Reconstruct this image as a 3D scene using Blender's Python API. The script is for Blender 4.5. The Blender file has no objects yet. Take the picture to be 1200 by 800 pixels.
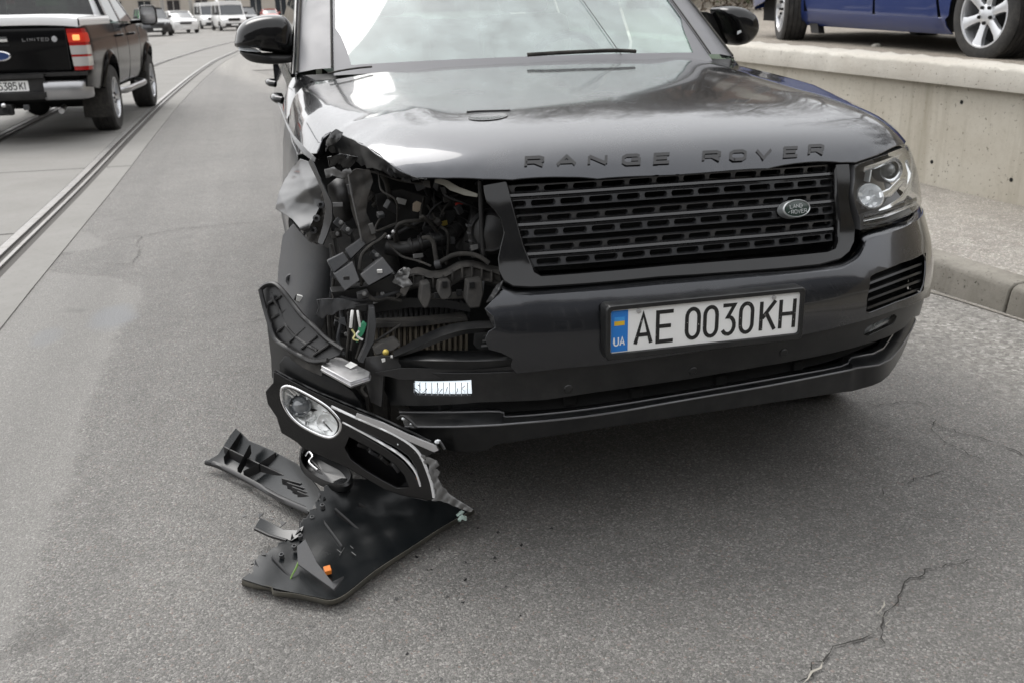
import bpy, math, random
import numpy as np
from mathutils import Vector, Matrix
from mathutils.geometry import delaunay_2d_cdt

random.seed(7)
SC = bpy.context.scene
COL = SC.collection
R = math.radians

# ------------------------------------------------------------------ camera
# World frame = frame of the damaged SUV: x to its left side (right in the photo), y towards its tail, z up, metres.
CAM = np.array([-1.065, -2.217, 1.400])
YAW, PITCH, ROLL, FPX = 0.245, 0.327, -0.023, 1165.4

def cam_axes():
    f = np.array([math.sin(YAW)*math.cos(PITCH), math.cos(YAW)*math.cos(PITCH), -math.sin(PITCH)])
    r0 = np.array([math.cos(YAW), -math.sin(YAW), 0.0]); u0 = np.cross(r0, f)
    r = r0*math.cos(ROLL)+u0*math.sin(ROLL); u = -r0*math.sin(ROLL)+u0*math.cos(ROLL)
    return r, u, f
CR, CU, CF = cam_axes()
cam_data = bpy.data.cameras.new('camera')
cam_data.sensor_width = 36.0
cam_data.lens = FPX/1200*36
cam_data.clip_start = 0.05
cam_data.clip_end = 2000
cam = bpy.data.objects.new('camera', cam_data); COL.objects.link(cam)
cam.matrix_world = Matrix(((CR[0], CU[0], -CF[0], CAM[0]), (CR[1], CU[1], -CF[1], CAM[1]),
                           (CR[2], CU[2], -CF[2], CAM[2]), (0, 0, 0, 1)))
cam_data.dof.use_dof = True
cam_data.dof.focus_distance = 2.45
cam_data.dof.aperture_fstop = 7.0
SC.camera = cam

# ------------------------------------------------------------------ sky, sun, exposure
SUN_EL, SUN_AZ = R(55), R(-25)      # azimuth measured from +y towards +x
world = bpy.data.worlds.new('World'); SC.world = world; world.use_nodes = True
wn = world.node_tree.nodes; wl = world.node_tree.links
bg = wn['Background']
sky = wn.new('ShaderNodeTexSky'); sky.sky_type = 'NISHITA'; sky.sun_disc = False
sky.sun_elevation = SUN_EL; sky.sun_rotation = SUN_AZ
sky.air_density = 1.6; sky.dust_density = 6.0; sky.ozone_density = 1.0
hs = wn.new('ShaderNodeHueSaturation'); hs.inputs['Saturation'].default_value = 0.12
ov = wn.new('ShaderNodeMix'); ov.data_type = 'RGBA'; ov.inputs[0].default_value = .55; ov.inputs[7].default_value = (9.5, 9.6, 9.8, 1)   # even cloud layer over the clear-sky model
wl.new(sky.outputs['Color'], hs.inputs['Color']); wl.new(hs.outputs['Color'], ov.inputs[6]); wl.new(ov.outputs[2], bg.inputs['Color'])
bg.inputs['Strength'].default_value = 0.11
sun_d = bpy.data.lights.new('sun', 'SUN'); sun_d.energy = 0.7; sun_d.angle = R(35); sun_d.color = (1, 0.97, 0.93)
sun = bpy.data.objects.new('sun', sun_d); COL.objects.link(sun)
sdir = Vector((math.sin(SUN_AZ)*math.cos(SUN_EL), math.cos(SUN_AZ)*math.cos(SUN_EL), math.sin(SUN_EL)))
sun.rotation_euler = sdir.to_track_quat('Z', 'Y').to_euler()
SC.view_settings.view_transform = 'Standard'
SC.view_settings.look = 'None'
SC.view_settings.exposure = 0.97
SC.view_settings.gamma = 1.0
SC.cycles.use_denoising = True
SC.cycles.max_bounces = 8

# ------------------------------------------------------------------ pixel helpers (photo pixels -> points at a chosen real distance)
def rays(p):
    p = np.atleast_2d(np.asarray(p, float))
    d = CF + CR*((p[:, :1]-600)/FPX) - CU*((p[:, 1:2]-400)/FPX)
    return d/np.linalg.norm(d, axis=1, keepdims=True)
def _on(p, ax, v):
    d = rays(p); v = np.asarray(v, float).reshape(-1) if np.ndim(v) else v
    t = (v-CAM[ax])/d[:, ax]
    return CAM + d*t[:, None]
def PX(p, v): return _on(p, 0, v)
def PY(p, v): return _on(p, 1, v)
def PZ(p, v): return _on(p, 2, v)
def P3(pts):                      # [(px, py, Y), ...]
    a = np.asarray(pts, float); return PY(a[:, :2], a[:, 2])

# ------------------------------------------------------------------ mesh helpers
def tag(o, label=None, cat=None, group=None, kind=None):
    for k, v in (('label', label), ('category', cat), ('group', group), ('kind', kind)):
        if v: o[k] = v
    return o
def empty(name, loc, rz=0, **kw):
    o = bpy.data.objects.new(name, None); COL.objects.link(o)
    o.location = loc; o.rotation_euler = (0, 0, rz); o.empty_display_size = 0.1
    return tag(o, **kw)

class MB:
    def __init__(s): s.v = []; s.f = []
    def add(s, vs, fs):
        b = len(s.v); s.v += [tuple(map(float, q)) for q in vs]; s.f += [tuple(b+i for i in f) for f in fs]; return s
    def box(s, c, size, rot=None):
        hx, hy, hz = [q/2 for q in size]
        vs = [Vector((x, y, z)) for x in (-hx, hx) for y in (-hy, hy) for z in (-hz, hz)]
        if rot is not None:
            m = rot if isinstance(rot, Matrix) else Matrix.Rotation(rot[2], 3, 'Z') @ Matrix.Rotation(rot[1], 3, 'Y') @ Matrix.Rotation(rot[0], 3, 'X')
            vs = [m @ q for q in vs]
        vs = [q+Vector(c) for q in vs]
        return s.add(vs, [(0, 1, 3, 2), (4, 6, 7, 5), (0, 4, 5, 1), (2, 3, 7, 6), (0, 2, 6, 4), (1, 5, 7, 3)])
    def prism(s, pts, ext):
        pts = [np.array(p, float) for p in pts]; e = np.array(ext, float); n = len(pts)
        s.add(pts+[p+e for p in pts], [tuple(range(n)), tuple(range(2*n-1, n-1, -1))]+[(i, (i+1) % n, n+(i+1) % n, n+i)[::-1] for i in range(n)])
        return s
    def tube(s, path, r, n=8, cap=True):
        P = [Vector(p) for p in path]; k = len(P)
        rr = r if hasattr(r, '__len__') else [r]*k
        up = Vector((0.13, 0.21, 0.97)); vs = []
        for i in range(k):
            t = (P[min(i+1, k-1)]-P[max(i-1, 0)])
            if t.length < 1e-9: t = Vector((0, 0, 1))
            t.normalize()
            a = up-t*up.dot(t)
            if a.length < 1e-3: a = Vector((1, 0, 0))-t*t.x
            a.normalize(); b = t.cross(a); up = a
            for j in range(n):
                q = 2*math.pi*j/n; vs.append(P[i]+(a*math.cos(q)+b*math.sin(q))*rr[i])
        fs = [(i*n+j, i*n+(j+1) % n, (i+1)*n+(j+1) % n, (i+1)*n+j) for i in range(k-1) for j in range(n)]
        if cap: fs += [tuple(range(n))[::-1], tuple((k-1)*n+j for j in range(n))]
        return s.add(vs, fs)
    def loft(s, lines, closed=False, caps=False):
        n = len(lines[0]); vs = [p for l in lines for p in l]; fs = []
        for i in range(len(lines)-1):
            for j in range(n if closed else n-1):
                fs.append((i*n+j, i*n+(j+1) % n, (i+1)*n+(j+1) % n, (i+1)*n+j))
        if caps: fs += [tuple(range(n))[::-1], tuple((len(lines)-1)*n+j for j in range(n))]
        return s.add(vs, fs)
    def lathe(s, prof, c, axis, n=32):           # prof: [(radius, along)]
        ax = Vector(axis).normalized(); a = ax.orthogonal().normalized(); b = ax.cross(a); c = Vector(c); vs = []
        for (r, h) in prof:
            for j in range(n):
                q = 2*math.pi*j/n; vs.append(c+ax*h+(a*math.cos(q)+b*math.sin(q))*r)
        k = len(prof)
        return s.add(vs, [(i*n+j, i*n+(j+1) % n, (i+1)*n+(j+1) % n, (i+1)*n+j) for i in range(k-1) for j in range(n)])
    def ball(s, c, rad, n=12, m=8):
        rad = rad if hasattr(rad, '__len__') else (rad,)*3; vs = []
        for i in range(m+1):
            t = math.pi*i/m
            for j in range(n):
                q = 2*math.pi*j/n
                vs.append((c[0]+rad[0]*math.sin(t)*math.cos(q), c[1]+rad[1]*math.sin(t)*math.sin(q), c[2]+rad[2]*math.cos(t)))
        return s.add(vs, [(i*n+j, (i+1)*n+j, (i+1)*n+(j+1) % n, i*n+(j+1) % n) for i in range(m) for j in range(n)])
    def build(s, name, mat, parent=None, smooth=35, bevel=0, seg=2, weld=False, fix=True, subsurf=0, **kw):
        me = bpy.data.meshes.new(name); me.from_pydata(s.v, [], s.f); me.update()
        if fix or weld:
            import bmesh
            bm = bmesh.new(); bm.from_mesh(me)
            if weld: bmesh.ops.remove_doubles(bm, verts=bm.verts, dist=1e-5)
            bmesh.ops.recalc_face_normals(bm, faces=bm.faces)
            bm.to_mesh(me); bm.free()
        if smooth:
            me.polygons.foreach_set('use_smooth', [True]*len(me.polygons))
            me.set_sharp_from_angle(angle=R(smooth))
        o = bpy.data.objects.new(name, me); COL.objects.link(o)
        for m in (mat if isinstance(mat, (list, tuple)) else [mat]): me.materials.append(m)
        if subsurf:
            b = o.modifiers.new('sub', 'SUBSURF'); b.levels = subsurf; b.render_levels = subsurf
        if bevel:
            b = o.modifiers.new('bevel', 'BEVEL'); b.width = bevel; b.segments = seg; b.limit_method = 'ANGLE'; b.angle_limit = R(30)
        if parent is not None:
            o.parent = parent; o.matrix_parent_inverse = world_matrix(parent).inverted()
        return tag(o, **kw)
def world_matrix(o):
    m = o.matrix_basis.copy(); p = o
    while p.parent is not None:
        m = p.parent.matrix_basis @ p.matrix_parent_inverse @ m; p = p.parent
    return m

def dens(pts, sp, closed=True):
    out = []; n = len(pts)
    for i in range(n if closed else n-1):
        a = np.array(pts[i], float); b = np.array(pts[(i+1) % n], float)
        k = max(1, int(np.linalg.norm(b-a)/sp))
        for j in range(k): out.append(a+(b-a)*j/k)
    if not closed: out.append(np.array(pts[-1], float))
    return np.array(out)
def smoothline(pts, k=6, closed=False):           # Catmull-Rom through pts
    p = np.asarray(pts, float); n = len(p); out = []
    for i in range(n if closed else n-1):
        if closed: a, b, c, d = p[(i-1) % n], p[i], p[(i+1) % n], p[(i+2) % n]
        else: a, b, c, d = p[max(i-1, 0)], p[i], p[i+1], p[min(i+2, n-1)]
        for j in range(k):
            t = j/k
            out.append(0.5*((2*b)+(-a+c)*t+(2*a-5*b+4*c-d)*t*t+(-a+3*b-3*c+d)*t**3))
    if not closed: out.append(p[-1])
    return np.array(out)
def inpoly(q, poly):
    x, y = q[:, 0], q[:, 1]; r = np.zeros(len(q), bool); n = len(poly)
    for i in range(n):
        x1, y1 = poly[i]; x2, y2 = poly[(i+1) % n]
        if y1 == y2: continue
        c = ((y1 > y) != (y2 > y)) & (x < (x2-x1)*(y-y1)/(y2-y1)+x1); r ^= c
    return r

def panel(name, outline, proj, sp, thick, mat, parent, holes=(), normal=None, warp=None, edge=0.0, seed=0, bspace=None, **kw):
    """Sheet with real thickness: 2-D outline (with holes) triangulated, carried onto a surface by proj(ab)->xyz, then given a back and a rim."""
    loops = [dens(outline, bspace or sp)]+[dens(h, bspace or sp) for h in holes]
    pts = []; ed = []
    for l in loops:
        b = len(pts); pts += [tuple(q) for q in l]; ed += [(b+i, b+(i+1) % len(l)) for i in range(len(l))]
    lo = loops[0].min(0); hi = loops[0].max(0)
    gx, gy = np.meshgrid(np.arange(lo[0]+sp*.5, hi[0], sp), np.arange(lo[1]+sp*.5, hi[1], sp*.9))
    gx[1::2] += sp*.5
    g = np.stack([gx.ravel(), gy.ravel()], 1)
    m = inpoly(g, loops[0])
    for h in loops[1:]: m &= ~inpoly(g, h)
    allb = np.array(pts); g = g[m]
    if len(g):
        dmin = np.array([np.min(((allb-q)**2).sum(1)) for q in g]); g = g[dmin > (sp*.45)**2]
    pts2 = [Vector(q) for q in pts]+[Vector(q) for q in g]
    v2, e2, f2 = delaunay_2d_cdt(pts2, ed, [], 0, 1e-7)[:3]
    v2 = np.array([tuple(q) for q in v2]); cen = np.array([v2[list(f)].mean(0) for f in f2])
    ok = inpoly(cen, loops[0])
    for h in loops[1:]: ok &= ~inpoly(cen, h)
    f2 = [f for f, o in zip(f2, ok) if o]
    used = sorted({i for f in f2 for i in f}); mp = {i: k for k, i in enumerate(used)}
    v2 = v2[used]; f2 = [tuple(mp[i] for i in f) for f in f2]
    P = proj(v2)
    if warp is not None: P = warp(P)
    # vertex normals
    n = np.zeros_like(P)
    if normal is not None: n = normal(P)
    else:
        for f in f2:
            fn = np.cross(P[f[1]]-P[f[0]], P[f[2]]-P[f[0]])
            for i in f: n[i] += fn
        n /= np.linalg.norm(n, axis=1, keepdims=True)+1e-12
    # face orientation along n
    fs = []
    for f in f2:
        fn = np.cross(P[f[1]]-P[f[0]], P[f[2]]-P[f[0]])
        fs.append(f if fn @ (n[f[0]]+n[f[1]]+n[f[2]]) > 0 else f[::-1])
    cnt = {}
    for f in fs:
        for i in range(3): cnt[(f[i], f[(i+1) % 3])] = 1
    be = [e for e in cnt if (e[1], e[0]) not in cnt]
    N = len(P); B = P-n*thick
    V = list(P)+list(B); NV = list(n)+list(-n); F = list(fs)+[tuple(i+N for i in f[::-1]) for f in fs]
    bv = sorted({i for e in be for i in e}); ra = {}; rb = {}
    out = {i: np.zeros(3) for i in bv}
    for (a, b) in be:
        t = P[b]-P[a]; o = np.cross(t, n[a]); o /= np.linalg.norm(o)+1e-12; out[a] += o; out[b] += o
    for i in bv:
        o = out[i]/(np.linalg.norm(out[i])+1e-12)
        ra[i] = len(V); V.append(P[i]-n[i]*edge*.6+o*edge*.6); NV.append(o*.8+n[i]*.6 if edge else o)
        rb[i] = len(V); V.append(B[i]+o*edge*.6); NV.append(o)
    for (a, b) in be:
        F.append((b, a, ra[a], ra[b])) if edge else None
        F.append((ra[b], ra[a], rb[a], rb[b])); F.append((rb[b], rb[a], a+N, b+N))
    if not edge:
        pass
    me = bpy.data.meshes.new(name); me.from_pydata([tuple(map(float, q)) for q in V], [], F); me.update()
    me.polygons.foreach_set('use_smooth', [True]*len(me.polygons))
    me.normals_split_custom_set_from_vertices([tuple(map(float, q/(np.linalg.norm(q)+1e-12))) for q in NV])
    o = bpy.data.objects.new(name, me); COL.objects.link(o)
    for m_ in (mat if isinstance(mat, (list, tuple)) else [mat]): me.materials.append(m_)
    if parent is not None:
        o.parent = parent; o.matrix_parent_inverse = world_matrix(parent).inverted()
    return tag(o, **kw)

# stroke lettering: real raised letters from polylines, unit box 0..1 x 0..1
def arc(cx, cy, rx, ry, a0, a1, n=10): return [(cx+rx*math.cos(R(a0+(a1-a0)*i/n)), cy+ry*math.sin(R(a0+(a1-a0)*i/n))) for i in range(n+1)]
GL = {
 'A': [[(0, 0), (.5, 1), (1, 0)], [(.2, .3), (.8, .3)]],
 'E': [[(1, 1), (0, 1), (0, 0), (1, 0)], [(0, .52), (.85, .52)]],
 '0': [arc(.5, .72, .5, .28, 0, 180)+arc(.5, .28, .5, .28, 180, 360)+[(1, .72)]],
 'O': [[(.2, 0), (.8, 0), (1, .2), (1, .8), (.8, 1), (.2, 1), (0, .8), (0, .2), (.2, 0), (.3, 0)]],
 '3': [[(0, 1), (.95, 1), (.42, .6)]+arc(.45, .3, .52, .3, 80, -150)],
 'K': [[(0, 0), (0, 1)], [(1, 1), (.08, .42)], [(.34, .62), (1, 0)]],
 'H': [[(0, 0), (0, 1)], [(1, 0), (1, 1)], [(0, .5), (1, .5)]],
 'R': [[(0, 0), (0, 1), (.8, 1), (1, .85), (1, .6), (.8, .45), (0, .45)], [(.5, .45), (1, 0)]],
 'N': [[(0, 0), (0, 1)], [(0, .97), (1, .03)], [(1, 0), (1, 1)]],
 'G': [[(1, .85), (.82, 1), (.2, 1), (0, .8), (0, .2), (.2, 0), (1, 0), (1, .5), (.5, .5)]],
 'V': [[(0, 1), (.5, 0), (1, 1)]],
 'U': [[(0, 1), (0, .3)]+arc(.5, .3, .5, .3, 180, 360)+[(1, 1)]],
 'L': [[(0, 1), (0, 0), (1, 0)]],
 'D': [[(0, 0), (0, 1), (.6, 1)]+arc(.55, .5, .45, .5, 90, -90)+[(0, 0)]],
 '5': [[(.95, 1), (.1, 1), (.02, .55)]+arc(.48, .32, .5, .32, 120, -150)],
 '8': [arc(.5, .75, .44, .25, -90, 270, 14), arc(.5, .25, .5, .25, -90, 270, 14)],
 'I': [[(.5, 0), (.5, 1)]], '1': [[(.1, .75), (.6, 1), (.6, 0)]],
 'M': [[(0, 0), (0, 1), (.5, .3), (1, 1), (1, 0)]], 'T': [[(0, 1), (1, 1)], [(.5, 1), (.5, 0)]],
 'F': [[(0, 0), (0, 1), (1, 1)], [(0, .52), (.8, .52)]],
}
def strokes(mb, polys, f, w, th, base=0.0):
    """polys: polylines in metres (u,v); f(u,v,d)->xyz, d = height over the carrier."""
    for k, pl in enumerate(polys):
        p = np.array(pl, float); n = len(p); L = []; Rr = []
        closed = np.linalg.norm(p[0]-p[-1]) < 1e-6 and n > 3
        for i in range(n):
            if closed and i in (0, n-1): t0 = p[-1]-p[-2]; t1 = p[1]-p[0]
            else: t0 = p[i]-p[max(i-1, 0)]; t1 = p[min(i+1, n-1)]-p[i]
            if i == 0 and not closed: t0 = t1
            if i == n-1 and not closed: t1 = t0
            t0 = t0/(np.linalg.norm(t0)+1e-12); t1 = t1/(np.linalg.norm(t1)+1e-12)
            t = t0+t1; t /= np.linalg.norm(t)+1e-12
            nn = np.array([-t[1], t[0]]); sc = min(1.8, 1/max(.3, abs(nn @ np.array([-t1[1], t1[0]]))))
            L.append(p[i]+nn*w/2*sc); Rr.append(p[i]-nn*w/2*sc)
        d1 = base+th+k*.00015
        rows = []
        for i in range(n): rows.append([f(*L[i], base), f(*L[i], d1), f(*Rr[i], d1), f(*Rr[i], base)])
        mb.loft(rows, caps=True)
    return mb
def word_polys(text, h, wid, gap, ox, oy, space=None):
    out = []; x = ox
    for ch in text:
        if ch == ' ': x += space or wid; continue
        wch = wid*(wid_mul.get(ch, 1))
        out.append((ch, [[(x+a*wch, oy+b*h) for a, b in s] for s in GL[ch]])); x += wch+gap
    return out
wid_mul = {'I': .4}

# ------------------------------------------------------------------ materials
def mat(name, base=(.5, .5, .5), rough=.5, metal=0.0, coat=0.0, coat_rough=.05, spec=.5, trans=0, emit=None, estr=0, alpha=None, ior=1.5):
    m = bpy.data.materials.new(name); m.use_nodes = True
    b = m.node_tree.nodes['Principled BSDF']
    b.inputs['Base Color'].default_value = (*base, 1); b.inputs['Roughness'].default_value = rough
    b.inputs['Metallic'].default_value = metal; b.inputs['Coat Weight'].default_value = coat
    b.inputs['Coat Roughness'].default_value = coat_rough; b.inputs['Specular IOR Level'].default_value = spec
    b.inputs['Transmission Weight'].default_value = trans; b.inputs['IOR'].default_value = ior
    if emit: b.inputs['Emission Color'].default_value = (*emit, 1); b.inputs['Emission Strength'].default_value = estr
    return m
def nodes(m): return m.node_tree.nodes, m.node_tree.links, m.node_tree.nodes['Principled BSDF']
def noise(m, scale, detail=6, rough=.6, coord='Object', dist=0, mapscale=None, loc=None):
    n, l, b = nodes(m)
    tc = n.new('ShaderNodeTexCoord'); t = n.new('ShaderNodeTexNoise')
    t.inputs['Scale'].default_value = scale; t.inputs['Detail'].default_value = detail; t.inputs['Roughness'].default_value = rough
    t.inputs['Distortion'].default_value = dist
    src = tc.outputs[coord]
    if mapscale or loc:
        mp = n.new('ShaderNodeMapping')
        if mapscale: mp.inputs['Scale'].default_value = mapscale
        if loc: mp.inputs['Location'].default_value = loc
        l.new(src, mp.inputs['Vector']); src = mp.outputs['Vector']
    l.new(src, t.inputs['Vector']); return t.outputs['Fac']
def ramp(m, fac, stops, interp='LINEAR'):
    n, l, b = nodes(m); r = n.new('ShaderNodeValToRGB'); r.color_ramp.interpolation = interp
    e = r.color_ramp.elements
    while len(e) < len(stops): e.new(.5)
    for i, (p, c) in enumerate(stops):
        e[i].position = p; e[i].color = (*c, 1) if hasattr(c, '__len__') else (c, c, c, 1)
    l.new(fac, r.inputs['Fac']); return r.outputs['Color']
def mixc(m, fac, a, b_, mode='MIX'):
    n, l, b = nodes(m); x = n.new('ShaderNodeMix'); x.data_type = 'RGBA'; x.blend_type = mode
    for s, v in ((x.inputs[0], fac), (x.inputs[6], a), (x.inputs[7], b_)):
        if isinstance(v, (int, float)): s.default_value = v
        elif isinstance(v, tuple): s.default_value = (*v, 1)
        else: l.new(v, s)
    return x.outputs[2]
def math_(m, op, a, b_=None, clamp=False):
    n, l, b = nodes(m); x = n.new('ShaderNodeMath'); x.operation = op; x.use_clamp = clamp
    for s, v in ((x.inputs[0], a), (x.inputs[1], b_)):
        if v is None: continue
        if isinstance(v, (int, float)): s.default_value = v
        else: l.new(v, s)
    return x.outputs[0]
def setin(m, name, out): n, l, b = nodes(m); l.new(out, b.inputs[name])
def bump(m, height, strength=.3, dist=.002):
    n, l, b = nodes(m); x = n.new('ShaderNodeBump'); x.inputs['Strength'].default_value = strength; x.inputs['Distance'].default_value = dist
    l.new(height, x.inputs['Height']); l.new(x.outputs['Normal'], b.inputs['Normal'])

def dusty(name, base, rough, dust=(.20, .19, .17), amount=.35, metal=0.0, coat=0.0, scale=9, coat_rough=.06, fine=120):
    m = mat(name, base, rough, metal, coat, coat_rough)
    f1 = noise(m, scale, 8, .65); f2 = noise(m, fine, 4, .6)
    d = math_(m, 'MULTIPLY', ramp(m, f1, [(.35, 0.0), (.75, 1.0)]), math_(m, 'ADD', math_(m, 'MULTIPLY', f2, .9), .35))
    d = math_(m, 'MULTIPLY', d, amount, True)
    setin(m, 'Base Color', mixc(m, d, base, dust))
    setin(m, 'Roughness', math_(m, 'ADD', math_(m, 'MULTIPLY', d, .9), rough, True))
    if coat: setin(m, 'Coat Roughness', math_(m, 'ADD', math_(m, 'MULTIPLY', d, .5), coat_rough, True))
    return m
M = {}
M['amber'] = mat('amber_dull', (.25, .07, .02), .4)
M['paint'] = dusty('suv_paint', (.038, .040, .046), .24, (.16, .155, .145), .075, metal=.96, coat=1.0, scale=5, coat_rough=.045, fine=260)
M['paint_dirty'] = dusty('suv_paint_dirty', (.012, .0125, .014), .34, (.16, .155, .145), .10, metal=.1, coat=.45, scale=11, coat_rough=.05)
M['gloss_black'] = dusty('gloss_black', (.004, .004, .0045), .12, (.14, .13, .12), .04, coat=0, scale=14)
M['plastic'] = dusty('black_plastic', (.010, .010, .011), .42, (.17, .16, .145), .16, scale=12)
M['plastic_grey'] = dusty('dusty_grey_plastic', (.040, .042, .046), .52, (.19, .18, .17), .4, scale=10)
M['plastic_dirty'] = dusty('muddy_plastic', (.022, .021, .020), .65, (.165, .152, .135), .6, scale=16)
M['plastic_sheen'] = dusty('satin_black_plastic', (.0075, .008, .0088), .28, (.15, .145, .135), .12, scale=18)
M['rubber'] = dusty('rubber', (.022, .021, .020), .85, (.13, .12, .105), .6, scale=20)
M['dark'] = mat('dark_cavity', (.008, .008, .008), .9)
M['chrome'] = mat('chrome', (.85, .85, .86), .12, 1.0)
M['alu'] = dusty('aluminium', (.62, .62, .63), .32, (.3, .28, .25), .3, metal=.9, scale=25)
M['alloy'] = mat('alloy_silver', (.62, .63, .65), .3, .7, .5)
M['white_plate'] = dusty('plate_white', (.90, .90, .885), .35, (.5, .47, .42), .06, scale=30)
M['grille'] = dusty('grille_satin_black', (.014, .014, .015), .24, (.15, .14, .13), .08, metal=.2, coat=.7, scale=14, coat_rough=.12)
M['grille_row'] = dusty('grille_row_black', (.040, .041, .044), .36, (.17, .165, .155), .12, metal=.5, coat=.6, scale=14, coat_rough=.15)
M['highlight'] = dusty('edge_highlight', (.13, .13, .135), .3, (.15, .14, .13), .1, scale=14, coat=.5)
M['plate_blue'] = mat('plate_blue', (.02, .20, .62), .35)
M['plate_yellow'] = mat('plate_yellow', (.75, .48, .03), .4)
M['ink'] = mat('plate_ink', (.015, .015, .015), .4)
M['white'] = dusty('white_label', (.75, .75, .73), .5, (.4, .38, .34), .3, scale=40)
M['red_plastic'] = mat('red_plastic', (.5, .03, .02), .4)
M['orange'] = mat('orange_plastic', (.75, .22, .03), .35)
M['green_conn'] = mat('green_connector', (.04, .25, .13), .45)
M['yellow_wire'] = mat('yellow_wire', (.6, .55, .25), .5)
M['brass'] = mat('brass_yellow', (.65, .5, .12), .4, .3)
M['grass'] = mat('grass_blade', (.12, .22, .04), .6)
def glass(name, tint=(.75, .85, .82), f0=.04, dust=.06, rough=.02, dcol=(.5, .5, .48)):
    m = bpy.data.materials.new(name); m.use_nodes = True; n = m.node_tree.nodes; l = m.node_tree.links; n.clear()
    o = n.new('ShaderNodeOutputMaterial'); t = n.new('ShaderNodeBsdfTransparent'); t.inputs[0].default_value = (*tint, 1)
    g = n.new('ShaderNodeBsdfGlossy'); g.inputs['Roughness'].default_value = rough
    d = n.new('ShaderNodeBsdfDiffuse'); d.inputs[0].default_value = (*dcol, 1)
    ge = n.new('ShaderNodeNewGeometry'); dt = n.new('ShaderNodeVectorMath'); dt.operation = 'DOT_PRODUCT'
    l.new(ge.outputs['Incoming'], dt.inputs[0]); l.new(ge.outputs['Normal'], dt.inputs[1])
    def mth(op, a, b_=0.0):
        x = n.new('ShaderNodeMath'); x.operation = op
        for s, v in ((x.inputs[0], a), (x.inputs[1], b_)):
            if isinstance(v, (int, float)): s.default_value = v
            else: l.new(v, s)
        return x.outputs[0]
    fr = mth('ADD', mth('MULTIPLY', mth('POWER', mth('SUBTRACT', 1.0, mth('ABSOLUTE', dt.outputs['Value'])), 5.0), 1-f0), f0)
    m1 = n.new('ShaderNodeMixShader'); m2 = n.new('ShaderNodeMixShader')
    tc = n.new('ShaderNodeTexCoord'); nz = n.new('ShaderNodeTexNoise'); nz.inputs['Scale'].default_value = 9; nz.inputs['Detail'].default_value = 8
    l.new(tc.outputs['Object'], nz.inputs['Vector'])
    l.new(mth('MULTIPLY', nz.outputs['Fac'], dust*2), m1.inputs[0]); l.new(t.outputs[0], m1.inputs[1]); l.new(d.outputs[0], m1.inputs[2])
    l.new(fr, m2.inputs[0]); l.new(m1.outputs[0], m2.inputs[1]); l.new(g.outputs[0], m2.inputs[2])
    l.new(m2.outputs[0], o.inputs[0]); return m
M['windscreen'] = glass('windscreen_glass', (.74, .90, .85), .22, .29, dcol=(.58, .72, .70))  # pale diffuse layer: dust plus a painted share of sky reflection
M['lens'] = glass('clear_lens', (.98, .985, .985), .03, .004)
M['front_glass'] = glass('front_side_glass', (.40, .52, .46), .06, .05)
M['tinted'] = glass('tinted_glass', (.17, .22, .20), .06, .04)
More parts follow.
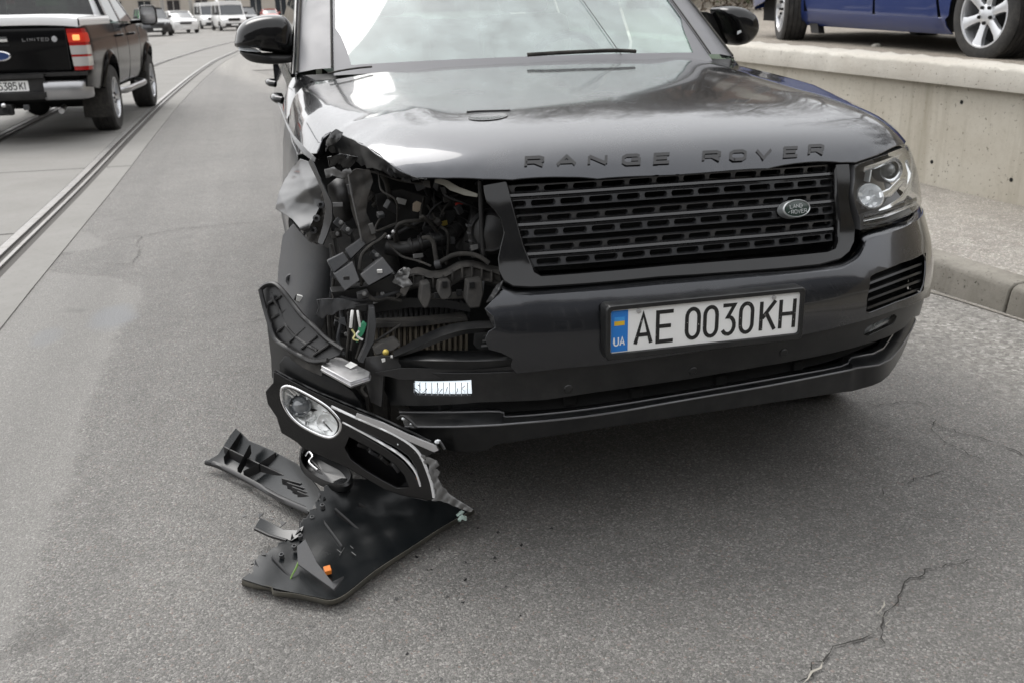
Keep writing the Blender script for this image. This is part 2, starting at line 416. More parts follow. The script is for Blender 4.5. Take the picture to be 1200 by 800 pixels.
# ------------------------------------------------------------------ setting: ground, road, tram track, kerb, pavement, wall, upper yard
# soft-edged worn strip along the tram track: its right-hand border, as points on the road
WORN = PZ([(40, 300), (97, 268), (120, 290), (146, 330), (165, 355), (142, 384), (119, 440), (92, 503), (97, 530), (81, 566), (49, 633), (38, 670), (0, 790)], 0)
TARC = PZ([(132, 372), (55, 395)], 0)
def asphalt(name, a, b_, light, scale=1.0, bs=.5, dusttone=(.27, .26, .24), patchy=.35, speck=.5, lanes=True, gutter=False):
    m = mat(name, a, .68, spec=.5); n, l, b = nodes(m)
    big = noise(m, .55, 6, .6, dist=.6); mid = noise(m, 7, 6, .65)
    tc = n.new('ShaderNodeTexCoord')
    def vor(sc):
        v = n.new('ShaderNodeTexVoronoi'); v.inputs['Scale'].default_value = sc; v.inputs['Randomness'].default_value = 1
        l.new(tc.outputs['Object'], v.inputs['Vector']); return v
    v1 = vor(190*scale); v2 = vor(430*scale)
    sep = n.new('ShaderNodeSeparateColor'); l.new(v1.outputs['Color'], sep.inputs[0])
    sep2 = n.new('ShaderNodeSeparateColor'); l.new(v2.outputs['Color'], sep2.inputs[0])
    base = mixc(m, ramp(m, mid, [(.3, 0.0), (.7, 1.0)]), a, b_)
    base = mixc(m, math_(m, 'MULTIPLY', ramp(m, big, [(.42, 0.0), (.68, 1.0)]), patchy), base, dusttone)
    st = ramp(m, sep.outputs[0], [(0, .48), (.30, .80), (.70, 1.08), (.92, 1.45), (1.0, 2.2)])
    st2 = ramp(m, sep2.outputs[1], [(0, .50), (.45, .95), (1, 1.55)])
    tone = mixc(m, speck, (1, 1, 1), mixc(m, 1.0, st, st2, 'MULTIPLY'))
    base = mixc(m, 1.0, base, tone, 'MULTIPLY')
    base = mixc(m, math_(m, 'MULTIPLY', ramp(m, sep.outputs[1], [(.90, 0.0), (.97, 1.0)]), .55), base, light)
    base = mixc(m, math_(m, 'MULTIPLY', ramp(m, sep.outputs[2], [(.965, 0.0), (.985, 1.0)]), .35), base, (.30, .20, .16))
    if gutter:       # coarse pale gravelly surface towards the kerb
        sx = n.new('ShaderNodeSeparateXYZ'); l.new(tc.outputs['Object'], sx.inputs[0])
        gm = math_(m, 'ADD', math_(m, 'ADD', sx.outputs['X'], math_(m, 'MULTIPLY', sx.outputs['Y'], .143)), math_(m, 'MULTIPLY', noise(m, 2.2, 5, .65), .9)); gm = ramp(m, math_(m, 'MULTIPLY', gm, .25), [(.47, 0.0), (.60, 1.0)])
        v3 = vor(62); s3 = n.new('ShaderNodeSeparateColor'); l.new(v3.outputs['Color'], s3.inputs[0])
        gc = ramp(m, s3.outputs[0], [(0, (.13, .122, .11)), (.4, (.24, .228, .205)), (.8, (.31, .295, .27)), (1.0, (.46, .44, .41))])
        gc = mixc(m, .6, gc, mixc(m, 1.0, gc, st2, 'MULTIPLY')); base = mixc(m, math_(m, 'MULTIPLY', gm, .8), base, gc)
    if gutter:       # pale, dusty worn strip and two smooth tar spots on the left
        sy = n.new('ShaderNodeSeparateXYZ'); l.new(tc.outputs['Object'], sy.inputs[0])
        y0, y1, x0, x1 = -2.0, 6.0, -2.6, -1.0
        fy = math_(m, 'MULTIPLY', math_(m, 'SUBTRACT', sy.outputs['Y'], y0), 1/(y1-y0), True)
        cv = n.new('ShaderNodeFloatCurve'); c_ = cv.mapping.curves[0]
        pw = sorted([(float((p[1]-y0)/(y1-y0)), float((p[0]-x0)/(x1-x0))) for p in WORN if p[1] < 5.4]+[(0.0, .55), (1.0, .2)])
        while len(c_.points) < len(pw): c_.points.new(.5, .5)
        for q, (a_, b2) in zip(c_.points, pw): q.location = (a_, min(1, max(0, b2)))
        cv.mapping.update(); l.new(fy, cv.inputs['Value'])
        bx = math_(m, 'ADD', math_(m, 'MULTIPLY', cv.outputs[0], x1-x0), x0)
        e1 = math_(m, 'ADD', math_(m, 'SUBTRACT', bx, sy.outputs['X']), math_(m, 'MULTIPLY', math_(m, 'SUBTRACT', noise(m, 9, 6, .7), .5), .22))
        wm = ramp(m, math_(m, 'ADD', math_(m, 'MULTIPLY', e1, 3.2), .5), [(.42, 0.0), (.56, 1.0)])
        wt = mixc(m, .55, (.200, .193, .181), mixc(m, 1.0, (.200, .193, .181), tone, 'MULTIPLY'))
        base = mixc(m, math_(m, 'MULTIPLY', wm, .9), base, wt)
        for (tx, ty), rx, ry, am in ((TARC[0][:2], .16, .34, .8), (TARC[1][:2], .10, .25, .55)):
            ex = math_(m, 'POWER', math_(m, 'MULTIPLY', math_(m, 'SUBTRACT', sy.outputs['X'], float(tx)), 1/rx), 2.0); ey = math_(m, 'POWER', math_(m, 'MULTIPLY', math_(m, 'SUBTRACT', sy.outputs['Y'], float(ty)), 1/ry), 2.0)
            ee = math_(m, 'ADD', math_(m, 'ADD', ex, ey), math_(m, 'MULTIPLY', noise(m, 6, 5, .7), .8)); tm = ramp(m, ee, [(.55, 1.0), (1.15, 0.0)])
            base = mixc(m, math_(m, 'MULTIPLY', tm, am), base, (.190, .195, .202))
    if lanes:
        st1 = ramp(m, noise(m, 1.3, 5, .7, dist=1.2, loc=(3.1, 1.7, 0)), [(.60, 0.0), (.72, 1.0)]); base = mixc(m, math_(m, 'MULTIPLY', st1, .30), base, tuple(q*.55 for q in a))
        ln = ramp(m, noise(m, 1.0, 3, .5, mapscale=(2.6, .05, 1), loc=(.4, 0, 0)), [(.40, 0.0), (.62, 1.0)]); base = mixc(m, math_(m, 'MULTIPLY', ln, .22), base, tuple(q*.62 for q in a))
        oil = ramp(m, noise(m, 3.1, 2, .4, loc=(7, 2, 0)), [(.70, 0.0), (.78, 1.0)]); base = mixc(m, math_(m, 'MULTIPLY', oil, .35), base, (.05, .047, .043))
    setin(m, 'Base Color', base)
    h = math_(m, 'ADD', math_(m, 'MULTIPLY', v1.outputs['Distance'], -1.0), math_(m, 'MULTIPLY', v2.outputs['Distance'], -.5))
    bump(m, h, bs, .006)
    return m
M['asphalt'] = asphalt('asphalt', (.124, .119, .112), (.160, .154, .145), (.38, .365, .34), speck=.66, bs=.65, dusttone=(.215, .206, .192), gutter=True)
M['asphalt_patch'] = asphalt('asphalt_worn', (.132, .124, .112), (.166, .157, .143), (.36, .34, .31), 1.2, .5, speck=.6)
M['tar'] = asphalt('smooth_tar', (.128, .127, .126), (.146, .145, .143), (.25, .25, .25), 1.4, .2, speck=.25, patchy=.1)
M['pavement'] = asphalt('pavement_asphalt', (.22, .20, .175), (.33, .31, .28), (.48, .45, .41), .55, .9, dusttone=(.40, .37, .32), patchy=.7)
M['yard'] = asphalt('yard_dirt', (.20, .175, .145), (.26, .23, .19), (.4, .37, .33), .5, .6, dusttone=(.33, .30, .25), patchy=.6)
M['crack'] = mat('crack', (.035, .033, .03), .95)

def concrete(name, a, b_, dark, pit=.6, streak=0.0, scale=1.0, bs=.35):
    m = mat(name, a, .8, spec=.3); n, l, b = nodes(m)
    f1 = noise(m, 1.6*scale, 8, .68, dist=.5); f2 = noise(m, 26*scale, 6, .7); f3 = noise(m, 150*scale, 3, .6)
    c = mixc(m, ramp(m, f1, [(.33, 0.0), (.68, 1.0)]), a, b_)
    c = mixc(m, math_(m, 'MULTIPLY', ramp(m, f2, [(.5, 0.0), (.75, 1.0)]), .35), c, dark)
    pt = math_(m, 'MULTIPLY', ramp(m, noise(m, 44*scale, 2, .5), [(.665, 0.0), (.70, 1.0)]), pit)
    c = mixc(m, pt, c, tuple(q*.42 for q in dark))
    c = mixc(m, math_(m, 'MULTIPLY', f3, .35), c, tuple(q*.8 for q in a))
    if streak:
        s = noise(m, 2.2, 6, .65, mapscale=(3.0, 3.0, .25)); s = ramp(m, s, [(.5, 0.0), (.72, 1.0)])
        c = mixc(m, math_(m, 'MULTIPLY', s, streak), c, dark)
    setin(m, 'Base Color', c)
    bump(m, math_(m, 'ADD', math_(m, 'SUBTRACT', f2, math_(m, 'MULTIPLY', pt, 1.5)), math_(m, 'MULTIPLY', f3, .3)), bs, .004)
    return m
M['wall'] = concrete('wall_concrete', (.52, .48, .405), (.61, .575, .50), (.33, .295, .23), .7, .75)
M['cap'] = concrete('cap_concrete', (.44, .41, .36), (.54, .52, .47), (.32, .29, .24), .75, 0, 1.3, .5)
M['kerb'] = concrete('kerb_concrete', (.20, .187, .16), (.29, .272, .24), (.10, .09, .075), .9, .55, 1.6, .9)
M['slab'] = concrete('track_slab', (.205, .198, .185), (.25, .243, .23), (.155, .148, .137), .25, 0, .8, .25)
M['rail'] = dusty('rail_steel', (.27, .265, .26), .38, (.17, .155, .14), .5, metal=.85, scale=6)
M['groove'] = mat('rail_groove', (.05, .045, .04), .8)

def sheet(name, pts, mt, **kw):
    mb = MB(); mb.add(pts, [tuple(range(len(pts)))]); return mb.build(name, mt, smooth=0, **kw)
# one big ground sheet, then the carriageway a few millimetres above it
sheet('ground', [(-900, -300, -.012), (900, -300, -.012), (900, 1500, -.012), (-900, 1500, -.012)], M['asphalt_patch'], kind='structure')
KD = np.array([-.1425, .9898, 0.0]); KN = np.array([.9898, .1425, 0.0]); K0 = np.array([2.185, 1.47, 0.0]); SL = .0235
def K(off, along, z=0.0, slope=True):     # frame of the kerb and wall: off = distance right of the kerb face, along = metres up the street
    p = K0+KN*off+KD*along; return np.array([p[0], p[1], z+(SL*(p[1]-1.5) if slope else 0)])

RP = smoothline([(-2.95, -14, 0), (-2.66, 0, 0), (-2.60, 4.07, 0), (-2.55, 7, 0), (-2.52, 11, 0), (-2.42, 17, 0), (-2.14, 25.5, 0), (-1.70, 32.4, 0), (-.4, 45, 0), (2.4, 62, 0), (7.5, 82, 0)], 5)
def offs(path, d, z=0.0):
    out = []
    for i, q in enumerate(path):
        t = path[min(i+1, len(path)-1)]-path[max(i-1, 0)]; t /= np.linalg.norm(t); out.append(np.array([q[0]+t[1]*d, q[1]-t[0]*d, z]))
    return out
LE = offs(RP, .295, 0.0); LE = [q for q in LE if q[1] < 62]
ROAD = MB().loft([LE, [K(.02, q[1]-1.5, 0, False) if q[1] < 24 else np.array([q[0]+7.0, q[1], 0.0]) for q in LE]]).build('road', M['asphalt'], kind='structure', smooth=0)
def road_edge(y): a = np.array(LE); return float(np.interp(y, a[:, 1], a[:, 0]))

# cracks: jagged hairline ribbons let into the surface
def crack(px, w, seed, mt='crack', z=.0055):
    rnd = random.Random(seed); p = PZ(px, 0); p = smoothline(p, 1) if len(p) > 2 else p
    p = dens(p, .02, False); L = []; Rr = []
    for i, q in enumerate(p):
        t = p[min(i+1, len(p)-1)]-p[max(i-1, 0)]; t /= np.linalg.norm(t)+1e-9; nn = np.array([-t[1], t[0], 0])
        o = nn*(rnd.gauss(0, .007)+.012*math.sin(i*.35+seed)); ww = w*.36*rnd.uniform(.1, 1.0)*(1 if 0 < i < len(p)-1 else .1)
        c = q+o; c[2] = z; L.append(c+nn*ww); Rr.append(c-nn*ww)
    MB().loft([L, Rr]).build('crack', M[mt], ROAD, smooth=0)
for k, (px, w) in enumerate([
    ([(122, 283), (165, 277), (205, 270), (260, 264), (327, 259)], .010), ([(165, 277), (160, 290), (165, 300), (150, 310), (120, 310)], .008),
    ([(262, 383), (290, 378), (316, 373)], .006),
    ([(1040, 757), (1026, 735), (1036, 712), (1058, 696), (1070, 680), (1095, 668), (1135, 652)], .007), ([(1032, 744), (1012, 752), (980, 762), (952, 778), (930, 800)], .008),
    ([(1095, 493), (1120, 508), (1150, 516), (1190, 528), (1215, 540)], .007), ([(1000, 470), (1030, 478), (1070, 470), (1100, 480)], .006),
    ([(1035, 590), (1042, 572), (1068, 560), (1110, 553)], .007), ([(1085, 490), (1100, 512), (1130, 530), (1150, 545)], .005)]):
    crack(px, w, k)
M['pale_grit'] = mat('pale_grit', (.33, .31, .27), .9)
crack([(1040, 740), (1034, 722), (1044, 708)], .008, 50, 'pale_grit', .007); crack([(960, 775), (945, 786), (928, 800)], .009, 51, 'pale_grit', .007)

# tram track: two rails in concrete slabs, bending right far up the street
bed = MB().loft([offs(RP, -4.2, -.006), offs(RP, .30, -.006)]).build('track_bed', M['groove'], kind='structure', smooth=0)
DN = dens(RP, .5, False)
def slabs(d0, d1, step, ph, jit=0):
    cum = np.concatenate([[0], np.cumsum(np.linalg.norm(np.diff(DN, axis=0), axis=1))])
    def at(s): return np.array([np.interp(s, cum, DN[:, k]) for k in range(3)])
    s = ph
    while s+step < cum[-1]:
        seg = np.array([at(s+.012+(step-.024)*j/4) for j in range(5)])
        full = np.array([at(s-.3)]+list(seg)+[at(s+step+.3)])
        a = offs(full, d0)[1:-1]; b = offs(full, d1)[1:-1]; zt = .006
        vs = [[(p[0], p[1], -.05) for p in a], [(p[0], p[1], zt) for p in a], [(p[0], p[1], zt) for p in b], [(p[0], p[1], -.05) for p in b]]
        MB().loft(vs, caps=False).build('slab', M['slab'], bed, smooth=0)
        s += step
slabs(-4.2, -1.66, 6.0, 2.5); slabs(-1.405, -.12, 3.0, 1.0); slabs(.075, .30, 6.0, 4.0)
for d in (0.0, -1.52):
    r_ = empty('tram_rail', tuple(RP[0]), label=('grooved steel tram rail nearest the damaged SUV' if d == 0 else 'grooved steel tram rail under the middle of the pickup'), cat='rail', group='rails of the tram track')
    MB().loft([offs(RP, d-.115, .004), offs(RP, d-.112, .010), offs(RP, d-.052, .010), offs(RP, d-.049, -.03)]).build('rail_head', M['rail'], r_, smooth=0)
    MB().loft([offs(RP, d-.049, -.028), offs(RP, d-.008, -.028)]).build('groove', M['groove'], r_, smooth=0)
    MB().loft([offs(RP, d-.008, -.03), offs(RP, d-.006, .009), offs(RP, d+.018, .009), offs(RP, d+.020, -.01)]).build('guard_lip', M['rail'], r_, smooth=0)

# kerb stones, pavement, retaining wall
kerb = empty('kerb', tuple(K0), kind='structure')
a = -12.0; ks = 0
while a < 14:
    ln = 2.4; rnd = random.Random(ks); j = rnd.uniform(-.006, .006)
    prof = [(-.0+j, -.1), (.035+j, .105), (.05+j, .125), (.075+j, .134), (.20+j, .136), (.20+j, -.1)]
    A = [K(o, a+.006, z) for o, z in prof]; B = [K(o, a+ln-.006, z) for o, z in prof]
    A = [q for q in A]; MB().loft([A, B], closed=True, caps=True).build('kerb_stone', M['kerb'], kerb, smooth=40, bevel=.008); a += ln; ks += 1
pv = [[K(.19, t, .128) for t in np.linspace(-14, 16, 60)], [K(.7, t, .137+.006*math.sin(t*3)) for t in np.linspace(-14, 16, 60)], [K(1.6, t, .150) for t in np.linspace(-14, 16, 60)]]
wg = [[K(WO-.002, t, .1535) for t in np.linspace(-13, 15, 150)], [K(WO-.03-.07*abs(math.sin(t*2.3)+math.sin(t*.9+1))*rk.uniform(.3, 1.0), t, .154) for t in np.linspace(-13, 15, 150)]] if 0 else None
MB().loft(pv).build('pavement', M['pavement'], kind='structure')
WO = float((np.array([3.32, 3.15, 0])-K0) @ KN)
M['grit'] = asphalt('kerb_grit', (.20, .185, .16), (.27, .25, .22), (.4, .38, .34), 1.2, .6, dusttone=(.30, .27, .23), patchy=.6)
rk = random.Random(8); gl_ = [K(-.004, t, .004, False) for t in np.linspace(-9, 9, 90)]; gr_ = [K(-.012-.04*abs(math.sin(t*1.9)+math.sin(t*.7))*rk.uniform(.4, 1.0), t, .0045, False) for t in np.linspace(-9, 9, 90)]
MB().loft([gl_, gr_]).build('gutter_grit', M['grit'], kind='stuff', smooth=0, label='strip of sandy grit along the foot of the kerb')
wall = empty('retaining_wall', tuple(K(WO, 0, .12)), label='long beige concrete retaining wall with a coping along the pavement', cat='wall')
ZB, ZC, ZT = .10, .808, .938
def wallpiece(o0, o1, z0, z1, t0, t1, name, mt, bev):
    A = [K(o0, t0, z0), K(o1, t0, z0), K(o1, t0, z1), K(o0, t0, z1)]; B = [K(o0, t1, z0), K(o1, t1, z0), K(o1, t1, z1), K(o0, t1, z1)]
    return MB().loft([A, B], closed=True, caps=True).build(name, mt, wall, smooth=0, bevel=bev)
for t0, t1 in ((-13, -9.0), (-8.995, 7.6), (7.605, 15)):
    wallpiece(WO, WO+.30, ZB, ZC, t0, t1, 'wall_panel', M['wall'], .004)
# coping with a ragged front arris and a rough bed of mortar along its back
for t0, t1 in ((-13, -3.1), (-3.09, 15)):
    tt = np.arange(t0, t1, .06); lines = []
    rnd = random.Random(int(t0*10)); rows = [(-.06, ZC-.002), (-.062, ZT-.02), (-.045, ZT), (.12, ZT+.006), (.24, ZT+.004), (.31, ZT-.02), (.31, ZC)]
    for k, (o, z) in enumerate(rows):
        ln = []
        for t in tt:
            j = rnd.gauss(0, .0035) if 0 < k < 5 else 0
            chip = -.012*max(0, math.sin(t*2.3+math.sin(t*5.1)*1.7)-.8)*5*rnd.random() if k in (1, 2) else 0
            ln.append(K(WO+o+j-chip, t, z+j+chip*.6))
        lines.append(ln)
    MB().loft(lines).build('coping', M['cap'], wall, smooth=50)
for q in [(1092, 190), (1185, 211), (1127, 120)]:
    d = rays([q])[0]; t = ((K(WO, 0)-CAM) @ KN)/(d @ KN); p = CAM+d*t
    MB().lathe([(.014, -.012), (.013, .002), (.006, .0025), (.0005, .0025)], p, -Vector(KN), 12).build('tie_hole', M['dark'], wall)
# yard above the wall and the bank behind it
def bank(o): return float(np.interp(o, [7, 9, 16, 22, 60], [0, .8, 8.0, 11.0, 13.0]))
def YZ(p): return ZT-.03+SL*(p[1]-1.5)
pts = []
rows = []
for o in (.305, 1.0, 3.5, 7.0, 8.5, 10.0, 12.0, 14.0, 16.0, 18.0, 20.0, 24.0, 40.0):
    ln = []
    for t in np.linspace(-14, 24, 39):
        q = K(WO+o, t); z = ZT-.03+SL*min(q[1]-1.5, 14)
        if o > 7: z += bank(o)+.25*math.sin(t*1.3+o)
        if o == .305: z = ZT-.02+SL*(q[1]-1.5)
        ln.append((q[0], q[1], z))
    rows.append(ln)
MB().loft(rows[:4]).build('yard', M['yard'], kind='structure')
M['bank'] = asphalt('bank_soil', (.105, .085, .062), (.15, .125, .095), (.3, .27, .22), .12, .8, dusttone=(.085, .085, .045), patchy=.7)
MB().loft(rows[3:]).build('bank', M['bank'], kind='structure')
# ------------------------------------------------------------------ the damaged SUV: one implicit skin that all body panels are cut from
_PX = np.array([0, .30, .45, .55, .65, .74, .82, .88, .93, .965, .99]); _PYv = np.array([.018, .030, .053, .078, .112, .158, .222, .292, .375, .47, .62])
_FZ = np.array([.20, .27, .32, .38, .45, .50, .56, .66, .715, .76, .85, .955, .985, 1.02, 1.055, 1.09, 1.2])
_FY = np.array([.10, .045, .018, .012, .020, .010, .0, .010, .035, .068, .100, .135, .150, .182, .228, .30, .70])
_HY = np.array([-1, .15, .25, .40, .70, 1.10, 1.60, 2.6]); _HZ = np.array([.90, 1.030, 1.062, 1.092, 1.126, 1.158, 1.188, 1.23])
_WZ = np.array([0, .35, .55, .75, .90, 1.0, 1.1, 1.3]); _WX = np.array([.962, .972, .979, .980, .956, .922, .900, .88])
def spl(x, X, Y):      # smooth monotone-ish interpolation (cubic Hermite, finite-difference slopes)
    x = np.clip(x, X[0], X[-1]); i = np.clip(np.searchsorted(X, x)-1, 0, len(X)-2)
    m = np.gradient(Y, X); h = X[i+1]-X[i]; t = (x-X[i])/h
    return (2*t**3-3*t**2+1)*Y[i]+(t**3-2*t**2+t)*h*m[i]+(-2*t**3+3*t**2)*Y[i+1]+(t**3-t**2)*h*m[i+1]
def smax(a, b, k):
    h = np.maximum(k-np.abs(a-b), 0)/k; return np.maximum(a, b)+h*h*k*.25
def front_y(x, z): return spl(np.abs(x), _PX, _PYv)+spl(z, _FZ, _FY)
def hood_z(x, y):
    ax = np.abs(x)
    return spl(y, _HY, _HZ)-.045*(ax/.9)**2.4+.010*np.exp(-((ax-.62)/.10)**2)*np.clip((y-.3)/.4, 0, 1)
def G(P):
    x, y, z = P[..., 0], P[..., 1], P[..., 2]; ax = np.abs(x)
    sl = (spl(np.minimum(ax+.01, .985), _PX, _PYv)-spl(np.maximum(ax-.01, 0), _PX, _PYv))/.02
    sz = (spl(z+.01, _FZ, _FY)-spl(z-.01, _FZ, _FY))/.02
    a = (front_y(x, z)-y)/np.sqrt(1+sl**2+sz**2)
    b = (z-hood_z(x, y))*.98
    w = ax-spl(z, _WZ, _WX)-.022*np.clip((y-.55)/.6, 0, 1)*np.clip((z-.85)/.12, 0, 1)
    return smax(smax(a, b, .07), w, .095+.13*np.clip((z-.83)/.17, 0, 1)*np.clip((1.0-y)/.4, 0, 1))
def gradG(P, e=2e-3):
    g = np.stack([(G(P+np.eye(3)[k]*e)-G(P-np.eye(3)[k]*e)) for k in range(3)], -1)
    return g/(np.linalg.norm(g, axis=-1, keepdims=True)+1e-12)
def hit(o, d, t0, t1, off=0.0, n=56):
    ts = np.linspace(t0, t1, n); N = len(d); o = np.broadcast_to(o, d.shape)
    val = np.stack([G(o+d*t)+off for t in ts], 1); neg = val < 0
    i = np.argmax(neg, 1); none = ~neg.any(1); i = np.clip(i, 1, n-1)
    i[none] = np.clip(np.argmin(val[none], 1), 1, n-1) if none.any() else i[none]
    lo = ts[i-1].copy(); hi = ts[i].copy()
    for _ in range(17):
        mid = (lo+hi)/2; v = G(o+d*mid[:, None])+off; lo = np.where(v > 0, mid, lo); hi = np.where(v > 0, hi, mid)
    return o+d*((lo+hi)/2)[:, None]
def S(px, off=0.0): return hit(CAM, rays(px), 1.2, 5.0, off)             # photo pixel -> point on the skin
CYC = np.array([0.0, 1.35])
def cyl(off=0.0):
    def f(ab):
        ph = ab[:, 0]/.95; d = np.stack([-np.sin(ph), np.cos(ph), 0*ph], 1)
        o = np.stack([CYC[0]-d[:, 0]*2.6, CYC[1]-d[:, 1]*2.6, ab[:, 1]], 1); return hit(o, d, 0.6, 2.5, off)
    return f
def to_cyl(P): return [(math.atan2(p[0]-CYC[0], CYC[1]-p[1])*.95, p[2]) for p in np.atleast_2d(P)]
def C2(px): return to_cyl(S(px))
AXZ = .50
def axial(off=0.0):
    def f(ab):
        th = ab[:, 0]/.8; d = np.stack([-np.sin(th), 0*th, -np.cos(th)], 1)
        o = np.stack([-d[:, 0]*1.6, ab[:, 1], AXZ-d[:, 2]*1.6], 1); return hit(o, d, .3, 1.45, off)
    return f
def to_ax(P): return [(math.atan2(p[0], p[2]-AXZ)*.8, p[1]) for p in np.atleast_2d(P)]
def sidep(sgn, off=0.0):
    def f(ab):
        o = np.stack([np.full(len(ab), 1.8*sgn), ab[:, 0], ab[:, 1]], 1); d = np.tile([-float(sgn), 0, 0], (len(ab), 1)); return hit(o, d, .5, 1.6, off)
    return f

suv = empty('damaged_suv', (0, 1.6, 0), label='dark grey luxury SUV with its front right corner torn open', cat='SUV')

# --- bonnet, buckled at its right front corner
hood_front = [(487, 208), (520, 208), (566, 209), (600, 210), (700, 209), (800, 204), (900, 197), (985, 190), (1003, 190), (1030, 181), (1060, 169)]
hf = to_ax(S(hood_front))
flR = to_ax([(.956, .60, .965), (.965, .8, .975), (.965, 1.2, .99), (.962, 1.56, 1.01), (.90, 1.57, 1.11)])
hood_rear = [(859, 70), (840, 68), (800, 66), (700, 68), (620, 74), (520, 79), (447, 85), (414, 90), (388, 94)]
hr = to_ax(S(hood_rear))
flL = to_ax([(-.90, 1.57, 1.11), (-.962, 1.56, 1.01), (-.965, 1.25, .995), (-.968, .95, .985)])
hl_ = to_ax(S([(371, 180), (377, 163), (386, 156), (397, 156), (412, 163), (430, 176), (450, 188), (468, 200)]))
_cr = S([(447, 108), (478, 128), (505, 153), (405, 150), (440, 140), (560, 196), (640, 178)])
CREASE = [(_cr[0][0], _cr[0][1], _cr[2][0], _cr[2][1], -.0035, .018), (_cr[3][0], _cr[3][1], _cr[4][0], _cr[4][1], .005, .03), (_cr[5][0], _cr[5][1], _cr[6][0], _cr[6][1], -.0012, .03)]
def hood_warp(P):
    P = P.copy(); d = np.hypot(P[:, 0]+.85, P[:, 1]-.47)
    k = np.exp(-(d/.13)**2)
    n = np.sin(P[:, 0]*31+P[:, 1]*17)*.5+np.sin(P[:, 0]*55-P[:, 1]*43+1)*.3
    P[:, 2] += k*(.008+.008*n); P[:, 1] += k*.010*np.sin(P[:, 0]*47+P[:, 2]*60)
    for (x0, y0, x1, y1, amp, wd) in CREASE:      # folds running back from the blow
        ux, uy = x1-x0, y1-y0; L2 = ux*ux+uy*uy; t = np.clip(((P[:, 0]-x0)*ux+(P[:, 1]-y0)*uy)/L2, 0, 1); q = np.hypot(P[:, 0]-x0-ux*t, P[:, 1]-y0-uy*t)
        P[:, 2] += amp*np.exp(-(q/wd)**2)*np.clip(np.minimum(t, 1-t)*6+.15, 0, 1)
    return P
hood = panel('hood', hf+flR+hr+flL+hl_, axial(), .021, .004, M['paint'], suv, warp=hood_warp, bspace=.015, edge=.003)
# rolled, scraped edge of the bonnet above the hole
edge_px = [(372, 180), (378, 162), (387, 156), (398, 157), (412, 163), (430, 176), (450, 188), (468, 199), (487, 208), (500, 210)]
e0 = hood_warp(S(edge_px, .001)); off2 = np.array([(2, 8), (5, 16), (6, 24), (5, 30), (4, 26), (2, 20), (0, 14), (0, 10), (-2, 3), (-3, 1)])
e1 = PY(np.array(edge_px)+off2*.45, e0[:, 1]+.004); e2 = PY(np.array(edge_px)+off2, e0[:, 1]+.03)
rr = random.Random(3)
def jit(l, a): return [p+np.array([rr.gauss(0, a), rr.gauss(0, a), rr.gauss(0, a)]) for p in l]
MB().loft([smoothline(e0, 4), jit(smoothline(e1, 4), .0025), jit(smoothline(e2, 4), .004), smoothline(e2+np.array([0, .06, -.005]), 4)]).build('torn_edge', M['plastic_sheen'], hood, label='scraped black rolled edge of the bonnet over the hole')

ex_ = smoothline(e0, 4); MB().tube([q+np.array([rr.gauss(0, .0012), rr.gauss(0, .0012)-.002, rr.gauss(0, .0012)]) for q in ex_], [abs(rr.gauss(.0006, .0007)) for _ in ex_], 5).build('scraped_edge', M['plastic_grey'], hood, smooth=0)
# letters on the bonnet lip
LETS = []
# number of letters and their centres follow the photo: R A N G E  R O V E R
def letter_row():
    xs = {}
    base = [(615, 197.5), (652, 196), (689, 195.5), (729, 195), (766, 193.5), (823, 191), (855, 190), (885, 188.5), (918, 186), (947, 183.5)]
    wpx = [23, 24, 23, 22, 20, 22, 20, 20, 18, 19]
    for (ch, (bx, by), w) in zip('RANGEROVER', base, wpx):
        a = S([(bx, by)])[0]; b = S([(bx+w-2, by-2.0-w*.04)])[0]; t = S([(bx+1.5, by-11.6)])[0]; a = S([(bx+1, by-2.0)])[0]
        W = abs(b[0]-a[0]); H = t[2]-a[2]
        nl = gradG(((a+b)/2)[None])[0]
        def f(u, v, d, a=a, b=b, t=t, nl=nl, W=W, H=H): return a+(b-a)*(u/W)+(t-a)*(v/H)+nl*d
        polys = [[(q[0]*W, q[1]*H) for q in s] for s in GL[ch]]
        mb = MB(); strokes(mb, polys, f, .0068, .0034, -.001); mb.build('letter', M['gloss_black'], hood, smooth=0)
letter_row()

# --- front bumper skin with its side vent; the left part is torn away
top = [(590, 340), (603, 346), (622, 347), (700, 341), (775, 334), (860, 327), (970, 318), (996, 311), (1008, 302), (1014, 290), (1016, 281), (1042, 273), (1068, 262)]
rightend = to_cyl([(.93, .40, .775), (.985, .62, .80), (.985, .58, .70), (.985, .50, .60), (.985, .46, .52), (.985, .455, .495)])
bot = [(1083, 350), (1052, 362), (1017, 374), (937, 393), (820, 411), (716, 426), (660, 431), (606, 437)]
left = [(599, 430), (601, 420), (588, 413), (573, 409), (569, 397), (573, 389), (581, 384), (579, 371), (569, 362), (577, 353), (583, 345)]
vent = [(1020, 324), (1026, 320), (1055, 308), (1082, 297), (1085, 302), (1083, 334), (1079, 343), (1050, 355), (1020, 367), (1015, 366), (1016, 350)]
bumper = panel('bumper_skin', C2(top)+rightend+C2(bot)+C2(left), cyl(), .035, .004, M['paint'], suv, holes=[C2(vent)], bspace=.012, edge=.0025)
ext0 = cyl(0)(np.array(rightend[:2]))
sh0 = smoothline(np.vstack([S([(587, 337)]+top), ext0]), 5)
up = np.array([(588, 334), (586, 332), (600, 338), (620, 339), (700, 333), (775, 326), (860, 319), (968, 310), (991, 304), (1001, 296), (1006, 286), (1009, 273), (1040, 264), (1067, 254)])
ext1 = cyl(.020)(np.array(to_cyl([(.93, .40, .795), (.985, .62, .82)])))
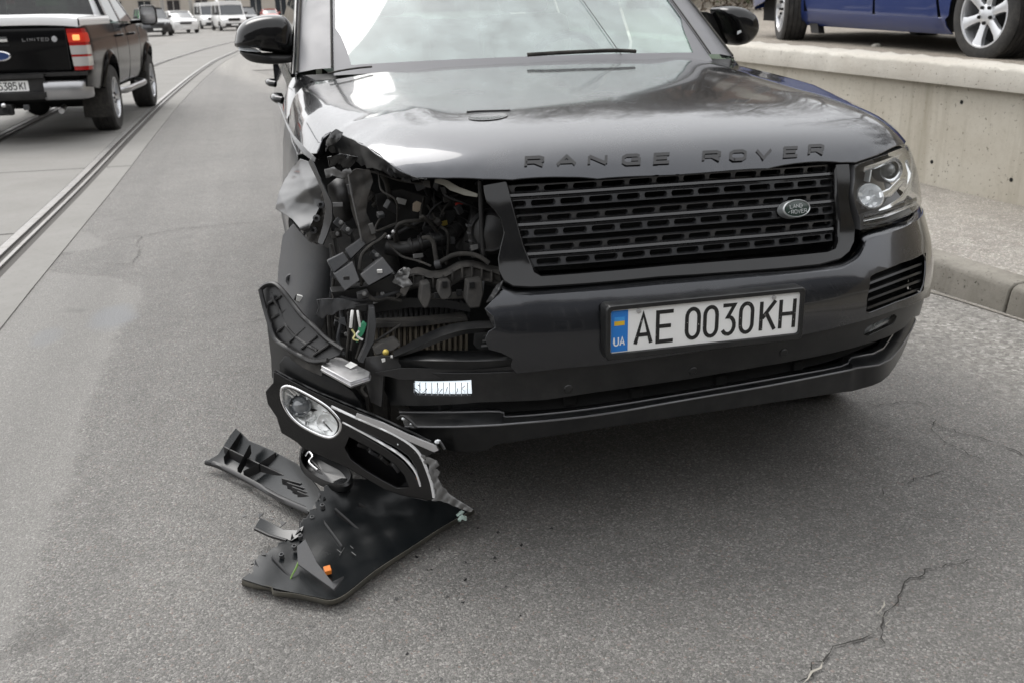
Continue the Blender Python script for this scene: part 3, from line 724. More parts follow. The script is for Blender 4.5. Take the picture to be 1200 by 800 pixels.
sh1 = smoothline(np.vstack([S(up+np.array([0, 1.0]), .020), ext1]), 5); sh2 = smoothline(np.vstack([S(up+np.array([0, -2]), .045), cyl(.03)(np.array(to_cyl([(.93, .40, .80), (.985, .62, .825)])))]), 5)
MB().loft([sh0, (sh0+sh1)/2-np.array([0, .002, -.002]), sh1, sh2]).build('bumper_shoulder', M['paint'], suv, smooth=60)
# vent behind the hole: dark box with four blades
def inset(px, off): return S(px, off)
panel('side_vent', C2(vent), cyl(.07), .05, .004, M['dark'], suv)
MB().prism([(.5, .25, .40), (.72, .26, .40), (.85, .365, .40), (.935, .50, .40), (.955, .62, .40), (.955, .9, .40), (.5, .9, .40)], (0, 0, .34)).build('corner_block', M['dark'], suv)  # added dark block that stops daylight showing through the vent
vw = smoothline(S(vent), 3, True); vw2 = smoothline(S(vent, .069), 3, True)
MB().loft([vw, vw2], closed=True).build('vent_duct', M['plastic'], suv)
for k in range(4):
    t = (k+.72)/4.35
    a = np.array([(1019-3*t, 324+42*t)]); b = np.array([(1081-1.5*t, 300.5+42*t)])
    ln = [a+(b-a)*i/6 for i in range(7)]; ln = np.array(ln)[:, 0]
    L0 = S(ln, .012); L1 = S(ln+np.array([0, 3.0]), .010); L2 = S(ln+np.array([0, 1]), .06); L3 = S(ln+np.array([0, -2.0]), .06)
    MB().loft([L0, L1, L2, L3], closed=False).build('vent_blade', M['plastic_sheen'], suv, smooth=60)
# --- black lower bumper band
band_top = [(448, 437), (475, 437), (560, 440), (606, 438), (660, 432), (716, 427), (820, 412), (937, 394), (1017, 375), (1050, 363), (1080, 351)]
band_bot = [(1076, 372), (1066, 384), (1050, 394), (1000, 410), (900, 430), (800, 447), (700, 461), (640, 470), (560, 473), (455, 476), (447, 458)]
fogR = [(1019, 388), (1022, 384), (1054, 369), (1057, 372), (1053, 381), (1022, 396), (1018, 395)]
fogL = [(481, 448), (551, 447), (552, 464), (550, 466), (484, 465), (481, 462)]
panel('lower_bumper', C2(band_top)+to_cyl([(.982, .47, .49), (.975, .47, .42)])+C2(band_bot), cyl(.014), .035, .004, M['plastic_sheen'], suv, holes=[C2(fogR), C2(fogL)], bspace=.012, edge=.002)
M['frost0'] = mat('lens_flute', (.85, .87, .9), .2, .2, .5)
def foglamp(poly, lab):
    o = panel('fog_lamp', C2(poly), cyl(.032), .03, .006, M['fog_ref'], suv, label=lab)
    a = S(np.array(poly), .014); b = S(np.array(poly), .031); MB().loft([a, b], closed=True).build('fog_bezel', M['gloss_black'], o)
    panel('fog_lens', C2([(x+(sum(q[0] for q in poly)/len(poly)-x)*.03, y+(sum(q[1] for q in poly)/len(poly)-y)*.03) for x, y in poly]), cyl(.022), .03, .003, M['lens'], o)
    return o
M['fog_ref'] = mat('fog_reflector', (.86, .88, .90), .22, .9)
setin(M['fog_ref'], 'Base Color', ramp(M['fog_ref'], noise(M['fog_ref'], 90, 2, .5, mapscale=(2.2, 1, .5)), [(.35, (.70, .72, .74)), (.6, (.93, .95, .97))]))
M['fog_ref'].node_tree.nodes['Principled BSDF'].inputs['Emission Color'].default_value = (.86, .93, 1.0, 1)
M['fog_off'] = mat('fog_reflector_off', (.5, .5, .5), .35, .1)
setin(M['fog_off'], 'Base Color', ramp(M['fog_off'], noise(M['fog_off'], 25, 3, .6), [(.40, (.95, .95, .94)), (.52, (.7, .7, .7)), (.55, (.15, .15, .15)), (.58, (.95, .95, .94))]))
M['fog_ref'].node_tree.nodes['Principled BSDF'].inputs['Emission Strength'].default_value = .55
_fl = foglamp(fogL, 'lit narrow fog lamp on the torn side')
rf_ = random.Random(17)
for k in range(8):
    x = 484+k*8.6+rf_.uniform(-3, 3); y0 = rf_.uniform(447, 455); q = [(x, y0)]
    for t in range(3): q.append((q[-1][0]+rf_.uniform(-5, 5), min(464.5, q[-1][1]+rf_.uniform(1.5, 5))))
    MB().tube(S(q, .0205), [.0011, .0008, .0005, .0003], 4).build('lens_crack', M['ink'], _fl, smooth=0)
for k in range(10):
    x = 485+k*7; MB().tube(S([(x, 448), (x, 464)], .026), .0016, 5).build('lens_flute', M['frost0'], _fl, smooth=60)
_f = foglamp(fogR, 'unlit slanting fog lamp on the undamaged side'); _f.data.materials[0] = M['fog_off']
# --- intake gap and lower lip
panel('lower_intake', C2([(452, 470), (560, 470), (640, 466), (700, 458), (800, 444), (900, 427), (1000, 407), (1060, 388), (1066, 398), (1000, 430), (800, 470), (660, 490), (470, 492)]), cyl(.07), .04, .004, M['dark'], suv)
for q in [(520, 475), (665, 465), (742, 457), (840, 442), (930, 425)]:
    p = S([q], .085)[0]; MB().box(p, (.035, .05, .03), (0, 0, .1)).build('intake_bracket', M['dark'], suv, bevel=.004)
lip_a = np.array([(468, 483), (530, 483), (585, 482), (590, 487), (600, 488), (660, 483), (720, 475), (800, 462), (900, 445), (986, 429), (998, 419), (1035, 408), (1066, 395)])
lip_b = np.array([(474, 500), (530, 500), (578, 498), (592, 497), (604, 496), (660, 491), (720, 483), (800, 469), (900, 452), (988, 435), (1004, 431), (1043, 421), (1072, 400)])
lip_c = np.array([(500, 515), (530, 528), (566, 528), (580, 521), (596, 518), (660, 508), (720, 499), (800, 487), (900, 472), (980, 460), (1005, 456), (1041, 440), (1066, 413)])
def around(off, zs): return cyl(off)(np.array(to_cyl([(.985, .36, zs), (.985, .47, zs)])))
def lipline(px, off, zs): return np.vstack([S(px[:-1], off), around(off, zs)])
la = lipline(lip_a, .045, .437); lb0 = lipline(lip_b+np.array([0, -2]), .004, .415); lb = lipline(lip_b, 0, .408); lb1 = lipline(lip_b+np.array([0, 3]), .003, .398); lc = lipline(lip_c, .012, .36); ld = lc+np.array([0, .03, -.006]); le = lc+np.array([0, .30, .03])
lip = MB().loft([smoothline(q, 4) for q in (la+np.array([0, .03, 0]), la, lb0, lb, lb1, lc, ld, le)]).build('lower_lip', M['plastic_sheen'], suv, smooth=50)
for ln_ in (lb, la): MB().tube(smoothline(ln_+np.array([0, -.001, .001]), 3), .0028, 6).build('lip_highlight', M['highlight'], lip, smooth=60)  # pale tubes on the rolled edges paint the lip's highlight lines
# --- grille: surround, three double slotted bars, badge
g_out = [(566, 219), (570, 237), (579, 246), (587, 257), (591, 274), (587, 290), (584, 304), (585, 318), (591, 330), (601, 336), (622, 337), (775, 325), (965, 310), (990, 303), (1000, 295), (1005, 284), (1006, 268), (1001, 250), (998, 232), (1000, 212), (999, 193)]
g_in = [(984, 194), (986, 230), (989, 260), (989, 283), (985, 293), (975, 297), (900, 304), (800, 312), (700, 321), (634, 326), (625, 321), (612, 290), (601, 250), (592, 214)]
panel('grille_surround', C2(g_out)+C2(g_in), cyl(.010), .03, .02, M['gloss_black'], suv, bspace=.012, edge=.004)
gi = S(g_in[::-1], .012); gi2 = S(np.array(g_in[::-1]), .085)
c_ = gi.mean(0)
MB().loft([smoothline(gi, 4), smoothline(c_+(gi-c_)*.965, 4)+np.array([0, .022, 0]), smoothline(c_+(gi2-c_)*.96, 4)]).build('grille_frame', M['gloss_black'], suv, smooth=50)
gback = [(560, 205), (1000, 185), (1004, 300), (620, 335)]
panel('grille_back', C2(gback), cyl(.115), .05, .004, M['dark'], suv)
def slot_rows(zl, ph, xl, xr, hgt, tilt):
    """one row of rounded slots: plate of cells, each cell a rectangle with a stadium hole, 14 mm deep"""
    pitch = .0745; sw = .060; shh = hgt*.64; mb = MB(); n = 20
    k0 = math.floor((xl-ph)/pitch)-1
    for k in range(k0, k0+20):
        c = ph+(k+.5)*pitch; a = max(c-pitch/2, xl); b = min(c+pitch/2, xr)
        if b-a < .012: continue
        h0 = max(c-sw/2, a+.004); h1 = min(c+sw/2, b-.004)
        if h1-h0 < .012: h0 = h1 = None
        r = shh/2; ring = []
        if h0 is None: continue
        cx0, cx1 = h0+min(r, (h1-h0)/2), h1-min(r, (h1-h0)/2)
        for i in range(n):
            q = 2*math.pi*(i+.5)/n; cs, sn = math.cos(q), math.sin(q)
            ring.append(((cx1 if cs > 0 else cx0)+r*cs*(1 if cx1 > cx0 else .9), r*sn))
        outer = []
        for (x, z) in ring:
            q = math.atan2(z/(hgt/2), (x-(a+b)/2)/((b-a)/2)); cs, sn = math.cos(q), math.sin(q); m_ = max(abs(cs), abs(sn))
            outer.append(((a+b)/2+(b-a)/2*cs/m_, hgt/2*sn/m_))
        def T(x, z, d): return (x, front_y(x, zl+.0)+.030+tilt*z+d, zl+z-0.006*(abs(x)/.45)**2)
        rows = [[T(x, z, .016) for x, z in outer], [T(x, z, 0) for x, z in outer],
                [T((x+ (0 if True else 0)), z, 0) for x, z in [(rx*1+ (ox-rx)*.22, rz+(oz-rz)*.22) for (rx, rz), (ox, oz) in zip(ring, outer)]],
                [T(x, z, .0035) for x, z in ring], [T(x, z, .016) for x, z in ring]]
        mb.loft(rows, closed=True)
    return mb
def px_z(y_left, xpx=700): return S([(xpx, y_left)], .03)[0][2]
def gx(z, side):            # inner edge of the opening at height z
    zz = np.array([.74, .80, .98]); return float(np.interp(z, zz, [-.428, -.447, -.492])) if side < 0 else float(np.interp(z, zz, [.432, .447, .470]))
for (r1, rm, r2) in [(215.5, 224, 232.5), (250.5, 258.5, 267), (285, 293, 301)]:
    bar = None
    for row, ph in ((r1, .0), (r2, .03725)):
        z = px_z(row); mb = slot_rows(z, ph, gx(z, -1), gx(z, 1), .0225, -.10 if row == r1 else .30)
        o = mb.build('grille_bar' if bar is None else 'slot_row', M['grille_row'], suv if bar is None else bar, smooth=40)
        if bar is None: bar = o
    z = px_z(rm); xs = np.linspace(gx(z, -1), gx(z, 1), 24)
    ln = lambda dz, d: [(x, front_y(x, z)+.030+d, z+dz-.006*(abs(x)/.45)**2) for x in xs]
    MB().loft([ln(.0095, .004), ln(.008, -.003), ln(.002, -.006), ln(0, -.002), ln(-.002, -.006), ln(-.008, -.003), ln(-.0095, .004)]).build('bar_spine', M['grille'], bar, smooth=40)
# badge
bc = S([(932, 245)], .005)[0]; bn = gradG(bc[None])[0]; bu = np.cross([0, 0, 1], bn)*-1; bu = bu/np.linalg.norm(bu)*(1 if np.cross([0, 0, 1], bn)[0]*-1 > 0 else -1); bv_ = np.cross(bu, bn)*-1
if bv_[2] < 0: bv_ = -bv_
if bu[0] < 0: bu = -bu
def ell(rx, rz, d, n=36): return [bc+bu*rx*math.cos(2*math.pi*i/n)+bv_*rz*math.sin(2*math.pi*i/n)+bn*d for i in range(n)]
M['badge'] = mat('badge_green', (.012, .030, .022), .3, coat=.6); M['silver'] = mat('silver_print', (.50, .52, .52), .35, .6)
badge = MB().loft([ell(.044, .0245, -.02), ell(.044, .0245, .006), ell(.041, .022, .009), ell(.039, .0205, .007)], closed=True).build('badge_rim', M['silver'], suv, smooth=40)
MB().loft([ell(.039, .0205, .006), ell(.02, .01, .0078), ell(.0005, .0005, .008)], closed=True).build('badge_face', M['badge'], badge)
def bt(text, ox, oz, h):
    mb = MB()
    for ch, polys in word_polys(text, h, h*.82, h*.30, 0, 0):
        strokes(mb, polys, lambda u, v, d: bc+bu*(ox+u)+bv_*(oz+v)+bn*(.0075+d), h*.19, .0008)
    mb.build('badge_lettering', M['silver'], badge, smooth=0)
bt('LAND', -.0215, .002, .0092); bt('ROVER', -.019, -.0125, .0092)
mb = MB(); 
for (u, v) in ((.0165, .006), (-.0265, -.008)):
    strokes(mb, [[(-.003, -.001), (.003, .002)]], lambda a, b, d, u=u, v=v: bc+bu*(u+a)+bv_*(v+b)+bn*(.0075+d), .0012, .0008)
mb.build('badge_mark', M['silver'], badge, smooth=0, kind='stuff')
# --- number plate
PZC = .6235
def plate_f(u, v, d): return (u, -.002-d, PZC+v)
def rrect(w, h, r, n=5):
    out = []
    for cx, cz, a in ((w/2-r, h/2-r, 0), (-w/2+r, h/2-r, 90), (-w/2+r, -h/2+r, 180), (w/2-r, -h/2+r, 270)):
        out += [(cx+r*math.cos(R(a+90*i/n)), cz+r*math.sin(R(a+90*i/n))) for i in range(n+1)]
    return out
def ring_plate(w, h, r, y0, y1): return [[(x, y, PZC+z) for x, z in rrect(w, h, r)] for y in (y0, y1)]
fr = MB(); a = rrect(.545, .142, .012); b = rrect(.522, .114, .008); c2 = rrect(.518, .110, .008)
fr.loft([[(x, .035, PZC-.002+z) for x, z in a], [(x, -.006, PZC-.002+z) for x, z in a], [(x*.99, -.010, PZC-.002+z*.97) for x, z in a], [(x, -.010, PZC+z) for x, z in b], [(x, .002, PZC+z) for x, z in c2]], closed=True)
plate = fr.build('number_plate', M['plastic_sheen'], suv, smooth=35)
pw = rrect(.520, .112, .008)
MB().loft([[(x, .006, PZC+z) for x, z in pw], [(x, -.002, PZC+z) for x, z in pw]], closed=True, caps=True).build('plate_face', M['white_plate'], plate, smooth=30)
MB().prism([(-.2575, -.0028, PZC-.053), (-.213, -.0028, PZC-.053), (-.213, -.0028, PZC+.053), (-.2575, -.0028, PZC+.053)], (0, .0006, 0)).build('country_band', M['plate_blue'], plate, smooth=0)
MB().prism([(-.249, -.0032, PZC+.026), (-.222, -.0032, PZC+.026), (-.222, -.0032, PZC+.036), (-.249, -.0032, PZC+.036)], (0, .0004, 0)).build('flag_blue', mat('flag_blue', (.05, .32, .75), .4), plate, smooth=0)
MB().prism([(-.249, -.0032, PZC+.0145), (-.222, -.0032, PZC+.0145), (-.222, -.0032, PZC+.0258), (-.249, -.0032, PZC+.0258)], (0, .0004, 0)).build('flag_yellow', M['plate_yellow'], plate, smooth=0)
mb = MB()
for ch, polys in word_polys('UA', .021, .0115, .0045, -.2495, -.037): strokes(mb, polys, plate_f, .0032, .0006, .0009)
mb.build('country_letters', M['white_plate'], plate, smooth=0)
def plate_run(text, x, wch, gap, h=.077, z0=-.0385, w=.0098):
    for ch, polys in word_polys(text, h, wch, gap, x, z0):
        m_ = MB(); strokes(m_, polys, plate_f, w, .0008, .0002); m_.build('character', M['plate_char'], plate, smooth=0)
M['plate_char'] = mat('plate_character', (.014, .014, .014), .45)
setin(M['plate_char'], 'Base Color', ramp(M['plate_char'], noise(M['plate_char'], 130, 3, .7), [(.66, (.013, .013, .013)), (.70, (.55, .54, .51))]))
plate_run('AE', -.193, .042, .0175); plate_run('0030', -.0545, .033, .0165); plate_run('KH', .152, .039, .016)
for x in (-.185, .185):
    MB().lathe([(.006, 0), (.006, .003), (.004, .004), (.0004, .004)], (x, -.002, PZC+.047), (0, -1, 0), 10).build('screw', M['alu'], plate)
# parking sensors and washer cap on the bumper
for q in [(812, 434), (666, 455), (918, 413)]:
    p = S([q], .014)[0]; n_ = gradG(p[None])[0]; MB().lathe([(.012, -.01), (.012, .001), (.010, .003), (.0004, .0035)], p, n_, 16).build('parking_sensor', M['plastic_sheen'], suv)
def plate3(name, pts, mt, parent, ext=(0, .02, 0), bevel=.002, sm=0, **kw):
    """solid piece: outline (px, py, distance) with real thickness"""
    a = P3(pts); return MB().prism(a, ext).build(name, mt, parent, smooth=sm or 30, bevel=bevel, **kw)
def pt(px, py, y): return P3([(px, py, y)])[0]
def hose(name, pts, r, mt, parent, k=6, n=8, **kw):
    return MB().tube(smoothline(P3(pts), k), r, n).build(name, mt, parent, smooth=60, **kw)
def idw(pts):
    """smooth quadratic (or plane) through the given distances"""
    a = np.asarray(pts, float); c = a[:, :2].mean(0); sc = np.abs(a[:, :2]-c).max()+1e-9
    def basis(q):
        u = (q-c)/sc; x, y = u[:, 0], u[:, 1]; B = [np.ones(len(q)), x, y]
        if len(a) >= 8: B += [x*x, x*y, y*y]
        return np.stack(B, 1)
    B = basis(a[:, :2]); w = np.linalg.solve(B.T@B+np.eye(B.shape[1])*.02, B.T@a[:, 2])
    return lambda ab: basis(ab)@w
def creases(seed, amp, freq, n=6):
    rnd = random.Random(seed); W = [(rnd.uniform(0, math.pi), freq*rnd.uniform(.35, 1.5), rnd.uniform(0, 6), rnd.uniform(.4, 1), rnd.random() < .75) for _ in range(n)]
    W += [(rnd.uniform(0, math.pi), freq*rnd.uniform(2.2, 4.5), rnd.uniform(0, 6), rnd.uniform(.03, .09), True) for _ in range(4)]
    def f(ab):
        if not amp: return 0.0
        t = 0
        for a, k, p, w, r in W:
            q = np.sin((ab[:, 0]*math.cos(a)+ab[:, 1]*math.sin(a))*k+p+.8*np.sin(ab[:, 1]*k*.37+p*2)); t = t+w*(np.abs(q)*1.6-.8 if r else q)
        return t*amp/2.2
    return f
def bent(name, pts, extra, mt, parent, sp=5, thick=.003, noise_amp=0.0, freq=.2, seed=0, edge=.002, holes=(), yf=None, **kw):
    """bent sheet: px outline whose distance is interpolated from the given points, plus creases"""
    f = yf or idw(list(pts)+list(extra)); cz = creases(seed, noise_amp, freq)
    def proj(ab): return PY(ab, f(ab)+cz(ab))
    return panel(name, [p[:2] for p in pts], proj, sp, thick, mt, parent, holes=holes, edge=edge, **kw)

# --- sound headlamp (car's left side)
hl = [(1003, 194), (1030, 185), (1061, 173), (1066, 184), (1071, 202), (1077, 226), (1080, 241), (1071, 249), (1040, 261), (1010, 270), (1009, 256), (1004, 242), (1001, 226), (1003, 210)]
M['lamp_dark'] = mat('lamp_housing', (.02, .02, .022), .35); M['reflector'] = mat('lamp_reflector', (.93, .94, .95), .16, .9); M['crystal'] = mat('lamp_crystal', (.95, .96, .97), .22, .55, .4); M['frost'] = mat('light_guide', (.75, .78, .8), .25, .1, .6)
hlc = C2(hl[:3])+to_cyl([(.945, .62, .95), (.975, .66, .82)])+C2(hl[7:])
M['lamp_dark2'] = mat('lamp_back_grey', (.16, .16, .165), .3, .7)
lamp = panel('headlight', hlc, cyl(.11), .03, .004, M['lamp_dark2'], suv, label='undamaged clear headlight beside the grille')
a = cyl(.004)(np.array(hlc)); b = cyl(.11)(np.array(hlc))
MB().loft([a, b], closed=True).build('lamp_wall', M['lamp_dark2'], lamp)
def lamp_axis(q, off): return S([q], off)[0]
AX = Vector((-.12, -.96, .12)).normalized()
def projector(q, r, off, par, name='projector'):
    c = S([q], off)[0]
    o = MB().lathe([(r*1.42, -.03), (r*1.42, .010), (r*1.30, .018), (r*1.16, .012), (r*1.02, .010), (r*.98, -.01), (r*.92, -.012)], c, AX, 28).build(name, M['reflector'], par)
    MB().lathe([(r*.92, -.010), (r*.80, .004), (r*.5, .016), (r*.2, .021), (.0004, .022)], c, AX, 24).build('projector_lens', M['proj_glass'], o)
    return o
M['proj_glass'] = mat('projector_glass', (.16, .17, .18), .03, 0, 1.0, spec=.9)
_ax_l = suv
projector((1041, 199), .027, .055, lamp)
AX2 = Vector((-.12, -.82, .55)).normalized()
c = S([(1019, 231)], .05)[0]
bowl = MB().lathe([(.040, .006), (.037, .010), (.034, .004), (.031, -.012), (.022, -.028), (.010, -.034), (.009, -.012), (.006, -.008), (.0004, -.007)], c, AX2, 26).build('reflector_bowl', M['crystal'], lamp)
for k in range(8):
    q = k*math.pi/4; a_ = AX2.orthogonal().normalized(); b_ = AX2.cross(a_)
    p = Vector(c)+(a_*math.cos(q)+b_*math.sin(q))*.025-AX2*.017; MB().box(p, (.010, .004, .016), (0, q, 0)).build('reflector_facet', M['crystal'], bowl, bevel=.001)
MB().loft([S([(1030, 246), (1042, 240), (1055, 231), (1063, 219), (1064, 203), (1060, 189)], .03), S([(1030, 250), (1043, 244), (1057, 234), (1066, 220), (1067, 203), (1062, 188)], .026), S([(1031, 252), (1045, 246), (1059, 236), (1068, 221), (1069, 203), (1063, 187)], .045)]).build('light_guide', M['reflector'], lamp, smooth=60)
MB().loft([S([(1030, 226), (1042, 221), (1054, 209)], .03), S([(1031, 232), (1044, 227), (1057, 213)], .024), S([(1031, 236), (1045, 231), (1060, 214)], .035)]).build('chrome_blade', M['reflector'], lamp, smooth=60)
MB().loft([S([(1013, 196), (1030, 190), (1057, 180)], .02), S([(1012, 201), (1030, 196), (1050, 189)], .03), S([(1012, 203), (1030, 198), (1050, 191)], .06)]).build('chrome_brow', M['reflector'], lamp, smooth=60)
MB().box(S([(1017, 206)], .05)[0], (.006, .02, .035), (0, .1, .2)).build('divider', M['frost'], lamp, bevel=.001)
for k, dy in enumerate((0, 6, 12)):
    MB().loft([S([(1012, 252+dy*.8), (1040, 245+dy), (1074, 231+dy)], .02), S([(1012, 255+dy*.8), (1040, 248+dy), (1075, 234+dy)], .014), S([(1012, 257+dy*.8), (1040, 250+dy), (1075, 236+dy)], .035)]).build('lamp_rib', M['gloss_black'] if k != 1 else M['reflector'], lamp, smooth=60)
panel('lamp_glass', hlc, cyl(.002), .03, .003, M['lens'], lamp, edge=.002)

# --- greenhouse: windscreen, pillars, roof, side glass, doors
def wsp(u, v): # u across -1..1, v up 0..1
    hw = .755-.10*v; x = u*hw; return (x, 1.605+.06*u*u+.80*v+.0*v*v, 1.197-.012*u*u+.555*v-.055*v*v+.02*(1-u*u)*v)
ws = MB().loft([[wsp(u, v) for u in np.linspace(-1, 1, 17)] for v in np.linspace(0, 1, 10)]).build('windscreen', M['windscreen'], suv, smooth=60, fix=False)
M['frit'] = dusty('windscreen_border', (.16, .16, .17), .42, (.2, .2, .19), .2, scale=6)
for s in (-1, 1):
    rows = []
    for v in np.linspace(0, 1, 10):
        g = np.array(wsp(s, v)); o = np.array([s*(.885-.115*v), g[1]+.045+.02*v, g[2]-.012]); m_ = (g+o)/2+np.array([0, -.004, .006]); inn = g+np.array([0, .02, -.03])
        rows.append([inn, g+np.array([s*.004, -.004, .003]), m_, o, o+np.array([s*.012, .03, -.012]), o+np.array([s*.004, .10, -.01])])
    MB().loft(rows).build('pillar', M['frit'], suv, smooth=60)
    MB().loft([[(s*.80, 1.50, 1.14), (s*.90, 1.55, 1.10), (s*.945, 1.56, 1.02)], [(s*.86, 1.64, 1.165), (s*.915, 1.66, 1.12), (s*.95, 1.67, 1.03)], [(s*.89, 1.78, 1.17), (s*.922, 1.80, 1.12), (s*.95, 1.80, 1.05)]]).build('wing_corner', M['paint'], suv, smooth=60)
    MB().tube([r[3]+np.array([s*.003, -.003, .003]) for r in rows], .0045, 6).build('pillar_seam', M['rubber'], suv, smooth=60)
    MB().tube([r[4]+np.array([s*.006, .0, .0]) for r in rows], .010, 6).build('pillar_trim', M['gloss_black'], suv, smooth=60)
    MB().tube([r[1]+np.array([s*.004, -.004, .003]) for r in rows], .0035, 6).build('pillar_seam', M['rubber'], suv, smooth=60)
    # black corner of the glass
    q = [np.array(wsp(s*(1-t), 0)) for t in (0, .03, .06, .09, .13)]
    rows = [[np.array(wsp(s, v))+np.array([0, -.003, .003]), np.array(wsp(s*(1-.075*max(0, 1-v*4.2)**.6-.012), v))+np.array([0, -.003, .003])] for v in np.linspace(0, 1, 40)]
    MB().loft(rows).build('glass_border', M['frit'], ws, smooth=0)
rows = [[np.array(wsp(u, v))+np.array([0, -.003, .003]) for u in np.linspace(-1, 1, 17)] for v in (-.045, .012)]
MB().loft(rows).build('glass_border', M['frit'], ws, smooth=0)
cow = [[(x, 1.50+.05*(x/.8)**2, 1.150-.02*(x/.8)**2) for x in np.linspace(-.87, .87, 17)], [(x, 1.57+.06*(x/.8)**2, 1.155-.02*(x/.8)**2) for x in np.linspace(-.87, .87, 17)], [(x, 1.605+.06*(x/.77)**2, 1.180-.012*(x/.77)**2) for x in np.linspace(-.87, .87, 17)]]
MB().loft(cow).build('cowl', M['plastic'], suv)
roof = []
for y, z, hw in [(2.395, 1.712, .66), (2.5, 1.755, .68), (3.0, 1.80, .70), (3.8, 1.80, .70), (4.5, 1.76, .67), (4.75, 1.70, .64)]:
    roof.append([(hw*u, y, z-.035*u**4) for u in np.linspace(-1, 1, 13)])
MB().loft(roof).build('roof', M['paint'], suv, smooth=60)
for s in (-1, 1):
    sd = 'car side'
    def sidecol(y, zs): return [(s*((spl(np.array([z]), _WZ, _WX)[0] if z < 1.12 else .938-(z-1.12)*.36)-.012-.012*max(0, y-1.7)), y, z) for z in zs]
    zlow = [.34, .40, .50, .62, .75, .88, .98, 1.06, 1.11]
    for name, y0, y1 in (('front_door', 1.70, 2.88), ('rear_door', 2.89, 3.95)):
        d = MB().loft([sidecol(y, zlow) for y in np.linspace(y0, y1, 10)]).build(name, M['paint'], suv, smooth=60)
        zz_ = [1.115, 1.2, 1.3, 1.4, 1.5, 1.6, 1.68]
        rows_ = [[sidecol(y, [z])[0] for y in np.linspace(max(y0, 1.72+(z-1.17)*1.42) if name == 'front_door' else y0, y1-.03, 8)] for z in zz_]
        MB().loft(rows_).build('side_window', M['front_glass'] if name == 'front_door' else M['tinted'], d, smooth=60)
        hx = s*1.0; hy = y1-.22
        h = MB().tube(smoothline([(s*.925, hy-.11, 1.005), (s*.955, hy-.08, 1.010), (s*.962, hy, 1.012), (s*.955, hy+.08, 1.010), (s*.925, hy+.11, 1.005)], 4), [.017]*17, 8).build('door_handle', M['gloss_black'], d, smooth=60)
    MB().loft([sidecol(y, [1.11, 1.12]) for y in np.linspace(1.66, 4.6, 20)]).build('waist_strip', M['gloss_black'], suv)
    MB().loft([sidecol(y, zlow) for y in np.linspace(3.96, 4.85, 8)]).build('rear_quarter', M['paint'], suv, smooth=60)
    MB().loft([sidecol(y, [1.12, 1.3, 1.5, 1.68]) for y in np.linspace(3.96, 4.7, 6)]).build('quarter_glass', M['tinted'], suv, smooth=60)
    MB().box((s*.90, 2.6, .30), (.12, 2.6, .12)).build('sill', M['plastic'], suv, bevel=.02)
MB().loft([[(-.9, 4.86, z) for z in (.4, 1.1)], [(.9, 4.86, z) for z in (.4, 1.1)]]).build('tailgate', M['paint'], suv)
MB().loft([[(-.78, 4.80, 1.12), (-.64, 4.74, 1.7)], [(.78, 4.80, 1.12), (.64, 4.74, 1.7)]]).build('rear_glass', M['tinted'], suv)
def wheel_arch_poly(cy, r): return [(cy+r*math.cos(q), .39+r*math.sin(q)) for q in np.linspace(R(188), R(-8), 15)]
# front wings
wy = [(1.68, 1.005), (1.68, .34), (1.36, .34)]
archp = [(.90+.43*math.cos(q), .40+.43*math.sin(q)) for q in np.linspace(R(-8), R(180), 18)]
panel('front_wing', [(1.69, .34)]+archp+[(.47, .46), (.53, .62), (.62, .72), (.675, .82), (.635, .955), (.66, .965), (.80, .973), (1.2, .988), (1.56, 1.008), (1.69, 1.08)], sidep(1, .002), .06, .004, M['paint'], suv)
# damaged wing keeps only the metal behind the wheel and a torn strip over it
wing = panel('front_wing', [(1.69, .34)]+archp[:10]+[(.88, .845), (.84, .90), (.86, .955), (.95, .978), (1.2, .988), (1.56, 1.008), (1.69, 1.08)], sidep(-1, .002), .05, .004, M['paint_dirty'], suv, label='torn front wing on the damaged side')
# --- wipers
for (pth, nm) in (([(745, 60.5, 1.575), (720, 59.5, 1.57), (690, 60.5, 1.56), (650, 62.5, 1.545), (618, 64.5, 1.545)], 'wiper'), ([(384, 86.5, 1.56), (400, 83, 1.56), (420, 80, 1.56), (436, 78.5, 1.56)], 'wiper')):
    p = P3(pth); MB().tube(smoothline(p, 4), .0075 if len(p) == 5 else .0035, 6).build(nm, M['rubber'], suv, smooth=60)
MB().tube([np.array(wsp(.48, .0))+np.array([0, -.008, .006]), np.array(wsp(.40, .5))+np.array([0, -.008, .006])], .0014, 5).build('aerial_line', M['rubber'], ws)
# dark oval and slit modelled in place of a reflection on the bonnet
_jc = hood_warp(S([(572, 137.5)]))[0]; _jn = gradG(_jc[None])[0]; _jx = Vector((1, .06, 0)); _jx = (_jx-Vector(_jn)*_jx.dot(Vector(_jn))).normalized(); _jy = Vector(_jn).cross(_jx)
def _jr(rx, ry, d): return [tuple(Vector(_jc)+_jx*rx*math.cos(2*math.pi*i/28)+_jy*ry*math.sin(2*math.pi*i/28)+Vector(_jn)*d) for i in range(28)]
hood_oval = MB().loft([_jr(.058, .040, -.004), _jr(.057, .039, .0022), _jr(.050, .033, .0028), _jr(.046, .029, .0012), _jr(.001, .001, .0012)], closed=True).build('hood_reflection', M['grille'], hood, smooth=40)
MB().tube(hood_warp(S([(547, 131.5), (560, 130.5), (598, 129.5)], -.001)), .0028, 6).build('reflection_slit', M['plastic'], hood)
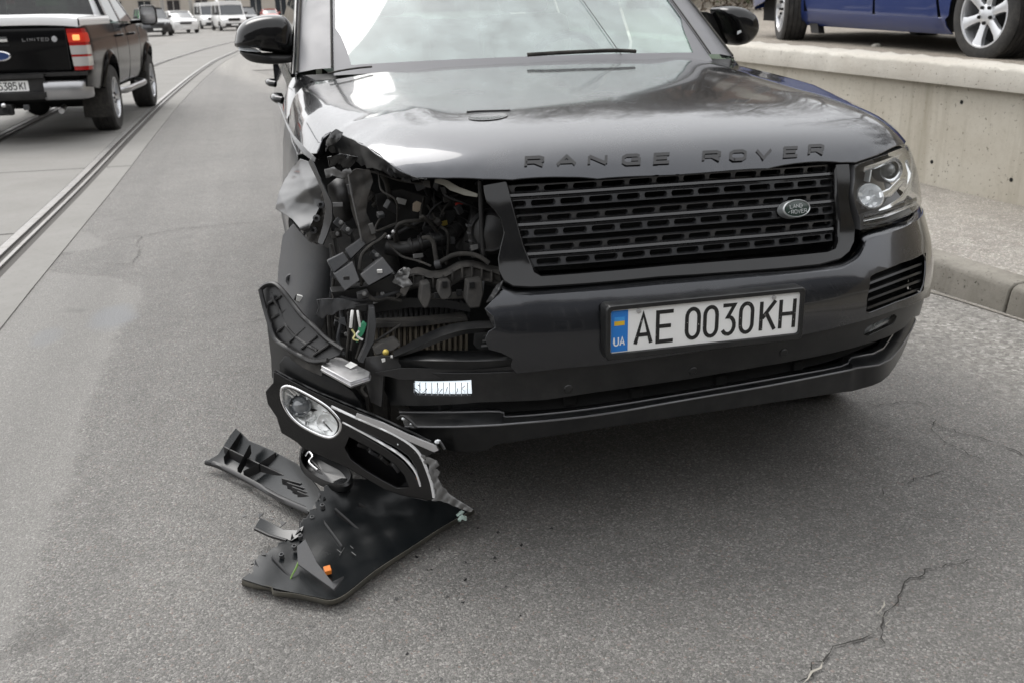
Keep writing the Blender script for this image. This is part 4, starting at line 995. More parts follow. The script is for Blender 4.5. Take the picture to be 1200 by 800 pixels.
# --- mirrors
def puff(pts, y0, dep, mt, parent, name, shrink=((.35, 0), (.72, .06), (.92, .22), (1.0, .55), (1.0, 1.0))):
    P = PY(np.array([q[:2] for q in pts]), y0); P = smoothline(P, 4, True); c = P.mean(0); rows = []
    for sc, d in shrink: rows.append([(c[0]+(p[0]-c[0])*sc, y0-dep+dep*d, c[2]+(p[2]-c[2])*sc) for p in P])
    return MB().loft(rows, closed=True, caps=True).build(name, mt, parent, smooth=60)
mir = puff([(276, 44), (279, 33), (288, 24), (303, 19), (320, 17.5), (333, 20), (340, 30), (342, 45), (342, 62), (320, 61), (305, 59), (300, 56), (277, 55)], 2.02, .17, M['gloss_black'], suv, 'door_mirror')
MB().loft([PY([(279, 55.5), (290, 56), (299, 57), (305, 60)], 1.89), PY([(280, 59), (290, 60.5), (300, 61), (306, 61)], 1.88), PY([(281, 60), (290, 61.5), (300, 62), (306, 62)], 1.95)]).build('turn_signal', M['frost'], mir, smooth=60)
puff([(281, 60), (300, 61.5), (330, 62), (345, 63), (355, 64), (355, 73), (345, 72), (330, 74), (312, 74.5), (292, 71)], 2.0, .13, M['plastic'], mir, 'mirror_base')
MB().prism(PY([(280, 33), (300, 23), (325, 22), (337, 32), (339, 56), (282, 54)], 2.025), (0, .006, 0)).build('mirror_glass', M['chrome'], mir)
plate3('mirror_foot', [(349, 58, 1.98), (357, 52, 1.98), (357, 88, 1.98), (350, 92, 1.98), (347, 74, 1.98)], M['plastic'], mir, (0, .12, 0))
mir = puff([(832, 12), (843, 7), (858, 9), (870, 17), (874.5, 28), (873, 40), (864, 50), (853, 53), (845, 45), (838, 28)], 2.12, .17, M['gloss_black'], suv, 'door_mirror')
plate3('mirror_foot', [(828, 14, 2.1), (838, 18, 2.1), (846, 36, 2.1), (853, 52, 2.1), (848, 53, 2.1), (836, 34, 2.1)], M['plastic'], mir, (0, .08, 0))
MB().loft([PY([(864, 37), (871, 34)], 1.955), PY([(864, 41), (870.5, 37)], 1.955), PY([(864, 42), (870, 39)], 2.0)]).build('turn_signal', M['frost'], mir)
MB().prism(PY([(845, 9), (860, 13), (870, 21), (871, 33), (862, 46), (856, 44)], 2.125), (0, .006, 0)).build('mirror_glass', M['chrome'], mir)
# --- cabin
M['trim'] = mat('cabin_trim', (.055, .052, .05), .7); M['leather'] = mat('seat_leather', (.30, .27, .23), .55)
MB().loft([[(x, 1.66+.04*(x/.7)**2, 1.13) for x in np.linspace(-.76, .76, 9)], [(x, 1.90, 1.165+.01*math.cos(x*3)) for x in np.linspace(-.76, .76, 9)], [(x, 2.22, 1.16+.03*math.exp(-((x-.38)/.2)**2)) for x in np.linspace(-.76, .76, 9)], [(x, 2.30, 1.05) for x in np.linspace(-.76, .76, 9)]]).build('dashboard', M['trim'], suv, smooth=60)
q = [Vector((.38+.19*math.cos(t), 2.42-.06*math.sin(t), 1.08+.18*math.sin(t))) for t in np.linspace(0, 2*math.pi, 25)]
stw = MB().tube(q, .016, 8, cap=False).build('steering_wheel', M['trim'], suv)
MB().box((.38, 2.43, 1.08), (.2, .05, .09), (.25, 0, 0)).build('wheel_hub', M['trim'], stw, bevel=.02)
for sx in (-.38, .38):
    st = MB().box((sx, 3.05, .98), (.48, .13, .75), (-.22, 0, 0)).build('seat', M['leather'], suv, bevel=.05)
    MB().box((sx, 2.72, .66), (.50, .55, .16)).build('seat_cushion', M['leather'], st, bevel=.05)
    MB().box((sx, 3.16, 1.44), (.27, .10, .17), (-.2, 0, 0)).build('headrest', M['leather'], st, bevel=.04)
MB().box((0, 3.95, .95), (1.35, .15, .75), (-.2, 0, 0)).build('rear_seat', M['leather'], suv, bevel=.05)
MB().box((0, 2.70, .34), (1.66, 3.9, .10)).build('underbody', M['dark'], suv)
MB().box((0, 1.60, .75), (1.70, .04, .80)).build('bulkhead', M['dark'], suv)
# --- wheels
M['tyre'] = dusty('tyre', (.018, .018, .018), .8, (.14, .13, .12), .55, scale=15)
def wheel(parent, c, axis, Rt=.38, w=.26, rim=.27, spokes=5, mt_rim=None, bolts=True, name='wheel', ph=0.0, dish=.02):
    """outer face along +axis; tyre with grooves, dished rim, forked spokes, bolts"""
    mt_rim = mt_rim or M['alloy']; ax = Vector(axis).normalized(); c = Vector(c)
    prof = [(rim*.98, -w*.5), (rim*1.03, -w*.52), (Rt*.93, -w*.52), (Rt*.985, -w*.44)]
    for k in range(4):
        x = -w*.40+k*w*.2
        prof += [(Rt, x+.0), (Rt, x+w*.15), (Rt-.009, x+w*.16), (Rt-.009, x+w*.19)]
    prof += [(Rt, w*.41), (Rt*.985, w*.45), (Rt*.93, w*.52), (rim*1.03, w*.52), (rim*.98, w*.5), (rim*.97, w*.3)]
    wh = MB().lathe(prof, c, ax, 48).build(name, M['tyre'], parent, smooth=40)
    rm = MB().lathe([(rim*1.0, w*.47), (rim*1.0, w*.51), (rim*.95, w*.51), (rim*.92, w*.44), (rim*.90, -.02), (rim*.88, -w*.4)], c, ax, 40).build('rim', mt_rim, wh, smooth=40)
    MB().lathe([(rim*.89, -.03), (rim*.5, -.035), (.0005, -.035)], c, ax, 24).build('brake_disc', M['dark'], rm)
    a = ax.orthogonal().normalized(); b = ax.cross(a)
    if abs(ax.z) < .9:
        b = Vector((0, 0, 1)); a = b.cross(ax).normalized()
    for k in range(spokes):
        q = 2*math.pi*k/spokes+ph; u = a*math.cos(q)+b*math.sin(q); v = ax.cross(u)
        pr = [(.05, .028, w*.40), (rim*.45, .026, w*.42), (rim*.75, .032, w*.45), (rim*.965, .05, w*.47)]
        top_l = [c+u*r+v*ww+ax*h for r, ww, h in pr]; top_r = [c+u*r-v*ww+ax*h for r, ww, h in pr]
        mid = [c+u*r+ax*(h+.006) for r, ww, h in pr]
        bl = [p-ax*.03 for p in top_l]; br = [p-ax*.03 for p in top_r]
        MB().loft([bl, top_l, mid, top_r, br]).build('spoke', mt_rim, rm, smooth=50)
    MB().lathe([(.075, w*.34), (.07, w*.42), (.045, w*.45), (.035, w*.46), (.0005, w*.462)], c, ax, 20).build('hub', mt_rim, rm)
    if bolts:
        for k in range(5):
            q = 2*math.pi*(k+.5)/5+ph; p = c+(a*math.cos(q)+b*math.sin(q))*.056+ax*w*.40
            MB().lathe([(.012, 0), (.012, .02), (.008, .024), (.0005, .024)], p, ax, 8).build('wheel_bolt', M['dark'], rm)
    return wh
for x, y, s in ((-.815, .92, -1), (.83, .92, 1), (-.79, 3.82, -1), (.79, 3.82, 1)): wheel(suv, (x, y, .385), (s, 0, 0), .385, .26, .28)

M['alu_dull'] = dusty('dull_metal', (.20, .20, .20), .45, (.2, .19, .17), .5, metal=.6, scale=25)
# --- torn corner: what the missing bumper, headlamp and wing lay bare
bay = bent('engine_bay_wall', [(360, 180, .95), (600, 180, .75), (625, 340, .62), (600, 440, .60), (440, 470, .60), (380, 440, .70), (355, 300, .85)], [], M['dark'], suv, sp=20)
hose('bay_pipe', [(430, 225, .6), (452, 245, .6), (470, 250, .58), (510, 247, .56), (545, 238, .54), (575, 232, .5)], .011, M['rubber'], suv)
hose('bay_pipe', [(440, 196, .55), (452, 212, .55), (457, 232, .55), (465, 246, .55)], .008, M['rubber'], suv)
hose('bay_pipe', [(500, 220, .62), (510, 235, .62), (535, 245, .62), (555, 248, .6)], .012, M['plastic'], suv)
# crumpled wing corner
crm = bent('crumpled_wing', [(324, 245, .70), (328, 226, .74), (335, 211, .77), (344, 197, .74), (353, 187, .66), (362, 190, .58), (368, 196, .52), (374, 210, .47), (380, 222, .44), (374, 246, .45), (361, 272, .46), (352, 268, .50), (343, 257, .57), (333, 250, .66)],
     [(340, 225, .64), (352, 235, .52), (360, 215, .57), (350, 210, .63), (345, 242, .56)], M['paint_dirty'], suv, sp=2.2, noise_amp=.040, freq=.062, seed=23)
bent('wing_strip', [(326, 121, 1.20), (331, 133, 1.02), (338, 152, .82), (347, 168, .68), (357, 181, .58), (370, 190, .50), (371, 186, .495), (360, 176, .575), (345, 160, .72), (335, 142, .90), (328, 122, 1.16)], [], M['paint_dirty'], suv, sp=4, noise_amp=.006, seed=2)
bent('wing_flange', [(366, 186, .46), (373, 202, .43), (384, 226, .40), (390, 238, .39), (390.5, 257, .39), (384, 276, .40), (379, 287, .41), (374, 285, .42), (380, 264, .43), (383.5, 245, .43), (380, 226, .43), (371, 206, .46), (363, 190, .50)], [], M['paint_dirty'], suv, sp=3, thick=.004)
pk = bent('wing_pocket', [(379, 222, .47), (374, 246, .48), (360, 275, .49), (362, 283, .48), (373, 286, .46), (380, 264, .46), (383, 242, .45)], [(373, 262, .53)], M['plastic_dirty'], suv, sp=3, noise_amp=.012, freq=.7, seed=9)
for q in [(376, 240, .455), (371, 256, .46), (367, 270, .47)]:
    MB().lathe([(.010, -.01), (.010, .004), (.005, .006), (.005, -.004), (.0005, -.004)], pt(*q), (-.2, -.95, .2), 10).build('clip', M['plastic_grey'], pk)
# scraps of the smashed lamp mounting under the bonnet corner
bent('lamp_shard', [(384, 184, .42), (398, 181, .42), (420, 184, .40), (416, 191, .40), (408, 198, .41), (396, 197, .43), (386, 196, .44)], [], M['gloss_black'], suv, sp=4, noise_amp=.006, freq=.5)
bent('lamp_shard', [(381, 199, .43), (392, 197, .42), (400, 202, .41), (409, 197, .41), (412, 202, .41), (402, 209, .42), (390, 206, .43), (383, 208, .43)], [], M['alu_dull'], suv, sp=3, noise_amp=.008, freq=.7, seed=2)
bent('lamp_shard', [(388, 156, .40), (394, 152.5, .39), (402, 156, .38), (399, 164, .38), (392, 168, .39), (386, 171, .41), (382, 178, .42), (384, 165, .41)], [], M['paint_dirty'], suv, sp=2.5, noise_amp=.009, freq=.9, seed=5)
torn = bent('torn_trim', [(404, 205, .46), (418, 198, .45), (433, 200, .45), (437, 214, .45), (430, 232, .44), (429, 250, .44), (436, 266, .43), (441, 280, .42), (430, 286, .42), (422, 276, .44), (418, 262, .45), (413, 246, .47), (408, 226, .48)], [(424, 225, .41), (428, 265, .40)], M['plastic_dirty'], suv, sp=4, noise_amp=.006, freq=.25)
bent('lamp_bowl', [(385, 218, .50), (395, 210, .50), (408, 213, .50), (414, 230, .50), (417, 250, .51), (408, 258, .53), (395, 258, .55), (388, 240, .55)], [(400, 232, .44)], M['plastic'], suv, sp=4, noise_amp=.004)
hose('loose_wire', [(408, 205, .40), (412, 228, .40), (417, 250, .40), (421, 268, .40), (424, 284, .40)], .0022, M['alu_dull'], suv, n=6)
hose('loose_wire', [(432, 292, .38), (424, 300, .38), (422, 312, .37), (425, 326, .36), (423, 335, .35)], .004, M['rubber'], suv, n=6)
hose('loose_wire', [(453, 274, .38), (444, 282, .38), (434, 288, .37), (424, 299, .36), (421, 316, .35)], .0045, M['rubber'], suv, n=6)
# wheel arch liner with its grommet
lin = bent('arch_liner', [(333, 276, .80), (345, 263, .70), (357, 277, .60), (367, 286, .56), (379, 288, .52), (387, 293, .55), (389, 312, .55), (389, 336, .55), (386, 350, .54), (382, 366, .52), (377, 382, .50), (372, 400, .48), (360, 392, .50), (345, 368, .56), (334, 348, .64), (327, 330, .78), (328, 312, .80)],
     [(345, 300, .66), (362, 310, .54), (376, 320, .51), (355, 345, .56), (372, 350, .51)], M['plastic_grey'], suv, sp=5, thick=.004)
c = pt(342, 328, .655); MB().lathe([(.017, -.02), (.018, .006), (.015, .010), (.010, .008), (.008, -.012), (.0005, -.012)], c, (-.35, -.9, .25), 20).build('grommet', M['plastic_grey'], lin)
MB().lathe([(.0085, .0085), (.0005, .0088)], c, (-.35, -.9, .25), 16).build('grommet_hole', M['dark'], lin)
MB().box(pt(352, 350, .55), (.022, .006, .02), (.2, .3, -.3)).build('liner_clip', M['white'], lin, bevel=.001)
MB().box(pt(352, 351, .553), (.034, .006, .022), (.2, .5, -.3)).build('liner_tab', M['plastic'], lin, bevel=.002)
for px_ in ((388, 286, 388, 352),):
    hose('liner_edge', [(387, 286, .52), (389, 312, .52), (388.5, 335, .52), (386, 352, .52)], .004, M['plastic_grey'], suv, n=6)
# relay boxes
def relay(corners, d, mt, lid=True):
    a = P3(corners); o = MB().prism(a, (0.0, d, -.012)).build('relay_box', mt, suv, bevel=.004)
    c = a.mean(0); MB().prism([c+(p-c)*1.04+np.array([0, -.005, .002]) for p in a], (0, .012, 0)).build('box_lid', mt, o, bevel=.002)
    return o
relay([(392, 322, .34), (413, 308, .35), (421, 329, .32), (404, 341, .31)], .07, M['plastic_grey'])
relay([(423, 323, .32), (448, 303, .33), (461, 319, .31), (432, 335, .30)], .07, M['plastic_grey'])
relay([(384, 306, .36), (402, 297, .37), (408, 306, .36), (391, 320, .35)], .06, M['plastic_grey'])
relay([(405, 293, .40), (423, 280, .41), (428, 287, .40), (411, 304, .39)], .03, M['plastic_grey'])
plate3('box_mount', [(388, 342, .36), (404, 341, .36), (432, 335, .35), (462, 320, .34), (475, 332, .34), (458, 352, .35), (425, 352, .36), (392, 352, .38)], M['plastic'], suv, (0, .05, 0))
bent('torn_bracket', [(371, 351, .36), (385, 350, .36), (399, 350, .35), (415, 354, .34), (432, 357, .34), (431, 362, .34), (412, 361, .34), (396, 364, .35), (390, 369, .36), (383, 368, .36), (379, 373, .37), (371, 368, .37), (374, 360, .37)], [], M['plastic_grey'], suv, sp=4, noise_amp=.004, freq=.5)
for k, x in enumerate((385.5, 389.5)): hose('bracket_strut', [(x, 368, .42), (x+.6, 385, .42), (x+2, 412, .42)], .006, M['plastic_dirty'], suv, n=6)
plate3('bracket_post', [(433, 361, .30), (439, 360, .30), (441, 380, .30), (439, 400, .29), (432, 412, .28), (426, 426, .28), (420, 424, .28), (429, 404, .29), (432, 385, .30)], M['plastic_grey'], suv, (0, .03, 0))
plate3('bracket_post', [(416, 358, .33), (431, 356, .33), (430, 366, .33), (417, 365, .33)], M['plastic'], suv, (0, .04, 0))
for pth, mt, r in (([(413, 364, .28), (412, 372, .27), (411, 384, .27)], 'white', .0042), ([(419, 364, .28), (420, 372, .27), (422, 383, .27)], 'white', .0032), ([(415, 364, .29), (416, 378, .28), (414, 393, .28), (411, 410, .28)], 'rubber', .003),
                   ([(412, 386, .27), (416, 392, .265), (414, 397, .26), (420, 399, .26)], 'yellow_wire', .0025), ([(425, 398, .26), (421, 396, .26), (418, 392, .26), (421, 388, .26)], 'white', .003), ([(421, 366, .29), (424, 380, .28), (423, 400, .28), (417, 420, .28)], 'rubber', .003), ([(408, 366, .3), (409, 385, .3), (406, 418, .3)], 'rubber', .0035)):
    hose('loose_wire', pth, r, M[mt], suv, n=6)
plate3('green_connector', [(421, 383, .268), (426, 377, .268), (430, 380, .268), (427, 390, .266), (423, 396, .265), (418, 402, .265), (419, 393, .266)], M['green_conn'], suv, (0, .015, 0))
# big intake duct, hoses, horn by the grille
hose('intake_duct', [(452, 290, .46), (468, 292, .45), (485, 289, .44), (505, 282, .44), (525, 276, .45), (538, 265, .47), (546, 250, .50)], [.020]*18+[.023]*19, M['plastic'], suv)
hose('intake_duct', [(540, 292, .47), (550, 275, .46), (556, 258, .46), (560, 240, .48)], .019, M['plastic'], suv)
hose('coolant_hose', [(496, 279, .40), (503, 279, .38), (508, 285, .37), (510, 297, .36), (512, 309, .35)], .0065, M['rubber'], suv)
hose('coolant_hose', [(512, 310, .34), (520, 305, .34), (532, 299, .33), (548, 297.5, .31), (562, 301, .29), (574, 309, .27)], .0065, M['rubber'], suv)
MB().lathe([(.011, -.008), (.012, 0), (.011, .008), (.006, .009)], pt(513, 310, .34), (1, -.3, .2), 12).build('hose_clamp', M['plastic_grey'], suv)
horn = MB().lathe([(.058, -.05), (.062, -.02), (.060, 0), (.050, .012), (.045, .006), (.030, .010), (.012, .016), (.0005, .017)], pt(575, 272, .30), (-.45, -.88, .1), 28).build('horn', M['plastic'], suv, smooth=40)
hose('bay_pipe', [(563, 212, .30), (564, 240, .30), (565, 270, .30), (567, 305, .30)], .008, M['plastic'], suv)
hose('bay_pipe', [(552, 262, .33), (553, 280, .33), (556, 300, .33)], .010, M['plastic'], suv)
for k in range(5): MB().box(pt(551+k*1.5, 264+k*9, .325), (.022, .02, .006)).build('connector_rib', M['plastic_grey'], suv, bevel=.001)
bent('bent_strip', [(510, 210.5, .30), (516, 210, .30), (524, 212, .30), (538, 220, .29), (560, 228, .27), (559, 231, .27), (545, 229, .28), (528, 223, .29), (520, 217, .30), (510, 214, .30)], [], M['bone'] if 'bone' in M else mat('bone_plastic', (.30, .29, .25), .6), suv, sp=3)
MB().box(pt(538, 239, .45), (.022, .012, .008), (0, -.2, 0)).build('fuse_cap', M['red_plastic'], suv, bevel=.002)
bent('paper_scrap', [(484, 239, .48), (488, 236, .48), (493, 238, .48), (493, 246, .48), (489, 248, .48), (484, 247, .48)], [(488, 242, .46)], mat('scrap_beige', (.55, .46, .36), .7), suv, sp=2)
for q in [(451, 277, .42), (456, 278, .42), (461, 272, .42)]: MB().ball(pt(*q), .006, 8, 6).build('bolt_head', M['alu'], suv)
# dirty plastic radiator support with its hanging brackets
su = [(464, 328, .34), (476, 319, .335), (490, 314, .33), (505, 318, .32), (522, 316, .315), (538, 307, .305), (552, 305, .295), (568, 309, .285), (586, 314, .27)]
rn = random.Random(4)
def sl(dy, dd, j=.0): return smoothline(P3([(x+rn.gauss(0, j), y+dy+rn.gauss(0, j), d+dd+rn.gauss(0, j)*.003) for x, y, d in su]), 5)
sup = MB().loft([sl(2, .07, .8), sl(0, .03, .8), sl(5, .0, 1.0), sl(8, -.004, .6), sl(9, .004, .4), sl(17, .006, .8), sl(19, -.002, .6), sl(22, .0, .6), sl(24, .03)]).build('radiator_support', M['plastic_dirty'], suv, smooth=30)
bent('crumpled_film', [(460, 330, .33), (468, 318, .33), (476, 313, .33), (482, 316, .32), (478, 326, .31), (484, 333, .31), (472, 338, .31)], [], M['alu_dull'], suv, sp=2.4, noise_amp=.010, freq=.8, seed=8)
for k in range(9):
    x = 484+k*11.5; y0 = float(np.interp(x, [p[0] for p in su], [p[1] for p in su])); d0 = float(np.interp(x, [p[0] for p in su], [p[2] for p in su]))
    plate3('support_rib', [(x, y0+7, d0-.012), (x+1.6, y0+7, d0-.012), (x+1.6, y0+20, d0-.010), (x, y0+20, d0-.010)], M['plastic_dirty'], sup, (0, .02, 0), .0008)
for (x0, y0, x1, y1, yy) in ((493, 333, 505, 361, .28), (514, 331, 529, 351, .27), (547, 330, 566, 361, .24)):
    o = plate3('hanging_bracket', [(x0+1, y0, yy), (x1-1, y0-2, yy), (x1+1, y0+14, yy-.01), (x1-3, y1, yy-.02), (x0+4, y1+1, yy-.02), (x0-1, y1-8, yy-.01)], M['plastic_dirty'], sup, (0, .04, 0), .004)
for q in ((521, 333, .262), (538, 343, .27), (553, 334, .236), (512, 346, .27)):
    MB().box(pt(*q), (.014, .01, .014)).build('slot_hole', M['dark'], sup)
plate3('support_web', [(505, 345, .29), (548, 342, .27), (548, 350, .27), (505, 352, .29)], M['plastic_dirty'], sup, (0, .01, 0))
# cooler core: headers and upright fins
core = plate3('cooler_header', [(436, 379, .36), (490, 377, .35), (548, 371, .33), (549, 376, .33), (490, 383, .35), (436, 385, .36)], M['plastic_dirty'], suv, (0, .05, 0))
M['fin'] = dusty('cooler_fin', (.12, .10, .075), .6, (.22, .19, .14), .7, metal=.3, scale=30)
for k in range(17):
    x = 440+k*6.6; t = k/16.0; y = .38-.03*t
    plate3('cooler_fin', [(x, 384-t*8, y), (x+2.6, 384-t*8, y), (x+2.6, 418-t*6, y), (x, 418-t*6, y)], M['fin'], core, (0, .04, 0), 0)
for k in range(19):
    x = 438+k*6.0; t = k/18.0
    plate3('shroud_rib', [(x, 356-t*3, .43-.03*t), (x+4.2, 355-t*3, .43-.03*t), (x+4.2, 379-t*6, .41-.03*t), (x, 379-t*6, .41-.03*t)], M['plastic'], core, (0, .02, 0), .002)
bent('air_guide', [(437, 357, .40), (450, 352, .39), (480, 349, .38), (520, 351, .36), (550, 357, .34), (551, 365, .34), (520, 360, .36), (480, 360, .38), (440, 366, .40)], [], M['plastic'], suv, sp=6)
# long black trim blades along the torn bumper edge
ba = [(462, 416, .20), (475, 409, .20), (490, 401, .20), (510, 391, .19), (530, 384, .17), (550, 380.5, .15), (581, 379, .12)]
bb = [(462, 420, .19), (475, 416, .18), (492, 410, .17), (512, 402, .16), (530, 396, .15), (550, 391, .14), (581, 389, .12)]
bm_ = [((a[0]+b[0])/2, (a[1]+b[1])/2, (a[2]+b[2])/2-.015) for a, b in zip(ba, bb)]
A_ = smoothline(P3(ba), 4); B_ = smoothline(P3(bb), 4); C_ = smoothline(P3(bm_), 4)
MB().loft([A_+np.array([0, .04, -.004]), A_, C_, B_, B_+np.array([0, .03, 0])]).build('trim_blade', M['plastic_sheen'], suv, smooth=50)
l1 = [(468, 418, .20), (510, 418.5, .15), (550, 419, .12), (588, 418, .095), (601, 416.5, .085)]
l2 = [(468, 422, .19), (510, 422.5, .14), (550, 423, .11), (588, 422, .088), (602, 419.5, .082)]
l3 = [(468, 431, .20), (510, 432, .15), (550, 432, .12), (588, 430, .10), (603, 427, .09)]
Q = [smoothline(P3(l), 4) for l in (l1, l2, l3)]
MB().loft([Q[0]+np.array([0, .06, .0]), Q[0], Q[1], Q[2], Q[2]+np.array([0, .05, 0])]).build('trim_blade', M['plastic_sheen'], suv, smooth=40)
plate3('vent_stub', [(560, 390, .22), (583, 388, .13), (586, 413, .13), (571, 413, .16), (558, 408, .2)], M['dark'], suv, (0, .04, 0))
for k in range(3):
    y = 392+k*6; MB().loft([P3([(566-k, y, .15), (586, y-2, .105)]), P3([(566-k, y+2.5, .148), (586, y+.5, .104)]), P3([(566, y+1, .2), (586, y-1, .15)])]).build('vent_blade', M['plastic_sheen'], suv, smooth=60)
MB().ball(pt(452, 412.5, .22), .0085, 10, 8).build('yellow_cap', M['brass'], suv)
plate3('torn_bracket', [(437, 409, .26), (447, 402, .26), (463, 397, .25), (470, 404, .24), (460, 411, .24), (440, 416, .25)], M['plastic_dirty'], suv, (0, .03, 0))
plate3('label_tab', [(447, 420.5, .20), (460, 416.5, .195), (461, 420.5, .195), (448, 424.5, .20)], M['white'], suv, (0, .006, 0), .0006)
bent('lower_guide', [(430, 418, .24), (447, 416, .21), (468, 418, .20), (470, 438, .19), (450, 440, .20), (448, 476, .20), (436, 470, .26), (428, 440, .28)], [], M['plastic'], suv, sp=7)
bent('lower_guide', [(440, 436, .19), (470, 431, .185), (560, 432, .13), (603, 428, .09), (606, 440, .09), (560, 443, .12), (470, 444, .18)], [], M['plastic'], suv, sp=8)
# corrugations, looms, clips and scraps filling the hole
def rings(pts, r, n, mt, nm='duct_ring', par=suv, t=.006):
    q = smoothline(P3(pts), 12)
    for k in range(n):
        i = 2+int((len(q)-5)*k/max(1, n-1)); d = Vector(q[i+1]-q[i-1]).normalized()
        MB().lathe([(r*.8, -t), (r, -t*.6), (r, t*.6), (r*.8, t)], q[i], d, 14).build(nm, mt, par, smooth=40)
rings([(480, 290, .445), (505, 282, .44), (525, 276, .45), (538, 265, .47), (546, 250, .50)], .0245, 9, M['plastic'])
rings([(432, 230, .6), (452, 247, .59), (475, 251, .58)], .0145, 6, M['rubber'])
rn = random.Random(12)
for k in range(16):      # wiring looms draped through the bay
    x0, y0 = rn.uniform(440, 560), rn.uniform(200, 250); x1, y1 = x0+rn.uniform(-60, 60), rn.uniform(270, 320); d = rn.uniform(.42, .58)
    hose('loom', [(x0, y0, d+.08), (x0+rn.uniform(-15, 15), y0+22, d), ((x0+x1)/2+rn.uniform(-20, 20), (y0+y1)/2, d-.03), (x1, y1, d+.03)], rn.uniform(.0022, .006), M[rn.choice(['rubber', 'rubber', 'plastic', 'plastic_grey'])], suv, n=6)
for k in range(15):
    x, y, d = rn.uniform(445, 575), rn.uniform(215, 318), rn.uniform(.42, .54)
    MB().box(pt(x, y, d), (rn.uniform(.012, .045), rn.uniform(.01, .03), rn.uniform(.008, .03)), (rn.uniform(-.5, .5), rn.uniform(-.6, .6), rn.uniform(-.6, .6))).build('connector', M[rn.choice(['plastic', 'plastic_grey', 'plastic_dirty', 'plastic'])], suv, bevel=.002)
for k, (x, y, d) in enumerate([(398, 262, .46), (406, 270, .44), (394, 275, .48), (440, 300, .40), (452, 330, .36), (470, 345, .36), (398, 378, .40), (404, 392, .38), (446, 345, .36), (425, 345, .33)]):
    a = pt(x, y, d); MB().box(a, (.03, .012, .02), (rn.uniform(-.6, .6), rn.uniform(-.8, .8), rn.uniform(-.5, .5))).build('bracket_tab', M[['plastic_grey', 'plastic', 'plastic_dirty'][k % 3]], suv, bevel=.002)
    MB().lathe([(.0065, -.004), (.0065, .004), (.004, .006), (.0004, .006)], a+np.array([.004, -.008, .003]), (-.3, -.9, .3), 8).build('bolt_head', M['alu_dull'], suv)
for pth in ([(388, 288, .5), (392, 310, .46), (390, 340, .44), (394, 372, .42)], [(396, 345, .38), (412, 352, .36), (440, 350, .35), (470, 340, .35)], [(430, 345, .34), (440, 352, .33), (455, 350, .34), (470, 352, .35)], [(436, 402, .30), (446, 396, .29), (458, 388, .29), (470, 380, .30)], [(398, 350, .37), (400, 375, .36), (396, 400, .35), (404, 416, .33)], [(392, 372, .40), (406, 380, .38), (409, 400, .36)], [(430, 200, .5), (448, 205, .48), (470, 212, .46), (500, 216, .44)], [(455, 285, .43), (470, 300, .40), (490, 306, .37), (505, 312, .35)]):
    hose('loom', pth, rn.uniform(.003, .006), M[rn.choice(['rubber', 'plastic_dirty', 'plastic_grey'])], suv, n=6)
for (x, y, d, sx, sz, m_, nm) in ((470, 236, .53, .03, .016, 'white', 'label'), (520, 262, .47, .022, .014, 'brass', 'label'), (445, 318, .30, .014, .010, 'white', 'label'), (406, 326, .30, .016, .010, 'plastic', 'label'), (556, 290, .30, .02, .014, 'alu_dull', 'metal_tab'), (490, 300, .38, .03, .012, 'alu_dull', 'metal_tab'), (436, 268, .41, .012, .03, 'alu_dull', 'metal_tab'), (530, 282, .42, .016, .02, 'plastic_grey', 'metal_tab'), (395, 240, .44, .03, .012, 'alu_dull', 'metal_tab'), (410, 222, .42, .012, .028, 'plastic_grey', 'metal_tab')):
    MB().box(pt(x, y, d), (sx, .004, sz), (rn.uniform(-.3, .3), rn.uniform(-.5, .5), rn.uniform(-.4, .4))).build(nm, M[m_], suv, bevel=.001)
for k in range(7):      # broken snap tabs round the opening
    x, y, d = [(455, 196, .36), (472, 205, .33), (497, 212, .30), (560, 332, .24), (470, 338, .31), (398, 372, .34), (388, 318, .42)][k]
    a = pt(x, y, d); MB().prism([a, a+np.array([rn.uniform(.01, .025), 0, rn.uniform(-.004, .006)]), a+np.array([rn.uniform(.006, .02), -.004, -rn.uniform(.014, .03)]), a+np.array([-.004, -.003, -rn.uniform(.006, .018)])], (0, .004, 0)).build('snapped_tab', M[rn.choice(['plastic', 'plastic_grey', 'plastic_dirty'])], suv, smooth=0)
bent('heat_shield', [(440, 228, .56), (470, 222, .56), (505, 232, .55), (500, 262, .55), (470, 272, .56), (446, 262, .57)], [], M['plastic'], suv, sp=6, noise_amp=.008, freq=.12, seed=6)
bent('air_box', [(505, 250, .56), (548, 244, .54), (556, 285, .52), (540, 296, .5), (508, 292, .54)], [(530, 268, .50)], M['plastic'], suv, sp=6, thick=.02)
# ragged edge where the bumper skin tore
for k, pts_ in enumerate([[(578, 352, .10), (586, 340, .09), (590, 330, .09), (583, 335, .115), (576, 346, .125), (571, 355, .13)], [(569, 361, .115), (577, 354, .10), (582, 368, .098), (581, 383, .097), (576, 376, .12), (572, 368, .13)], [(571, 398, .115), (573, 389, .105), (580, 385, .098), (577, 393, .12), (575, 404, .12)]]):
    bent('torn_flap', pts_, [], M['paint_dirty'], suv, sp=2.5, noise_amp=.005, freq=.5, seed=20+k)
